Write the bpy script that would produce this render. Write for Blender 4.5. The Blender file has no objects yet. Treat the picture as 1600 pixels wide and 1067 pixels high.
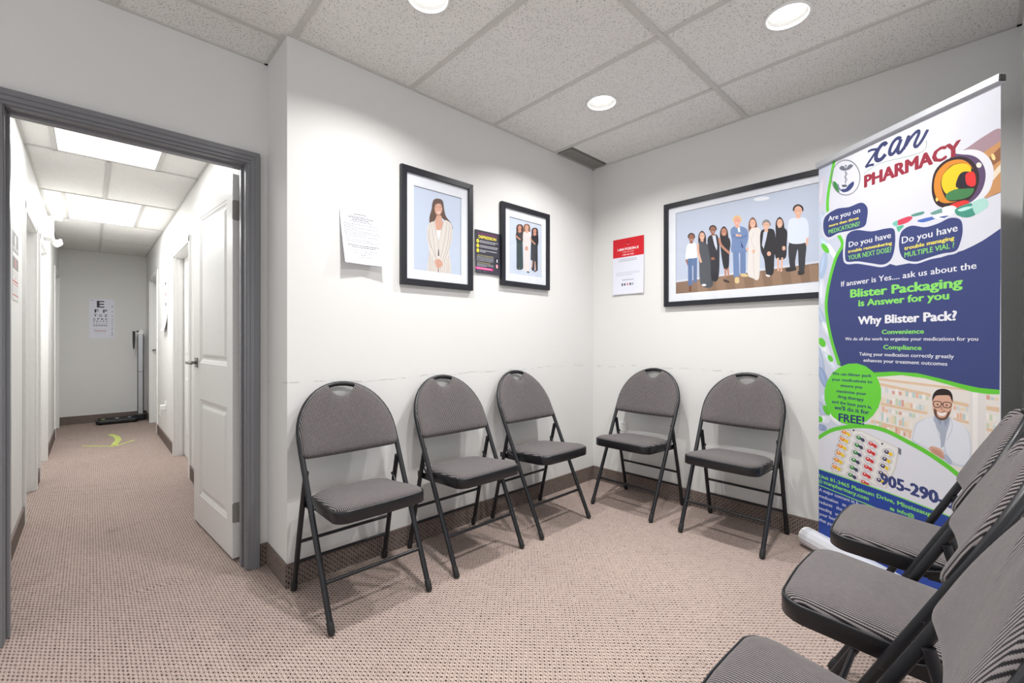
import bpy, bmesh, math, random
from mathutils import Vector, Matrix
from mathutils.geometry import tessellate_polygon

C = bpy.context.scene
COL = C.collection
PI = math.pi
# ------------------------------------------------------------------ camera
CAM_H = 1.13
cam_d = bpy.data.cameras.new('camera'); cam = bpy.data.objects.new('camera', cam_d); COL.objects.link(cam)
cam_d.sensor_width = 36.0
cam_d.lens = 36.0 * 694.0 / 1600.0
cam_d.shift_y = -1.5 / 1600.0
cam_d.clip_start = 0.02
cam.location = (0, 0, CAM_H)
FWD = math.atan2(0.7250, 0.6888)          # heading of the view in the XY plane
cam.rotation_euler = (PI / 2, 0, FWD - PI / 2)
C.camera = cam
# ------------------------------------------------------------------ world, exposure
w = bpy.data.worlds.new('world'); C.world = w; w.use_nodes = True
w.node_tree.nodes['Background'].inputs[0].default_value = (0.9, 0.95, 1.0, 1)
w.node_tree.nodes['Background'].inputs[1].default_value = 0.6
C.view_settings.view_transform = 'Standard'; C.view_settings.look = 'None'
C.view_settings.gamma = 1.0; C.view_settings.use_curve_mapping = False
C.view_settings.exposure = 0.12
CAN_POWER = 13.2
FILL_POWER = 20.0
HALL_POWER = 11.0
def area_light(name, loc, rot, sx, sy, power, col=(1, 1, 1), shape='RECTANGLE', spread=PI):
    l = bpy.data.lights.new(name, 'AREA'); l.shape = shape; l.size = sx
    if shape == 'RECTANGLE': l.size_y = sy
    l.energy = power; l.color = col; l.spread = spread
    o = bpy.data.objects.new(name, l); o.location = loc; o.rotation_euler = rot; COL.objects.link(o)
    return o
# added fill lamps behind and beside the camera, tilted up to brighten the ceiling
area_light('added_fill_light', (-2.5, 0.2, 1.15), (0, -PI / 2 - .75, 0), 1.3, 3.6, FILL_POWER, (0.97, 0.98, 1.0))
area_light('added_fill_light', (0.2, -2.05, 1.15), (PI / 2 + .75, 0, 0), 4.2, 1.3, FILL_POWER * 1.1, (0.97, 0.98, 1.0))

# ------------------------------------------------------------------ helpers
def lin(c):
    return tuple(((x / 255.0) / 12.92 if x <= 10 else ((x / 255.0 + 0.055) / 1.055) ** 2.4) for x in c[:3]) + (1.0,)

class MB:
    def __init__(s): s.v = []; s.f = []; s.m = []; s.sm = []
    def add(s, v, f, m=0, sm=False):
        n = len(s.v); s.v += [tuple(p) for p in v]
        for q in f: s.f.append(tuple(i + n for i in q)); s.m.append(m); s.sm.append(sm)
        return s
    def box(s, x0, y0, z0, x1, y1, z1, m=0):
        v = [(x0, y0, z0), (x1, y0, z0), (x1, y1, z0), (x0, y1, z0), (x0, y0, z1), (x1, y0, z1), (x1, y1, z1), (x0, y1, z1)]
        return s.add(v, [(0, 3, 2, 1), (4, 5, 6, 7), (0, 1, 5, 4), (1, 2, 6, 5), (2, 3, 7, 6), (3, 0, 4, 7)], m)
    def prism(s, pts, ax, a0, a1, m=0, sm=False):
        """pts 2D polygon; extruded along axis ax between a0 and a1"""
        def mk(p, t):
            if ax == 'z': return (p[0], p[1], t)
            if ax == 'y': return (p[0], t, p[1])
            return (t, p[0], p[1])
        n = len(pts); v = [mk(p, a0) for p in pts] + [mk(p, a1) for p in pts]
        f = [tuple(range(n)), tuple(range(2 * n - 1, n - 1, -1))]
        f += [(i, i + n, (i + 1) % n + n, (i + 1) % n) for i in range(n)]
        return s.add(v, f, m, sm)
    def tube(s, pts, r, seg=10, m=0, closed=False, caps=True, sm=True):
        P = [Vector(p) for p in pts]; n = len(P)
        rr = r if isinstance(r, (list, tuple)) else [r] * n
        v = []; up = None
        for i in range(n):
            if closed: t = (P[(i + 1) % n] - P[i - 1])
            else: t = P[min(i + 1, n - 1)] - P[max(i - 1, 0)]
            t.normalize()
            if up is None:
                up = Vector((0, 0, 1)) if abs(t.z) < .9 else Vector((0, 1, 0))
            u = up - t * up.dot(t)
            if u.length < 1e-5: u = t.orthogonal()
            u.normalize(); up = u; w_ = t.cross(u)
            for k in range(seg):
                a = 2 * PI * k / seg
                v.append(P[i] + (u * math.cos(a) + w_ * math.sin(a)) * rr[i])
        f = []
        for i in range(n if closed else n - 1):
            j = (i + 1) % n
            for k in range(seg):
                k2 = (k + 1) % seg
                f.append((i * seg + k, i * seg + k2, j * seg + k2, j * seg + k))
        s.add(v, f, m, sm)
        if caps and not closed:
            s.add(v[:seg], [tuple(range(seg - 1, -1, -1))], m); s.add(v[-seg:], [tuple(range(seg))], m)
        return s
    def lathe(s, prof, c=(0, 0, 0), seg=24, m=0, sm=True, ax='z'):
        v = []; n = len(prof)
        for (r, z) in prof:
            for k in range(seg):
                a = 2 * PI * k / seg; p = (r * math.cos(a), r * math.sin(a), z)
                if ax == 'y': p = (p[0], p[2], p[1])
                if ax == 'x': p = (p[2], p[0], p[1])
                v.append((c[0] + p[0], c[1] + p[1], c[2] + p[2]))
        f = [(i * seg + k, i * seg + (k + 1) % seg, (i + 1) * seg + (k + 1) % seg, (i + 1) * seg + k) for i in range(n - 1) for k in range(seg)]
        return s.add(v, f, m, sm)
    def build(s, name, mats, parent=None, bevel=0, loc=None, auto=None):
        me = bpy.data.meshes.new(name); me.from_pydata(s.v, [], s.f)
        if not isinstance(mats, (list, tuple)): mats = [mats]
        for q in mats: me.materials.append(q)
        me.polygons.foreach_set('material_index', s.m); me.polygons.foreach_set('use_smooth', s.sm)
        bm = bmesh.new(); bm.from_mesh(me); bmesh.ops.remove_doubles(bm, verts=bm.verts, dist=1e-6)
        bmesh.ops.recalc_face_normals(bm, faces=bm.faces)
        for e in bm.edges:
            if any(not q.smooth for q in e.link_faces): e.smooth = False
        bm.to_mesh(me); bm.free()
        me.update()
        o = bpy.data.objects.new(name, me); COL.objects.link(o)
        if parent: o.parent = parent
        if loc: o.location = loc
        if bevel:
            b = o.modifiers.new('bevel', 'BEVEL'); b.width = bevel; b.segments = 2; b.limit_method = 'ANGLE'; b.angle_limit = 0.7
        return o

def tag(o, label=None, cat=None, group=None, kind=None):
    if label: o['label'] = label
    if cat: o['category'] = cat
    if group: o['group'] = group
    if kind: o['kind'] = kind
    return o
def thing(name, label, cat, loc=(0, 0, 0), rz=0.0, group=None):
    o = bpy.data.objects.new(name, None); o.empty_display_size = .1; COL.objects.link(o)
    o.location = loc; o.rotation_euler = (0, 0, rz)
    return tag(o, label, cat, group)
def struct(name, mb, mats, parent=None, bevel=0):
    o = mb.build(name, mats, parent, bevel)
    o['kind'] = 'structure'
    return o
def dup(root, loc, rz, label, group):
    def cp(o, par):
        c = o.copy(); COL.objects.link(c); c.parent = par
        for ch in list(o.children): cp(ch, c)
        return c
    r = cp(root, None); r.location = loc; r.rotation_euler = (0, 0, rz)
    tag(r, label, None, group); return r

# ------------------------------------------------------------------ materials
class NT:
    def __init__(s, name, rough=.6, metal=0.0, spec=.5):
        s.mat = bpy.data.materials.new(name); s.mat.use_nodes = True; s.t = s.mat.node_tree
        s.b = s.t.nodes['Principled BSDF']; s.b.inputs['Roughness'].default_value = rough
        s.b.inputs['Metallic'].default_value = metal; s.b.inputs['Specular IOR Level'].default_value = spec
    def n(s, typ, **kw):
        q = s.t.nodes.new(typ)
        for k, v in kw.items(): setattr(q, k, v)
        return q
    def link(s, a, b): s.t.links.new(a, b)
    def val(s, sock, x):
        if isinstance(x, (int, float)): sock.default_value = x
        elif isinstance(x, tuple): sock.default_value = x
        else: s.link(x, sock)
    def m(s, op, a, b=0.0, c=0.0, clamp=False):
        q = s.n('ShaderNodeMath', operation=op, use_clamp=clamp)
        s.val(q.inputs[0], a); s.val(q.inputs[1], b); s.val(q.inputs[2], c); return q.outputs[0]
    def ramp(s, x, a, b):   # smoothstep of x between a and b
        q = s.n('ShaderNodeMapRange', interpolation_type='SMOOTHSTEP'); s.val(q.inputs['Value'], x)
        q.inputs['From Min'].default_value = a; q.inputs['From Max'].default_value = b; return q.outputs[0]
    def mix(s, f, c1, c2):
        q = s.n('ShaderNodeMix', data_type='RGBA'); s.val(q.inputs['Factor'], f)
        s.val(q.inputs['A'], c1); s.val(q.inputs['B'], c2); return q.outputs['Result']
    def pos(s, obj=False):
        if obj: o = s.n('ShaderNodeTexCoord').outputs['Object']
        else: o = s.n('ShaderNodeNewGeometry').outputs['Position']
        q = s.n('ShaderNodeSeparateXYZ'); s.link(o, q.inputs[0]); s.p = o; return q.outputs
    def noise(s, scale, detail=2.0, vec=None, rough=.5):
        q = s.n('ShaderNodeTexNoise'); q.inputs['Scale'].default_value = scale; q.inputs['Detail'].default_value = detail
        q.inputs['Roughness'].default_value = rough
        if vec is not None: s.link(vec, q.inputs['Vector'])
        return q.outputs['Fac']
    def bump(s, h, strength=.3, dist=.002):
        q = s.n('ShaderNodeBump'); q.inputs['Strength'].default_value = strength; q.inputs['Distance'].default_value = dist
        s.link(h, q.inputs['Height']); s.link(q.outputs[0], s.b.inputs['Normal'])
    def col(s, c): s.val(s.b.inputs['Base Color'], c)

def plain(name, c, rough=.5, metal=0.0, noise=.04, scale=30.0, spec=.5, bump=0.0):
    t = NT(name, rough, metal, spec); t.pos(True)
    f = t.noise(scale, 3.0, t.p)
    L = lin(c); a = tuple(x * (1 - noise) for x in L[:3]) + (1,); b = tuple(min(1, x * (1 + noise)) for x in L[:3]) + (1,)
    t.col(t.mix(f, a, b))
    if bump: t.bump(f, bump, .001)
    return t.mat

def wall_mat(name, scuff=False, c=(224, 224, 222)):
    t = NT(name, .62, 0, .3); x, y, z = t.pos()
    f = t.noise(2.5, 3.0, t.p); L = lin(c)
    base = t.mix(f, tuple(q * .985 for q in L[:3]) + (1,), tuple(q * 1.01 for q in L[:3]) + (1,))
    if scuff:
        n1 = t.noise(3.0, 3.0, t.p); n2 = t.noise(14.0, 4.0, t.p, .7)
        zz = t.m('ADD', z, t.m('MULTIPLY', t.m('SUBTRACT', n1, .5), .06))
        d = t.m('ABSOLUTE', t.m('SUBTRACT', zz, .93))
        line = t.m('MULTIPLY', t.m('SUBTRACT', 1.0, t.ramp(d, .001, .005)), t.ramp(n2, .45, .62))
        band = t.m('MULTIPLY', t.m('SUBTRACT', 1.0, t.ramp(d, .0, .05)), t.ramp(t.noise(30, 5.0, t.p, .8), .5, .75))
        k = t.m('ADD', t.m('MULTIPLY', line, .38), t.m('MULTIPLY', band, .06))
        base = t.mix(k, base, lin((120, 116, 108)))
    t.col(base); t.bump(t.noise(220.0, 2.0, t.p), .12, .001)
    return t.mat

def carpet_mat(name, vertical=False, tone=1.0):
    t = NT(name, .95, 0, .1); x, y, z = t.pos()
    if vertical: a = t.m('ADD', x, y); b = z
    else: a = x; b = y
    P = .0166; r = .70711 / P
    u = t.m('MULTIPLY', t.m('ADD', a, b), r); v = t.m('MULTIPLY', t.m('SUBTRACT', b, a), r)
    # wobble keeps the loops from looking machine-ruled
    wb = t.m('MULTIPLY', t.m('SUBTRACT', t.noise(160.0, 1.0, t.p), .5), .5)
    u = t.m('ADD', u, wb); v = t.m('SUBTRACT', v, wb)
    fu = t.m('SUBTRACT', t.m('FRACT', u), .5); fv = t.m('SUBTRACT', t.m('FRACT', v), .5)
    e1 = t.m('ADD', fu, fv); e2 = t.m('SUBTRACT', fu, fv)
    d = t.m('SQRT', t.m('ADD', t.m('MULTIPLY', t.m('POWER', t.m('ABSOLUTE', e1), 2.0), .55), t.m('MULTIPLY', t.m('POWER', t.m('ABSOLUTE', e2), 2.0), 2.3)))
    hole = t.m('SUBTRACT', 1.0, t.ramp(d, .17, .46))
    rows = t.m('SUBTRACT', 1.0, t.ramp(t.m('ABSOLUTE', fv), .0, .5))
    rowd = t.ramp(t.m('ABSOLUTE', fv), .32, .48)
    k = t.m('MAXIMUM', hole, t.m('MULTIPLY', rowd, .42))
    big = t.noise(1.4, 3.0, t.p); mid = t.noise(45.0, 3.0, t.p, .7)
    hi = t.mix(t.ramp(big, .3, .7), lin(tuple(q * tone for q in (193, 175, 166))), lin(tuple(q * tone for q in (186, 169, 161))))
    hi = t.mix(t.m('MULTIPLY', mid, .45), hi, lin(tuple(q * tone for q in (138, 118, 109))))
    stain = t.m('MULTIPLY', t.ramp(t.noise(2.2, 4.0, t.p, .65), .60, .74), .30)
    hi = t.mix(stain, hi, lin(tuple(q * tone for q in (128, 104, 94))))
    t.col(t.mix(k, hi, lin(tuple(q * tone for q in (44, 33, 30)))))
    t.bump(t.m('SUBTRACT', 1.0, k), .5, .003)
    return t.mat

def fabric_mat(name):
    t = NT(name, .9, 0, .15); x, y, z = t.pos(True)
    t.b.inputs['Sheen Weight'].default_value = .15
    P = .0062
    al = t.m('ADD', y, z)                                     # runs along the stripe on seat and back alike
    zig = t.m('MULTIPLY', t.m('PINGPONG', t.m('MULTIPLY', al, 1 / .0044), .5), .2)
    u = t.m('ADD', t.m('MULTIPLY', x, 1 / P), zig)
    f = t.m('ABSOLUTE', t.m('SUBTRACT', t.m('FRACT', u), .5))
    k = t.ramp(f, .14, .34)
    w_ = t.m('ABSOLUTE', t.m('SUBTRACT', t.m('FRACT', t.m('MULTIPLY', al, 1 / .0022)), .5))
    k2 = t.m('MULTIPLY', k, t.m('ADD', .72, t.m('MULTIPLY', t.ramp(w_, .1, .4), .28)))
    n = t.noise(60.0, 3.0, t.p, .7)
    c = t.mix(k2, lin((30, 27, 30)), t.mix(n, lin((150, 143, 142)), lin((120, 114, 115))))
    t.col(c); t.bump(t.m('ADD', k2, t.m('MULTIPLY', n, .5)), .35, .0012)
    return t.mat

def tile_mat(name, pits=1.0):
    t = NT(name, .9, 0, .1); x, y, z = t.pos()
    v = t.n('ShaderNodeTexVoronoi'); v.inputs['Scale'].default_value = 62.0; v.inputs['Randomness'].default_value = 1.0
    nz = t.n('ShaderNodeTexNoise'); nz.inputs['Scale'].default_value = 85.0; nz.inputs['Detail'].default_value = 1.0
    # stretch in two crossing directions for worm-like fissures
    def worms(sx, sy, rot):
        mp = t.n('ShaderNodeMapping'); mp.inputs['Rotation'].default_value = (0, 0, rot); mp.inputs['Scale'].default_value = (sx, sy, 1)
        t.link(t.p, mp.inputs[0])
        vo = t.n('ShaderNodeTexVoronoi'); vo.inputs['Scale'].default_value = 1.0; t.link(mp.outputs[0], vo.inputs['Vector'])
        sel = t.n('ShaderNodeSeparateColor'); t.link(vo.outputs['Color'], sel.inputs[0])
        return t.m('MULTIPLY', t.m('SUBTRACT', 1.0, t.ramp(vo.outputs['Distance'], .13, .24)), t.m('GREATER_THAN', sel.outputs[0], .45))
    a = worms(150, 62, .5); b = worms(70, 160, .35); c = worms(120, 110, 1.1)
    k = t.m('MULTIPLY', t.m('MAXIMUM', t.m('MAXIMUM', a, b), c), pits * .85)
    n = t.noise(9.0, 3.0, t.p)
    t.col(t.mix(k, t.mix(n, lin((232, 231, 228)), lin((238, 237, 234))), lin((74, 68, 62))))
    t.bump(t.m('SUBTRACT', 1.0, k), .5, .003)
    return t.mat

def emit_mat(name, c, s):
    m = bpy.data.materials.new(name); m.use_nodes = True; n = m.node_tree; n.nodes.clear()
    e = n.nodes.new('ShaderNodeEmission'); o = n.nodes.new('ShaderNodeOutputMaterial')
    e.inputs[0].default_value = tuple(c) + (1,); e.inputs[1].default_value = s; n.links.new(e.outputs[0], o.inputs[0]); return m

def print_mat(name, rough=.45, spec=.4):
    t = NT(name, rough, 0, spec); a = t.n('ShaderNodeAttribute'); a.attribute_name = 'ink'
    t.link(a.outputs['Color'], t.b.inputs['Base Color']); return t.mat

def glass_mat(name):
    m = bpy.data.materials.new(name); m.use_nodes = True; n = m.node_tree; n.nodes.clear()
    tr = n.nodes.new('ShaderNodeBsdfTransparent'); gl = n.nodes.new('ShaderNodeBsdfGlossy'); mx = n.nodes.new('ShaderNodeMixShader')
    fr = n.nodes.new('ShaderNodeFresnel'); fr.inputs[0].default_value = 1.45; o = n.nodes.new('ShaderNodeOutputMaterial')
    gl.inputs['Roughness'].default_value = .03
    ge = n.nodes.new('ShaderNodeNewGeometry'); mm = n.nodes.new('ShaderNodeMath'); mm.operation = 'SUBTRACT'; mm.inputs[0].default_value = 1.0
    mu = n.nodes.new('ShaderNodeMath'); mu.operation = 'MULTIPLY'
    n.links.new(ge.outputs['Backfacing'], mm.inputs[1]); n.links.new(mm.outputs[0], mu.inputs[0]); n.links.new(fr.outputs[0], mu.inputs[1])
    n.links.new(mu.outputs[0], mx.inputs[0]); n.links.new(tr.outputs[0], mx.inputs[1]); n.links.new(gl.outputs[0], mx.inputs[2]); n.links.new(mx.outputs[0], o.inputs[0])
    return m

M = {}
M['wall'] = wall_mat('wall_paint')
M['wall_s'] = wall_mat('wall_paint_scuffed', True)
M['carpet'] = carpet_mat('loop_carpet')
M['carpet_v'] = carpet_mat('loop_carpet_skirting', True, .74)
M['cap'] = plain('skirting_cap_vinyl', (112, 98, 92), .6)
M['tile'] = tile_mat('fissured_ceiling_tile')
M['tile_fine'] = tile_mat('hall_ceiling_tile', .35)
M['grid'] = plain('white_grid_steel', (205, 203, 199), .5)
M['white'] = plain('white_satin_paint', (232, 232, 230), .32)
M['whitegap'] = plain('white_plastic', (236, 236, 234), .4)
M['jamb'] = plain('grey_gloss_paint', (122, 123, 127), .3, noise=.02, scale=4)
M['chrome'] = plain('dark_nickel', (120, 118, 114), .3, 1.0)
M['nickel'] = plain('satin_nickel', (170, 168, 162), .45, .5)
M['black'] = plain('black_powder_coat', (23, 24, 29), .36, 0.0, .12, 300, .5)
M['rubber'] = plain('black_rubber', (24, 24, 26), .7)
M['fabric'] = fabric_mat('striped_chair_fabric')
M['frame'] = plain('black_frame_wood', (26, 28, 36), .42, 0, .1, 80)
M['mat'] = plain('white_mat_board', (222, 225, 232), .8)
M['paper'] = plain('white_paper', (228, 231, 242), .75)
M['print'] = print_mat('printed_ink')
M['print_s'] = print_mat('printed_vinyl', .5, .3)
M['glass'] = glass_mat('picture_glass')
M['alu'] = plain('brushed_aluminium', (205, 208, 214), .32, .6)
M['silver'] = plain('white_silver_enamel', (214, 216, 222), .3, .15)
M['vent'] = plain('dark_grille_steel', (146, 143, 138), .5)
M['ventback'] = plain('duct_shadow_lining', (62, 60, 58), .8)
M['tape'] = plain('yellow_green_floor_tape', (190, 200, 105), .5)
M['lens'] = emit_mat('lamp_lens', (1, .98, .95), 7.0)
M['panel'] = emit_mat('troffer_diffuser', (1, .99, .97), 2.6)
M['baffle'] = plain('white_ribbed_baffle', (150, 149, 147), .4)
M['pvc'] = plain('black_plastic', (30, 30, 32), .35)

# ------------------------------------------------------------------ flat print on real surfaces
_cap = {}
def text_polys(body, bold):
    cu = bpy.data.curves.new('lettering', 'FONT'); cu.body = body; cu.size = 1.0; cu.resolution_u = 2
    cu.offset = 0.0
    o = bpy.data.objects.new('lettering', cu); COL.objects.link(o)
    dg = bpy.context.evaluated_depsgraph_get(); ev = o.evaluated_get(dg); me = ev.to_mesh()
    v = [(p.co.x, p.co.y) for p in me.vertices]; f = [tuple(p.vertices) for p in me.polygons]
    ev.to_mesh_clear(); bpy.data.objects.remove(o); bpy.data.curves.remove(cu)
    if not bold: bold = .4
    if bold:                                              # heavier weight: the same glyphs struck several times
        n = len(v); vv = []; ff = []
        for k, (dx, dy) in enumerate(((-.034, .0), (.034, .0), (0, .018), (0, -.018), (-.024, .013), (.024, .013), (-.024, -.013), (.024, -.013)) if bold > .5 else ((-.034, 0), (.034, 0))):
            vv += [(p[0] + dx * bold, p[1] + dy * bold, k * 1.3e-6) for p in v]; ff += [tuple(i + n * k for i in q) for q in f]
        v, f = vv, ff
    return v, f
def crs(pts, closed=True, n=4):
    N = len(pts); out = []
    for i in range(N if closed else N - 1):
        g = (lambda k: pts[k % N]) if closed else (lambda k: pts[max(0, min(N - 1, k))])
        p0, p1, p2, p3 = g(i - 1), g(i), g(i + 1), g(i + 2)
        for j in range(n):
            t = j / n
            out.append(tuple(.5 * (2 * p1[d] + (p2[d] - p0[d]) * t + (2 * p0[d] - 5 * p1[d] + 4 * p2[d] - p3[d]) * t * t + (3 * p1[d] - p0[d] - 3 * p2[d] + p3[d]) * t ** 3) for d in (0, 1)))
    if not closed: out.append(tuple(pts[-1]))
    return out
class Canvas:
    """2D art in metres (x right, y up) laid on a plane; every op is a thin layer above the last"""
    def __init__(s, clip=None, layer=1.2e-5): s.tone = 1.0; s.v = []; s.f = []; s.c = []; s.z = 0; s.clip = clip; s.layer = layer; s.bb = []
    def _up(s, P, pad=0.0):
        x0 = min(p[0] for p in P) - pad + 1e-5; x1 = max(p[0] for p in P) + pad - 1e-5; y0 = min(p[1] for p in P) - pad + 1e-5; y1 = max(p[1] for p in P) + pad - 1e-5
        l = 1 + max([q[4] for q in s.bb if q[0] < x1 and q[1] > x0 and q[2] < y1 and q[3] > y0], default=0)
        s.bb.append((x0, x1, y0, y1, l)); s.z = l * s.layer
    def _clip(s, P):
        x0, y0, x1, y1 = s.clip
        for ax, lim, sg in ((0, x0, 1), (0, x1, -1), (1, y0, 1), (1, y1, -1)):
            o = []
            for i in range(len(P)):
                a, b = P[i - 1], P[i]; ia = (a[ax] - lim) * sg >= 0; ib = (b[ax] - lim) * sg >= 0
                if ia != ib:
                    t = (lim - a[ax]) / (b[ax] - a[ax]); o.append((a[0] + (b[0] - a[0]) * t, a[1] + (b[1] - a[1]) * t))
                if ib: o.append(b)
            P = o
            if len(P) < 3: return None
        return P
    def _raw(s, v, f, c):
        n = len(s.v); s.v += [(p[0], p[1], s.z + (p[2] if len(p) > 2 else 0)) for p in v]
        for q in f: s.f.append(tuple(i + n for i in q)); s.c.append(tuple(k * s.tone for k in c[:3]) + (1.0,))
    def poly(s, P, c, step=True):
        P = [tuple(p) for p in P]
        if s.clip: P = s._clip(P)
        if not P: return
        if step: s._up(P)
        if len(P) <= 4: s._raw(P, [tuple(range(len(P)))], lin(c)); return
        tr = tessellate_polygon([[Vector((p[0], p[1], 0)) for p in P]])
        s._raw(P, tr, lin(c))
    def rect(s, x0, y0, x1, y1, c): s.poly([(x0, y0), (x1, y0), (x1, y1), (x0, y1)], c)
    def ell(s, x, y, rx, ry, c, n=20): s.poly([(x + rx * math.cos(2 * PI * i / n), y + ry * math.sin(2 * PI * i / n)) for i in range(n)], c)
    def line(s, P, w_, c, closed=False):
        s._up(P, w_ / 2); P = crs(P, closed, 4) if len(P) > 2 else P
        N = len(P); Lf = []; Rt = []
        for i in range(N):
            a = P[i - 1] if (closed or i) else P[i]; b = P[(i + 1) % N] if (closed or i < N - 1) else P[i]
            dx, dy = b[0] - a[0], b[1] - a[1]; q = math.hypot(dx, dy) or 1
            nx, ny = -dy / q * w_ / 2, dx / q * w_ / 2
            Lf.append((P[i][0] + nx, P[i][1] + ny)); Rt.append((P[i][0] - nx, P[i][1] - ny))
        for i in range(N if closed else N - 1):
            j = (i + 1) % N; s.poly([Lf[i], Lf[j], Rt[j], Rt[i]], c, False)
    def text(s, body, p0, p1, cap, c, bold=False):
        """fit text between baseline points p0 and p1 with the given capital height"""
        if 'H' not in _cap: _cap['H'] = max(p[1] for p in text_polys('H', .01)[0])
        v, f = text_polys(body, bold)
        if not v: return
        x0 = min(p[0] for p in v); x1 = max(p[0] for p in v); L_ = math.dist(p0, p1)
        sx = L_ / (x1 - x0); sy = cap / _cap['H']; ux, uy = (p1[0] - p0[0]) / L_, (p1[1] - p0[1]) / L_
        V = [(p0[0] + ux * (p[0] - x0) * sx, p0[1] + uy * (p[0] - x0) * sx + p[1] * sy, p[2] if len(p) > 2 else 0) for p in v]
        s._up(V); s._raw(V, f, lin(c))
    def line_text(s, body, x, y, cap, c, bold=False, align='l'):
        v, f = text_polys(body, bold); w_ = (max(p[0] for p in v) - min(p[0] for p in v)) * cap / .7
        if align == 'c': x -= w_ / 2
        s.text(body, (x, y), (x + w_, y), cap, c, bold)
    def ops(s, ops, dx=0.0, dy=0.0):
        for o in ops:
            if o[0] == 't':
                q = [k / 1000 for k in o[3]]; s.text(o[2], (q[0] + dx, q[1] + dy), (q[2] + dx, q[3] + dy), o[4] / 1000, o[1], o[5]); continue
            q = [k / 1000 for k in o[-1]]; P = [(q[i] + dx, q[i + 1] + dy) for i in range(0, len(q), 2)]
            if o[0] == 'p': s.poly(P, o[1])
            elif o[0] == 's': s.poly(crs(P), o[1])
            elif o[0] == 'l': s.line(P, o[2] / 1000, o[1], bool(o[3]))
    def build(s, name, mat, parent, y=0.0, warp=None):
        """canvas x -> local x, canvas y -> local z, facing local -y"""
        vv = [((p[0], y - p[2], p[1]) if warp is None else warp(p[0], p[1], p[2])) for p in s.v]
        me = bpy.data.meshes.new(name); me.from_pydata(vv, [], s.f); me.materials.append(mat)
        at = me.color_attributes.new('ink', 'FLOAT_COLOR', 'CORNER'); buf = []
        for fc, c in zip(me.polygons, s.c): buf += list(c) * fc.loop_total
        at.data.foreach_set('color', buf); me.update()
        o = bpy.data.objects.new(name, me); COL.objects.link(o); o.parent = parent; return o

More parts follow.
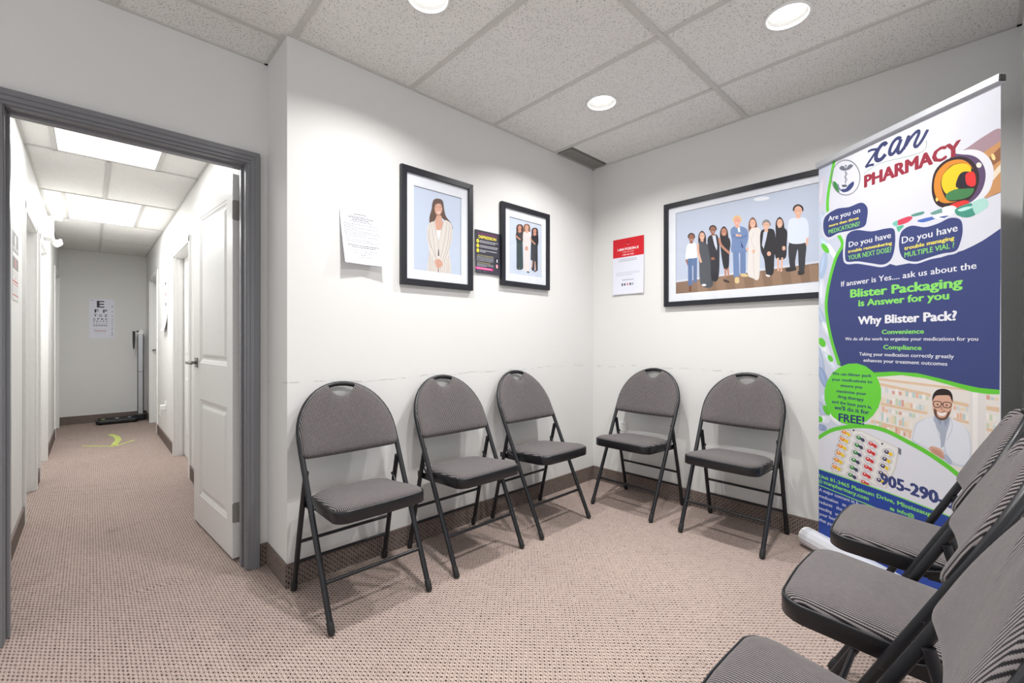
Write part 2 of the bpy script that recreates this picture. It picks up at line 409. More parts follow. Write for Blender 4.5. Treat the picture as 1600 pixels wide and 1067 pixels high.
# flat print of the banner and the photographs: (kind, sRGB, ..., coordinates in millimetres)
ART = {
 'banner': [
  ('p',(206,212,228),[-0.0,2071.5,102.2,2082.2,54.3,1869.9,70.5,1763.3,148.3,1627.8,86.5,1513.4,50.2,1341.8,86.5,1116.5,133.2,1004.7,86.5,901.3,86.5,766.7,199.9,694.6,78.5,657.5,-0.0,600.0]),
  ('p',(214,208,222),[41.9,1923.6,38.0,1897.5,32.4,1874.7,25.7,1857.3,18.6,1847.1,11.6,1845.3,5.6,1851.9,1.0,1866.5,-1.5,1887.6,-1.9,1913.1,0.1,1940.5,4.1,1966.9,9.8,1989.8,16.6,2007.0,23.7,2016.7,30.6,2018.0,36.6,2011.0,41.0,1996.4,43.4,1975.5,43.8,1950.5]),
  ('p',(231,224,239),[23.2,1939.7,20.8,1921.2,17.9,1904.7,14.8,1891.9,11.8,1884.1,9.2,1882.0,7.2,1885.8,6.1,1895.3,6.0,1909.4,6.8,1926.8,8.5,1945.7,11.0,1964.3,13.9,1980.8,17.0,1993.5,20.0,2001.2,22.6,2003.1,24.5,1999.2,25.6,1989.8,25.7,1975.8,24.9,1958.5]),
  ('p',(190,205,225),[46.1,1769.8,45.1,1754.2,42.1,1740.6,37.6,1730.4,31.8,1724.5,25.3,1723.5,18.9,1727.7,13.0,1736.5,8.3,1749.2,5.3,1764.5,4.3,1780.9,5.3,1796.8,8.3,1810.5,13.0,1820.7,18.9,1826.4,25.3,1827.1,31.8,1822.7,37.6,1813.7,42.1,1801.0,45.1,1785.9]),
  ('p',(205,221,243),[27.4,1779.9,27.1,1768.8,26.0,1759.0,24.4,1751.4,22.4,1746.8,20.1,1745.6,17.8,1747.9,15.8,1753.6,14.2,1762.1,13.1,1772.5,12.7,1783.9,13.1,1795.0,14.2,1804.9,15.8,1812.5,17.8,1817.1,20.1,1818.2,22.4,1815.8,24.4,1810.1,26.0,1801.6,27.1,1791.2]),
  ('p',(200,222,240),[66.8,1638.3,77.4,1621.9,85.3,1606.6,89.8,1593.8,90.4,1584.7,87.2,1580.2,80.3,1580.7,70.5,1586.2,58.7,1596.2,45.8,1609.8,33.3,1625.7,22.3,1642.5,14.0,1658.3,9.2,1671.6,8.5,1681.0,12.0,1685.6,19.2,1684.7,29.4,1678.7,41.6,1668.2,54.5,1654.3]),
  ('p',(216,239,255),[50.9,1640.8,58.7,1629.3,65.2,1618.8,69.6,1610.3,71.7,1604.5,71.2,1602.0,68.1,1603.1,62.8,1607.6,55.8,1615.2,47.6,1625.1,39.1,1636.4,31.2,1648.0,24.6,1658.8,19.9,1667.6,17.8,1673.5,18.3,1676.0,21.5,1674.8,27.0,1670.1,34.2,1662.2,42.5,1652.1]),
  ('p',(235,238,245),[104.1,1594.0,114.2,1575.7,122.0,1558.9,126.7,1545.1,127.9,1535.7,125.5,1531.6,119.7,1533.1,111.0,1540.1,100.2,1552.1,88.4,1567.8,76.6,1586.0,66.1,1604.7,58.0,1622.1,53.0,1636.4,51.7,1646.1,54.3,1650.3,60.4,1648.4,69.5,1640.8,80.5,1628.3,92.5,1612.2]),
  ('p',(253,255,255),[91.3,1598.3,98.7,1585.4,104.9,1573.7,109.3,1564.3,111.5,1558.1,111.2,1555.6,108.6,1557.2,103.8,1562.6,97.2,1571.4,89.6,1582.7,81.6,1595.5,74.1,1608.5,67.7,1620.4,63.2,1630.1,60.9,1636.5,61.2,1639.0,63.9,1637.3,68.9,1631.6,75.6,1622.6,83.3,1611.1]),
  ('p',(176,196,224),[53.9,1525.4,47.9,1503.7,40.0,1484.7,31.1,1470.3,22.0,1462.0,13.5,1460.6,6.6,1466.3,1.9,1478.7,-0.1,1496.5,0.9,1518.0,4.6,1540.8,10.9,1562.8,18.9,1581.8,27.9,1595.8,37.0,1603.7,45.3,1604.6,52.1,1598.5,56.6,1586.2,58.4,1568.7,57.5,1547.8]),
  ('p',(190,211,241),[31.9,1539.0,28.0,1523.5,23.7,1509.8,19.3,1499.2,15.3,1492.7,12.0,1491.0,9.9,1494.3,9.0,1502.2,9.6,1514.1,11.5,1528.6,14.6,1544.4,18.5,1559.9,22.8,1573.6,27.2,1584.1,31.2,1590.4,34.4,1591.9,36.5,1588.6,37.3,1580.7,36.8,1569.0,34.9,1554.6]),
  ('p',(222,226,238),[42.0,1393.9,40.9,1372.8,38.0,1354.0,33.4,1339.2,27.6,1329.9,21.2,1327.0,14.7,1331.0,8.8,1341.3,4.1,1357.1,1.0,1376.8,-0.0,1398.5,1.0,1419.9,4.1,1439.0,8.8,1453.8,14.7,1462.8,21.2,1465.3,27.6,1461.0,33.4,1450.5,38.0,1434.7,40.9,1415.2]),
  ('p',(239,244,255),[23.3,1402.9,22.9,1387.9,21.9,1374.6,20.2,1364.0,18.2,1357.3,15.9,1355.2,13.6,1357.8,11.6,1364.9,9.9,1375.8,8.9,1389.4,8.5,1404.5,8.9,1419.5,9.9,1432.9,11.6,1443.5,13.6,1450.1,15.9,1452.2,18.2,1449.5,20.2,1442.4,21.9,1431.4,22.9,1417.8]),
  ('p',(180,196,220),[44.8,1245.4,54.3,1220.9,60.9,1198.4,64.0,1180.1,63.4,1167.6,59.2,1162.1,51.6,1164.2,41.5,1173.7,29.6,1189.8,17.2,1211.0,5.5,1235.4,-4.3,1260.4,-11.3,1283.7,-14.6,1302.7,-14.0,1315.6,-9.5,1321.0,-1.5,1318.3,9.0,1308.1,21.1,1291.2,33.4,1269.6]),
  ('p',(194,211,237),[27.0,1250.7,34.0,1233.5,39.7,1217.8,43.5,1205.3,44.9,1197.0,44.0,1193.7,40.7,1195.8,35.5,1203.1,28.7,1214.9,21.0,1230.1,13.2,1247.2,6.0,1264.6,0.2,1280.6,-3.7,1293.5,-5.2,1302.0,-4.3,1305.3,-0.9,1303.0,4.6,1295.4,11.5,1283.3,19.2,1267.9]),
  ('p',(225,230,240),[71.8,1196.0,80.2,1181.8,86.1,1168.3,88.9,1156.7,88.3,1148.2,84.5,1143.5,77.7,1143.1,68.5,1147.0,57.9,1155.0,46.9,1166.3,36.5,1179.8,27.7,1194.2,21.5,1208.2,18.6,1220.1,19.2,1228.9,23.3,1233.6,30.4,1233.7,39.8,1229.4,50.6,1221.0,61.6,1209.5]),
  ('p',(243,248,255),[55.3,1196.0,61.6,1186.2,66.7,1177.0,70.0,1169.5,71.3,1164.3,70.5,1161.9,67.5,1162.5,62.8,1166.1,56.7,1172.4,49.9,1180.8,42.9,1190.4,36.5,1200.3,31.3,1209.6,27.9,1217.4,26.6,1222.7,27.4,1225.1,30.5,1224.4,35.3,1220.6,41.5,1214.2,48.4,1205.7]),
  ('p',(228,232,242),[60.1,1094.4,69.6,1075.2,76.0,1057.0,78.6,1041.7,77.4,1030.5,72.3,1024.7,63.8,1024.7,52.8,1030.5,40.2,1041.8,27.2,1057.5,15.1,1076.2,5.2,1095.9,-1.6,1114.7,-4.4,1130.6,-3.1,1142.1,2.3,1147.9,11.2,1147.4,22.7,1140.9,35.5,1129.0,48.4,1113.0]),
  ('p',(246,250,255),[39.5,1095.3,46.6,1081.9,52.3,1069.5,55.9,1059.3,57.2,1052.4,56.0,1049.3,52.4,1050.4,46.8,1055.5,39.6,1064.2,31.7,1075.7,23.7,1088.9,16.4,1102.6,10.6,1115.2,6.8,1125.6,5.5,1132.8,6.7,1135.9,10.5,1134.7,16.2,1129.3,23.5,1120.2,31.5,1108.5]),
  ('p',(176,190,216),[33.4,1018.9,38.0,993.9,40.5,971.1,40.7,952.7,38.6,940.3,34.4,935.3,28.5,938.1,21.4,948.4,13.8,965.5,6.6,987.5,0.3,1012.5,-4.4,1037.9,-7.0,1061.2,-7.2,1080.0,-5.1,1092.5,-0.7,1097.3,5.3,1094.1,12.5,1083.3,20.1,1065.9,27.3,1043.7]),
  ('p',(190,205,233),[18.5,1024.9,22.1,1007.4,24.6,991.5,26.1,978.8,26.2,970.4,25.0,967.3,22.6,969.7,19.3,977.3,15.3,989.6,11.0,1005.2,6.9,1022.8,3.4,1040.4,0.7,1056.5,-0.7,1069.5,-0.9,1077.9,0.4,1081.0,2.8,1078.5,6.2,1070.6,10.2,1058.2,14.5,1042.5]),
  ('p',(214,222,236),[90.8,1028.8,104.0,1012.0,114.2,996.0,120.5,982.3,122.4,972.0,119.6,966.2,112.6,965.5,101.8,969.8,88.2,978.9,73.1,992.0,57.9,1007.9,44.3,1025.0,33.4,1041.6,26.6,1056.1,24.6,1066.8,27.6,1072.7,35.2,1073.2,46.6,1068.2,60.7,1058.4,75.9,1044.8]),
  ('p',(231,239,254),[75.2,1028.6,84.9,1016.9,92.9,1006.1,98.7,997.2,101.6,991.0,101.4,988.1,98.1,988.7,92.0,992.9,83.7,1000.2,74.0,1010.0,63.7,1021.3,53.9,1033.1,45.5,1044.2,39.5,1053.5,36.5,1059.9,36.7,1062.9,40.1,1062.1,46.5,1057.7,55.0,1050.1,65.0,1040.0]),
  ('p',(150,170,205),[52.8,939.1,59.4,921.5,63.1,904.8,63.6,890.6,60.8,880.2,54.9,874.6,46.5,874.4,36.4,879.6,25.6,889.8,15.0,904.1,5.8,921.1,-1.1,939.1,-5.0,956.3,-5.5,970.9,-2.6,981.5,3.6,986.9,12.3,986.8,22.6,981.1,33.4,970.4,43.8,956.0]),
  ('p',(162,183,221),[31.5,939.0,36.6,926.7,40.4,915.4,42.6,906.1,42.8,899.6,41.2,896.7,37.8,897.6,33.0,902.3,27.2,910.2,21.0,920.7,15.0,932.7,9.7,945.1,5.8,956.7,3.6,966.2,3.4,972.7,5.1,975.6,8.6,974.6,13.5,969.8,19.3,961.7,25.5,951.1]),
  ('p',(205,212,230),[74.2,829.1,80.3,818.4,83.0,807.1,82.2,796.2,77.9,786.9,70.5,779.9,60.6,775.9,49.3,775.5,37.5,778.6,26.5,785.0,17.3,794.1,10.9,805.1,7.9,816.7,8.8,827.9,13.4,837.5,21.2,844.4,31.3,848.1,42.9,848.3,54.6,844.8,65.4,838.2]),
  ('p',(221,228,248),[47.8,820.9,52.6,813.7,56.0,806.5,57.6,800.2,57.3,795.3,55.1,792.3,51.2,791.5,46.0,793.0,39.9,796.6,33.6,802.0,27.7,808.7,22.8,816.0,19.4,823.3,17.7,829.7,18.0,834.7,20.3,837.7,24.3,838.5,29.6,836.9,35.7,833.2,42.0,827.7]),
  ('p',(180,190,215),[40.7,765.5,45.9,752.1,48.6,739.2,48.7,728.0,46.1,719.5,41.1,714.6,34.1,713.8,25.8,717.2,17.0,724.5,8.6,734.9,1.3,747.6,-4.1,761.3,-6.9,774.5,-7.0,786.0,-4.3,794.6,0.9,799.4,8.1,800.0,16.5,796.3,25.3,788.8,33.6,778.2]),
  ('p',(194,205,232),[22.8,763.8,26.8,754.5,29.7,745.8,31.3,738.6,31.4,733.5,29.9,731.1,27.1,731.6,23.2,734.9,18.6,740.7,13.7,748.5,9.0,757.6,4.9,767.0,1.9,775.7,0.3,783.1,0.2,788.2,1.7,790.6,4.6,790.1,8.5,786.7,13.2,780.7,18.1,772.9]),
  ('p',(226,230,240),[72.3,703.4,68.1,697.2,60.9,692.1,51.4,688.4,40.6,686.6,29.3,686.8,18.8,689.1,10.1,693.3,4.1,698.9,1.4,705.5,2.3,712.2,6.8,718.5,14.3,723.7,24.0,727.3,35.1,729.0,46.3,728.5,56.6,726.1,64.9,721.8,70.7,716.3,73.2,709.9]),
  ('p',(244,248,255),[40.8,706.6,38.3,702.2,34.9,698.3,30.9,695.4,26.6,693.7,22.5,693.5,18.9,694.7,16.3,697.2,14.9,700.8,14.8,705.1,16.1,709.7,18.5,714.2,22.0,718.1,26.1,720.9,30.4,722.6,34.5,722.8,38.0,721.6,40.5,719.0,41.9,715.5,42.0,711.2]),
  ('p',(150,165,200),[52.3,656.6,48.6,651.4,42.3,646.9,33.8,643.7,24.1,642.1,14.0,642.2,4.5,644.0,-3.4,647.4,-8.9,652.1,-11.5,657.6,-10.8,663.3,-6.9,668.6,-0.3,673.1,8.4,676.2,18.2,677.7,28.3,677.5,37.6,675.5,45.3,672.1,50.5,667.4,52.9,662.1]),
  ('p',(162,178,216),[23.8,658.8,21.7,655.0,18.7,651.8,15.2,649.3,11.4,647.8,7.7,647.6,4.5,648.5,2.1,650.6,0.7,653.6,0.5,657.2,1.6,661.1,3.7,664.9,6.7,668.2,10.3,670.7,14.1,672.1,17.8,672.3,21.0,671.4,23.3,669.3,24.6,666.3,24.8,662.7]),
  ('p',(232,236,244),[108.2,741.9,121.1,731.9,131.3,721.6,137.9,711.9,140.2,703.8,138.2,698.0,131.9,695.1,122.0,695.3,109.2,698.6,94.9,704.8,80.4,713.4,67.0,723.5,56.3,734.1,49.2,744.2,46.7,752.6,48.9,758.6,55.6,761.5,66.1,761.0,79.3,757.2,93.9,750.6]),
  ('p',(250,254,255),[94.3,737.2,103.7,730.4,111.6,723.9,117.4,718.1,120.4,713.8,120.4,711.2,117.4,710.7,111.7,712.3,103.8,715.8,94.5,721.0,84.5,727.3,75.0,734.1,66.8,740.8,60.8,746.7,57.7,751.2,57.6,753.8,60.8,754.3,66.7,752.6,74.9,748.9,84.4,743.6]),
  ('p',(104,205,62),[55.4,1628.6,61.2,1619.2,65.2,1610.3,66.9,1602.7,66.1,1597.2,63.1,1594.1,57.9,1593.9,51.2,1596.6,43.5,1602.0,35.7,1609.5,28.4,1618.4,22.4,1627.9,18.3,1636.9,16.5,1644.7,17.3,1650.4,20.5,1653.4,25.8,1653.5,32.6,1650.6,40.4,1645.1,48.2,1637.5]),
  ('p',(104,205,62),[39.2,1128.3,43.4,1120.5,45.5,1112.7,45.2,1105.6,42.5,1099.8,37.8,1095.9,31.5,1094.3,24.1,1095.2,16.3,1098.5,9.0,1103.9,2.9,1110.8,-1.5,1118.7,-3.7,1126.7,-3.3,1134.0,-0.6,1139.8,4.3,1143.7,10.8,1145.1,18.3,1144.1,26.0,1140.7,33.2,1135.2]),
  ('p',(104,205,62),[64.3,766.7,69.2,759.0,72.3,751.1,73.2,744.0,71.9,738.1,68.5,734.2,63.2,732.5,56.7,733.3,49.5,736.4,42.3,741.7,35.9,748.6,30.8,756.5,27.7,764.4,26.7,771.8,28.1,777.7,31.6,781.7,37.0,783.2,43.6,782.3,50.8,779.0,57.9,773.6]),
  ('p',(104,205,62),[24.3,710.1,25.8,705.1,25.5,699.9,23.6,694.9,20.3,690.7,15.7,687.6,10.5,686.0,5.0,685.9,-0.2,687.6,-4.5,690.7,-7.5,695.0,-9.0,700.0,-8.8,705.3,-6.8,710.4,-3.4,714.6,1.2,717.7,6.5,719.3,12.0,719.2,17.1,717.5,21.4,714.4]),
  ('p',(104,205,62),[86.6,1041.7,89.7,1036.1,91.3,1030.5,91.3,1025.4,89.6,1021.2,86.5,1018.3,82.2,1017.2,77.1,1017.8,71.7,1020.1,66.6,1023.9,62.3,1028.9,59.1,1034.5,57.5,1040.2,57.5,1045.5,59.2,1049.7,62.4,1052.5,66.8,1053.6,71.9,1052.9,77.3,1050.5,82.3,1046.7]),
  ('p',(62,72,125),[152.1,1620.5,252.6,1542.7,426.3,1466.7,611.2,1469.8,691.5,1482.4,723.8,1493.1,754.9,1505.8,784.9,1522.8,811.0,1538.7,806.8,943.2,744.7,943.4,693.7,950.3,608.8,967.7,517.9,981.6,414.6,982.4,309.4,968.6,199.9,976.3,125.5,1004.3,86.5,1116.5,62.4,1231.9,48.1,1331.7,66.4,1448.9,106.2,1543.6]),
  ('l',(104,205,62),17.99,0,[102.2,2082.2,78.5,1987.2,58.3,1885.6,62.4,1799.4,106.2,1703.7,148.3,1624.6,110.1,1562.9,70.5,1451.7,48.1,1331.7,58.3,1228.7,86.5,1116.5,129.4,1004.5]),
  ('p',(232,226,220),[333.5,964.4,449.3,979.2,549.2,975.9,638.4,957.5,719.6,938.2,770.0,934.2,806.8,936.2,807.4,523.2,687.1,596.3,633.7,629.9,555.9,664.1,471.8,692.5,378.7,719.0,286.4,720.6,302.9,800.1,350.9,891.1]),
  ('p',(226,196,166),[343.6,933.4,571.9,908.9,571.9,895.3,343.6,920.1]),
  ('p',(226,196,166),[353.6,842.2,559.8,830.4,557.4,818.0,351.6,829.6]),
  ('p',(226,196,166),[307.9,753.3,495.5,740.4,493.8,727.6,302.7,736.9]),
  ('p',(226,196,166),[652.1,891.5,709.4,885.7,709.4,871.5,652.1,877.6]),
  ('p',(226,196,166),[655.7,822.9,709.4,817.9,709.4,806.9,655.7,811.5]),
  ('p',(226,196,166),[766.3,886.1,805.7,885.9,805.7,868.0,766.3,870.9]),
  ('p',(226,196,166),[766.3,803.8,805.7,802.5,805.7,792.1,766.3,793.1]),
  ('p',(226,196,166),[343.6,955.4,712.1,942.8,712.1,934.9,343.6,943.0]),
  ('p',(229,230,231),[358.6,890.3,372.5,889.5,372.5,906.9,358.6,907.9]),
  ('p',(211,217,219),[374.9,889.5,388.5,888.7,388.5,912.8,374.9,913.8]),
  ('p',(229,230,231),[390.9,888.7,404.3,887.9,404.3,904.0,390.9,904.8]),
  ('p',(217,164,151),[406.7,887.9,419.9,887.1,419.9,901.2,406.7,902.0]),
  ('p',(239,233,227),[422.2,887.1,435.2,886.3,435.2,912.6,422.2,913.5]),
  ('p',(217,164,151),[437.5,886.3,450.4,885.6,450.4,902.2,437.5,903.1]),
  ('p',(236,222,200),[452.6,885.6,465.2,884.9,465.2,903.2,452.6,904.0]),
  ('p',(189,208,206),[467.4,884.8,479.9,884.1,479.9,908.6,467.4,909.5]),
  ('p',(239,233,227),[482.1,884.1,494.3,883.4,494.3,899.5,482.1,900.3]),
  ('p',(189,208,206),[496.5,883.4,508.6,882.7,508.6,906.8,496.5,907.7]),
  ('p',(231,186,162),[510.7,882.7,522.6,882.0,522.6,905.6,510.7,906.4]),
  ('p',(189,208,206),[524.7,882.0,536.4,881.3,536.4,896.4,524.7,897.2]),
  ('p',(241,236,231),[538.5,881.3,550.1,880.6,550.1,901.6,538.5,902.4]),
  ('p',(200,214,184),[552.1,880.6,563.5,879.9,563.5,893.9,552.1,894.6]),
  ('p',(233,214,184),[353.6,843.1,365.7,842.7,365.7,864.2,353.6,864.7]),
  ('p',(236,222,200),[367.8,842.4,379.8,842.0,379.8,866.0,367.8,866.5]),
  ('p',(189,208,206),[381.9,841.6,393.6,841.2,393.6,861.0,381.9,861.5]),
  ('p',(217,164,151),[395.7,840.9,407.3,840.5,407.3,857.6,395.7,858.1]),
  ('p',(239,233,227),[409.3,840.2,420.8,839.8,420.8,868.5,409.3,869.1]),
  ('p',(200,214,184),[422.8,839.4,434.1,839.1,434.1,868.7,422.8,869.3]),
  ('p',(189,208,206),[436.1,838.7,447.2,838.3,447.2,864.7,436.1,865.2]),
  ('p',(217,164,151),[449.2,838.0,460.2,837.6,460.2,866.0,449.2,866.5]),
  ('p',(233,214,184),[462.1,837.3,473.0,837.0,473.0,855.2,462.1,855.6]),
  ('p',(233,214,184),[474.9,836.6,485.6,836.3,485.6,860.5,474.9,861.0]),
  ('p',(231,186,162),[487.5,836.0,498.1,835.6,498.1,857.4,487.5,857.9]),
  ('p',(239,233,227),[499.9,835.3,510.4,834.9,510.4,854.4,499.9,854.9]),
  ('p',(211,217,219),[512.2,834.6,522.5,834.3,522.5,850.3,512.2,850.8]),
  ('p',(189,208,206),[524.3,834.0,534.5,833.6,534.5,857.6,524.3,858.1]),
  ('p',(211,217,219),[536.3,833.3,546.4,833.0,546.4,855.3,536.3,855.7]),
  ('p',(236,222,200),[548.2,832.7,558.1,832.4,558.1,857.2,548.2,857.6]),
  ('p',(231,186,162),[358.6,802.1,372.5,801.9,372.5,824.5,358.6,824.8]),
  ('p',(231,186,162),[375.0,801.4,388.7,801.2,388.7,813.2,375.0,813.4]),
  ('p',(211,217,219),[391.1,800.7,404.6,800.5,404.6,818.7,391.1,819.0]),
  ('p',(241,236,231),[407.0,800.0,420.2,799.8,420.2,813.9,407.0,814.2]),
  ('p',(200,214,184),[422.6,799.3,435.7,799.1,435.7,814.9,422.6,815.2]),
  ('p',(217,164,151),[438.0,798.6,450.9,798.5,450.9,812.8,438.0,813.1]),
  ('p',(241,236,231),[453.1,798.0,465.8,797.8,465.8,810.7,453.1,811.0]),
  ('p',(239,233,227),[468.0,797.3,480.6,797.2,480.6,809.0,468.0,809.2]),
  ('p',(189,208,206),[482.7,796.7,495.1,796.5,495.1,814.7,482.7,815.0]),
  ('p',(200,214,184),[497.2,796.1,509.4,795.9,509.4,814.5,497.2,814.8]),
  ('p',(229,230,231),[511.5,795.4,523.5,795.3,523.5,814.8,511.5,815.1]),
  ('p',(236,222,200),[525.6,794.8,537.4,794.7,537.4,808.5,525.6,808.8]),
  ('p',(239,233,227),[330.5,759.3,341.3,759.3,341.3,786.5,330.5,786.5]),
  ('p',(229,230,231),[343.2,758.3,353.9,758.3,353.9,780.1,343.2,780.2]),
  ('p',(189,208,206),[355.8,757.3,366.3,757.4,366.3,796.8,355.8,796.9]),
  ('p',(241,236,231),[368.2,756.4,378.6,756.4,378.6,792.3,368.2,792.4]),
  ('p',(189,208,206),[380.4,755.4,390.7,755.5,390.7,776.4,380.4,776.4]),
  ('p',(236,222,200),[392.5,754.5,402.7,754.6,402.7,781.6,392.5,781.6]),
  ('p',(233,214,184),[404.5,753.6,414.6,753.7,414.6,789.7,404.5,789.8]),
  ('p',(200,214,184),[416.4,752.7,426.3,752.8,426.3,790.3,416.4,790.4]),
  ('p',(229,230,231),[428.1,751.8,437.9,751.9,437.9,785.6,428.1,785.6]),
  ('p',(231,186,162),[439.6,750.9,449.3,751.0,449.3,776.8,439.6,776.8]),
  ('p',(189,208,206),[451.0,750.0,460.7,750.1,460.7,787.7,451.0,787.8]),
  ('p',(233,214,184),[462.4,749.1,471.9,749.3,471.9,771.7,462.4,771.7]),
  ('p',(236,222,200),[473.5,748.3,482.9,748.4,482.9,779.8,473.5,779.8]),
  ('p',(239,233,227),[484.6,747.4,493.9,747.6,493.9,773.5,484.6,773.5]),
  ('p',(211,217,219),[318.2,721.3,329.7,721.6,329.7,745.2,318.2,745.1]),
  ('p',(241,236,231),[331.7,720.0,343.1,720.3,343.1,740.4,331.7,740.3]),
  ('p',(200,214,184),[345.1,718.7,356.3,719.0,356.3,753.1,345.1,753.0]),
  ('p',(231,186,162),[358.2,717.5,369.3,717.8,369.3,736.4,358.2,736.2]),
  ('p',(231,186,162),[371.3,716.2,382.2,716.5,382.2,740.5,371.3,740.4]),
  ('p',(239,233,227),[384.1,715.0,394.9,715.3,394.9,733.9,384.1,733.7]),
  ('p',(236,222,200),[396.8,713.7,407.4,714.0,407.4,731.6,396.8,731.4]),
  ('p',(236,222,200),[409.3,712.5,419.8,712.8,419.8,739.2,409.3,739.1]),
  ('p',(217,164,151),[421.7,711.3,432.1,711.6,432.1,738.1,421.7,737.9]),
  ('p',(231,186,162),[433.9,710.1,444.2,710.4,444.2,734.8,433.9,734.6]),
  ('p',(239,233,227),[446.0,709.0,456.2,709.3,456.2,730.8,446.0,730.6]),
  ('p',(217,164,151),[457.9,707.8,468.0,708.1,468.0,726.3,457.9,726.0]),
  ('p',(233,214,184),[469.7,706.7,479.6,707.0,479.6,727.8,469.7,727.5]),
  ('p',(231,186,162),[481.4,705.5,491.2,705.9,491.2,732.2,481.4,732.0]),
  ('p',(231,186,162),[657.2,855.6,666.2,855.2,666.2,870.7,657.2,871.2]),
  ('p',(211,217,219),[667.8,855.3,676.8,854.9,676.8,869.9,667.8,870.4]),
  ('p',(233,214,184),[678.4,855.0,687.3,854.6,687.3,865.4,678.4,865.8]),
  ('p',(233,214,184),[688.8,854.7,697.6,854.3,697.6,869.2,688.8,869.7]),
  ('p',(211,217,219),[699.2,854.5,707.8,854.0,707.8,872.8,699.2,873.3]),
  ('p',(239,233,227),[657.2,823.1,666.2,822.9,666.2,842.0,657.2,842.4]),
  ('p',(231,186,162),[667.8,822.4,676.8,822.1,676.8,842.3,667.8,842.6]),
  ('p',(231,186,162),[678.4,821.6,687.3,821.4,687.3,845.7,678.4,846.1]),
  ('p',(189,208,206),[688.8,820.9,697.6,820.7,697.6,843.2,688.8,843.5]),
  ('p',(239,233,227),[699.2,820.2,707.8,819.9,707.8,838.0,699.2,838.3]),
  ('p',(241,236,231),[766.3,834.3,774.8,833.9,774.8,859.8,766.3,860.2]),
  ('p',(200,214,184),[776.3,834.5,784.8,834.2,784.8,855.4,776.3,855.9]),
  ('p',(239,233,227),[786.2,834.8,794.6,834.4,794.6,853.4,786.2,853.8]),
  ('p',(229,230,231),[796.0,835.0,804.3,834.7,804.3,854.7,796.0,855.2]),
  ('p',(200,214,184),[766.3,805.3,774.8,805.1,774.8,821.4,766.3,821.6]),
  ('p',(236,222,200),[776.3,805.0,784.8,804.8,784.8,826.3,776.3,826.6]),
  ('p',(211,217,219),[786.2,804.6,794.6,804.5,794.6,819.5,786.2,819.7]),
  ('p',(241,236,231),[796.0,804.3,804.3,804.1,804.3,824.3,796.0,824.5]),
  ('p',(217,164,151),[766.3,910.5,777.7,909.6,777.7,926.1,766.3,927.1]),
  ('p',(189,208,206),[779.6,910.2,790.8,909.3,790.8,920.3,779.6,921.3]),
  ('p',(233,214,184),[792.8,910.0,803.8,909.1,803.8,921.0,792.8,922.0]),
  ('p',(226,222,220),[710.7,934.7,763.7,931.6,761.8,634.7,710.7,619.6]),
  ('p',(240,236,232),[722.3,932.1,739.0,931.7,737.6,627.6,722.3,623.0]),
  ('s',(205,210,224),[583.8,814.7,539.4,794.2,510.1,771.5,499.0,725.2,495.5,693.5,531.1,681.5,571.9,668.0,618.6,642.2,644.7,632.9,691.4,636.2,710.7,651.1,717.5,715.8,709.4,776.9,684.3,799.8,644.7,812.8]),
  ('s',(226,229,238),[579.8,811.5,539.4,789.9,516.0,768.2,504.1,724.5,502.4,699.4,539.4,686.0,579.8,674.2,610.9,665.2,627.6,727.2,610.9,781.8]),
  ('s',(226,229,238),[644.7,816.1,684.3,802.2,705.2,776.1,713.4,714.8,703.9,653.2,666.6,643.0,644.7,657.4,627.6,694.2,632.1,761.2]),
  ('p',(172,180,196),[587.7,826.4,581.4,801.6,607.1,747.7,610.9,690.2,623.1,701.4,630.6,752.6,642.5,797.7,644.7,825.1,618.6,808.2]),
  ('p',(150,158,176),[590.8,815.9,609.4,781.6,614.0,807.4]),
  ('p',(150,158,176),[642.5,820.6,627.6,780.9,618.6,806.5]),
  ('l',(190,196,210),2.42,0,[583.8,808.8,597.1,762.4,609.4,723.2]),
  ('l',(190,196,210),2.31,0,[646.9,821.4,652.1,781.5,633.6,728.6]),
  ('s',(222,176,152),[579.8,886.1,578.2,852.0,587.7,819.6,610.9,805.2,635.1,819.3,649.9,854.5,652.1,891.5,641.0,912.1,618.6,916.0,591.6,908.7]),
  ('s',(104,78,68),[584.6,848.7,587.7,819.6,610.9,804.3,636.6,819.6,648.4,857.5,639.5,843.1,623.1,845.4,612.5,838.7,597.1,841.3]),
  ('s',(214,164,142),[594.0,835.8,597.1,841.3,614.0,839.0,632.1,845.2,635.1,839.1,627.6,821.3,612.5,813.8,598.6,818.1]),
  ('s',(245,240,236),[597.1,836.3,614.0,834.0,630.6,840.0,626.1,827.7,612.5,822.1,601.7,825.3]),
  ('s',(48,36,36),[577.5,875.6,579.8,903.0,594.0,924.9,618.6,934.3,642.5,928.7,652.8,910.3,653.5,883.5,648.4,895.1,641.0,908.9,618.6,907.7,594.0,903.1,584.6,891.8]),
  ('l',(40,34,38),3.2,1,[583.0,876.3,610.9,878.5,607.9,859.7,587.7,855.1]),
  ('l',(40,34,38),3.11,1,[620.1,878.1,646.9,880.2,644.0,861.8,621.6,860.1]),
  ('l',(40,34,38),3.17,0,[610.9,871.8,620.1,871.5]),
  ('p',(60,50,50),[601.7,867.2,601.0,865.1,599.0,863.6,596.6,863.3,594.7,864.2,594.0,866.1,594.7,868.2,596.6,869.6,599.0,870.0,601.0,869.0]),
  ('p',(60,50,50),[635.8,869.6,635.1,867.6,633.3,866.1,630.9,865.7,629.1,866.7,628.4,868.5,629.1,870.6,630.9,872.0,633.3,872.3,635.1,871.4]),
  ('s',(196,150,132),[612.5,867.0,618.6,849.7,609.4,848.3]),
  ('s',(216,170,148),[563.9,678.9,579.8,691.2,610.9,686.0,622.3,668.1,627.6,648.8,610.9,652.7,579.8,661.5]),
  ('s',(200,150,130),[571.9,672.3,597.1,678.5,624.6,653.8,610.9,650.2]),
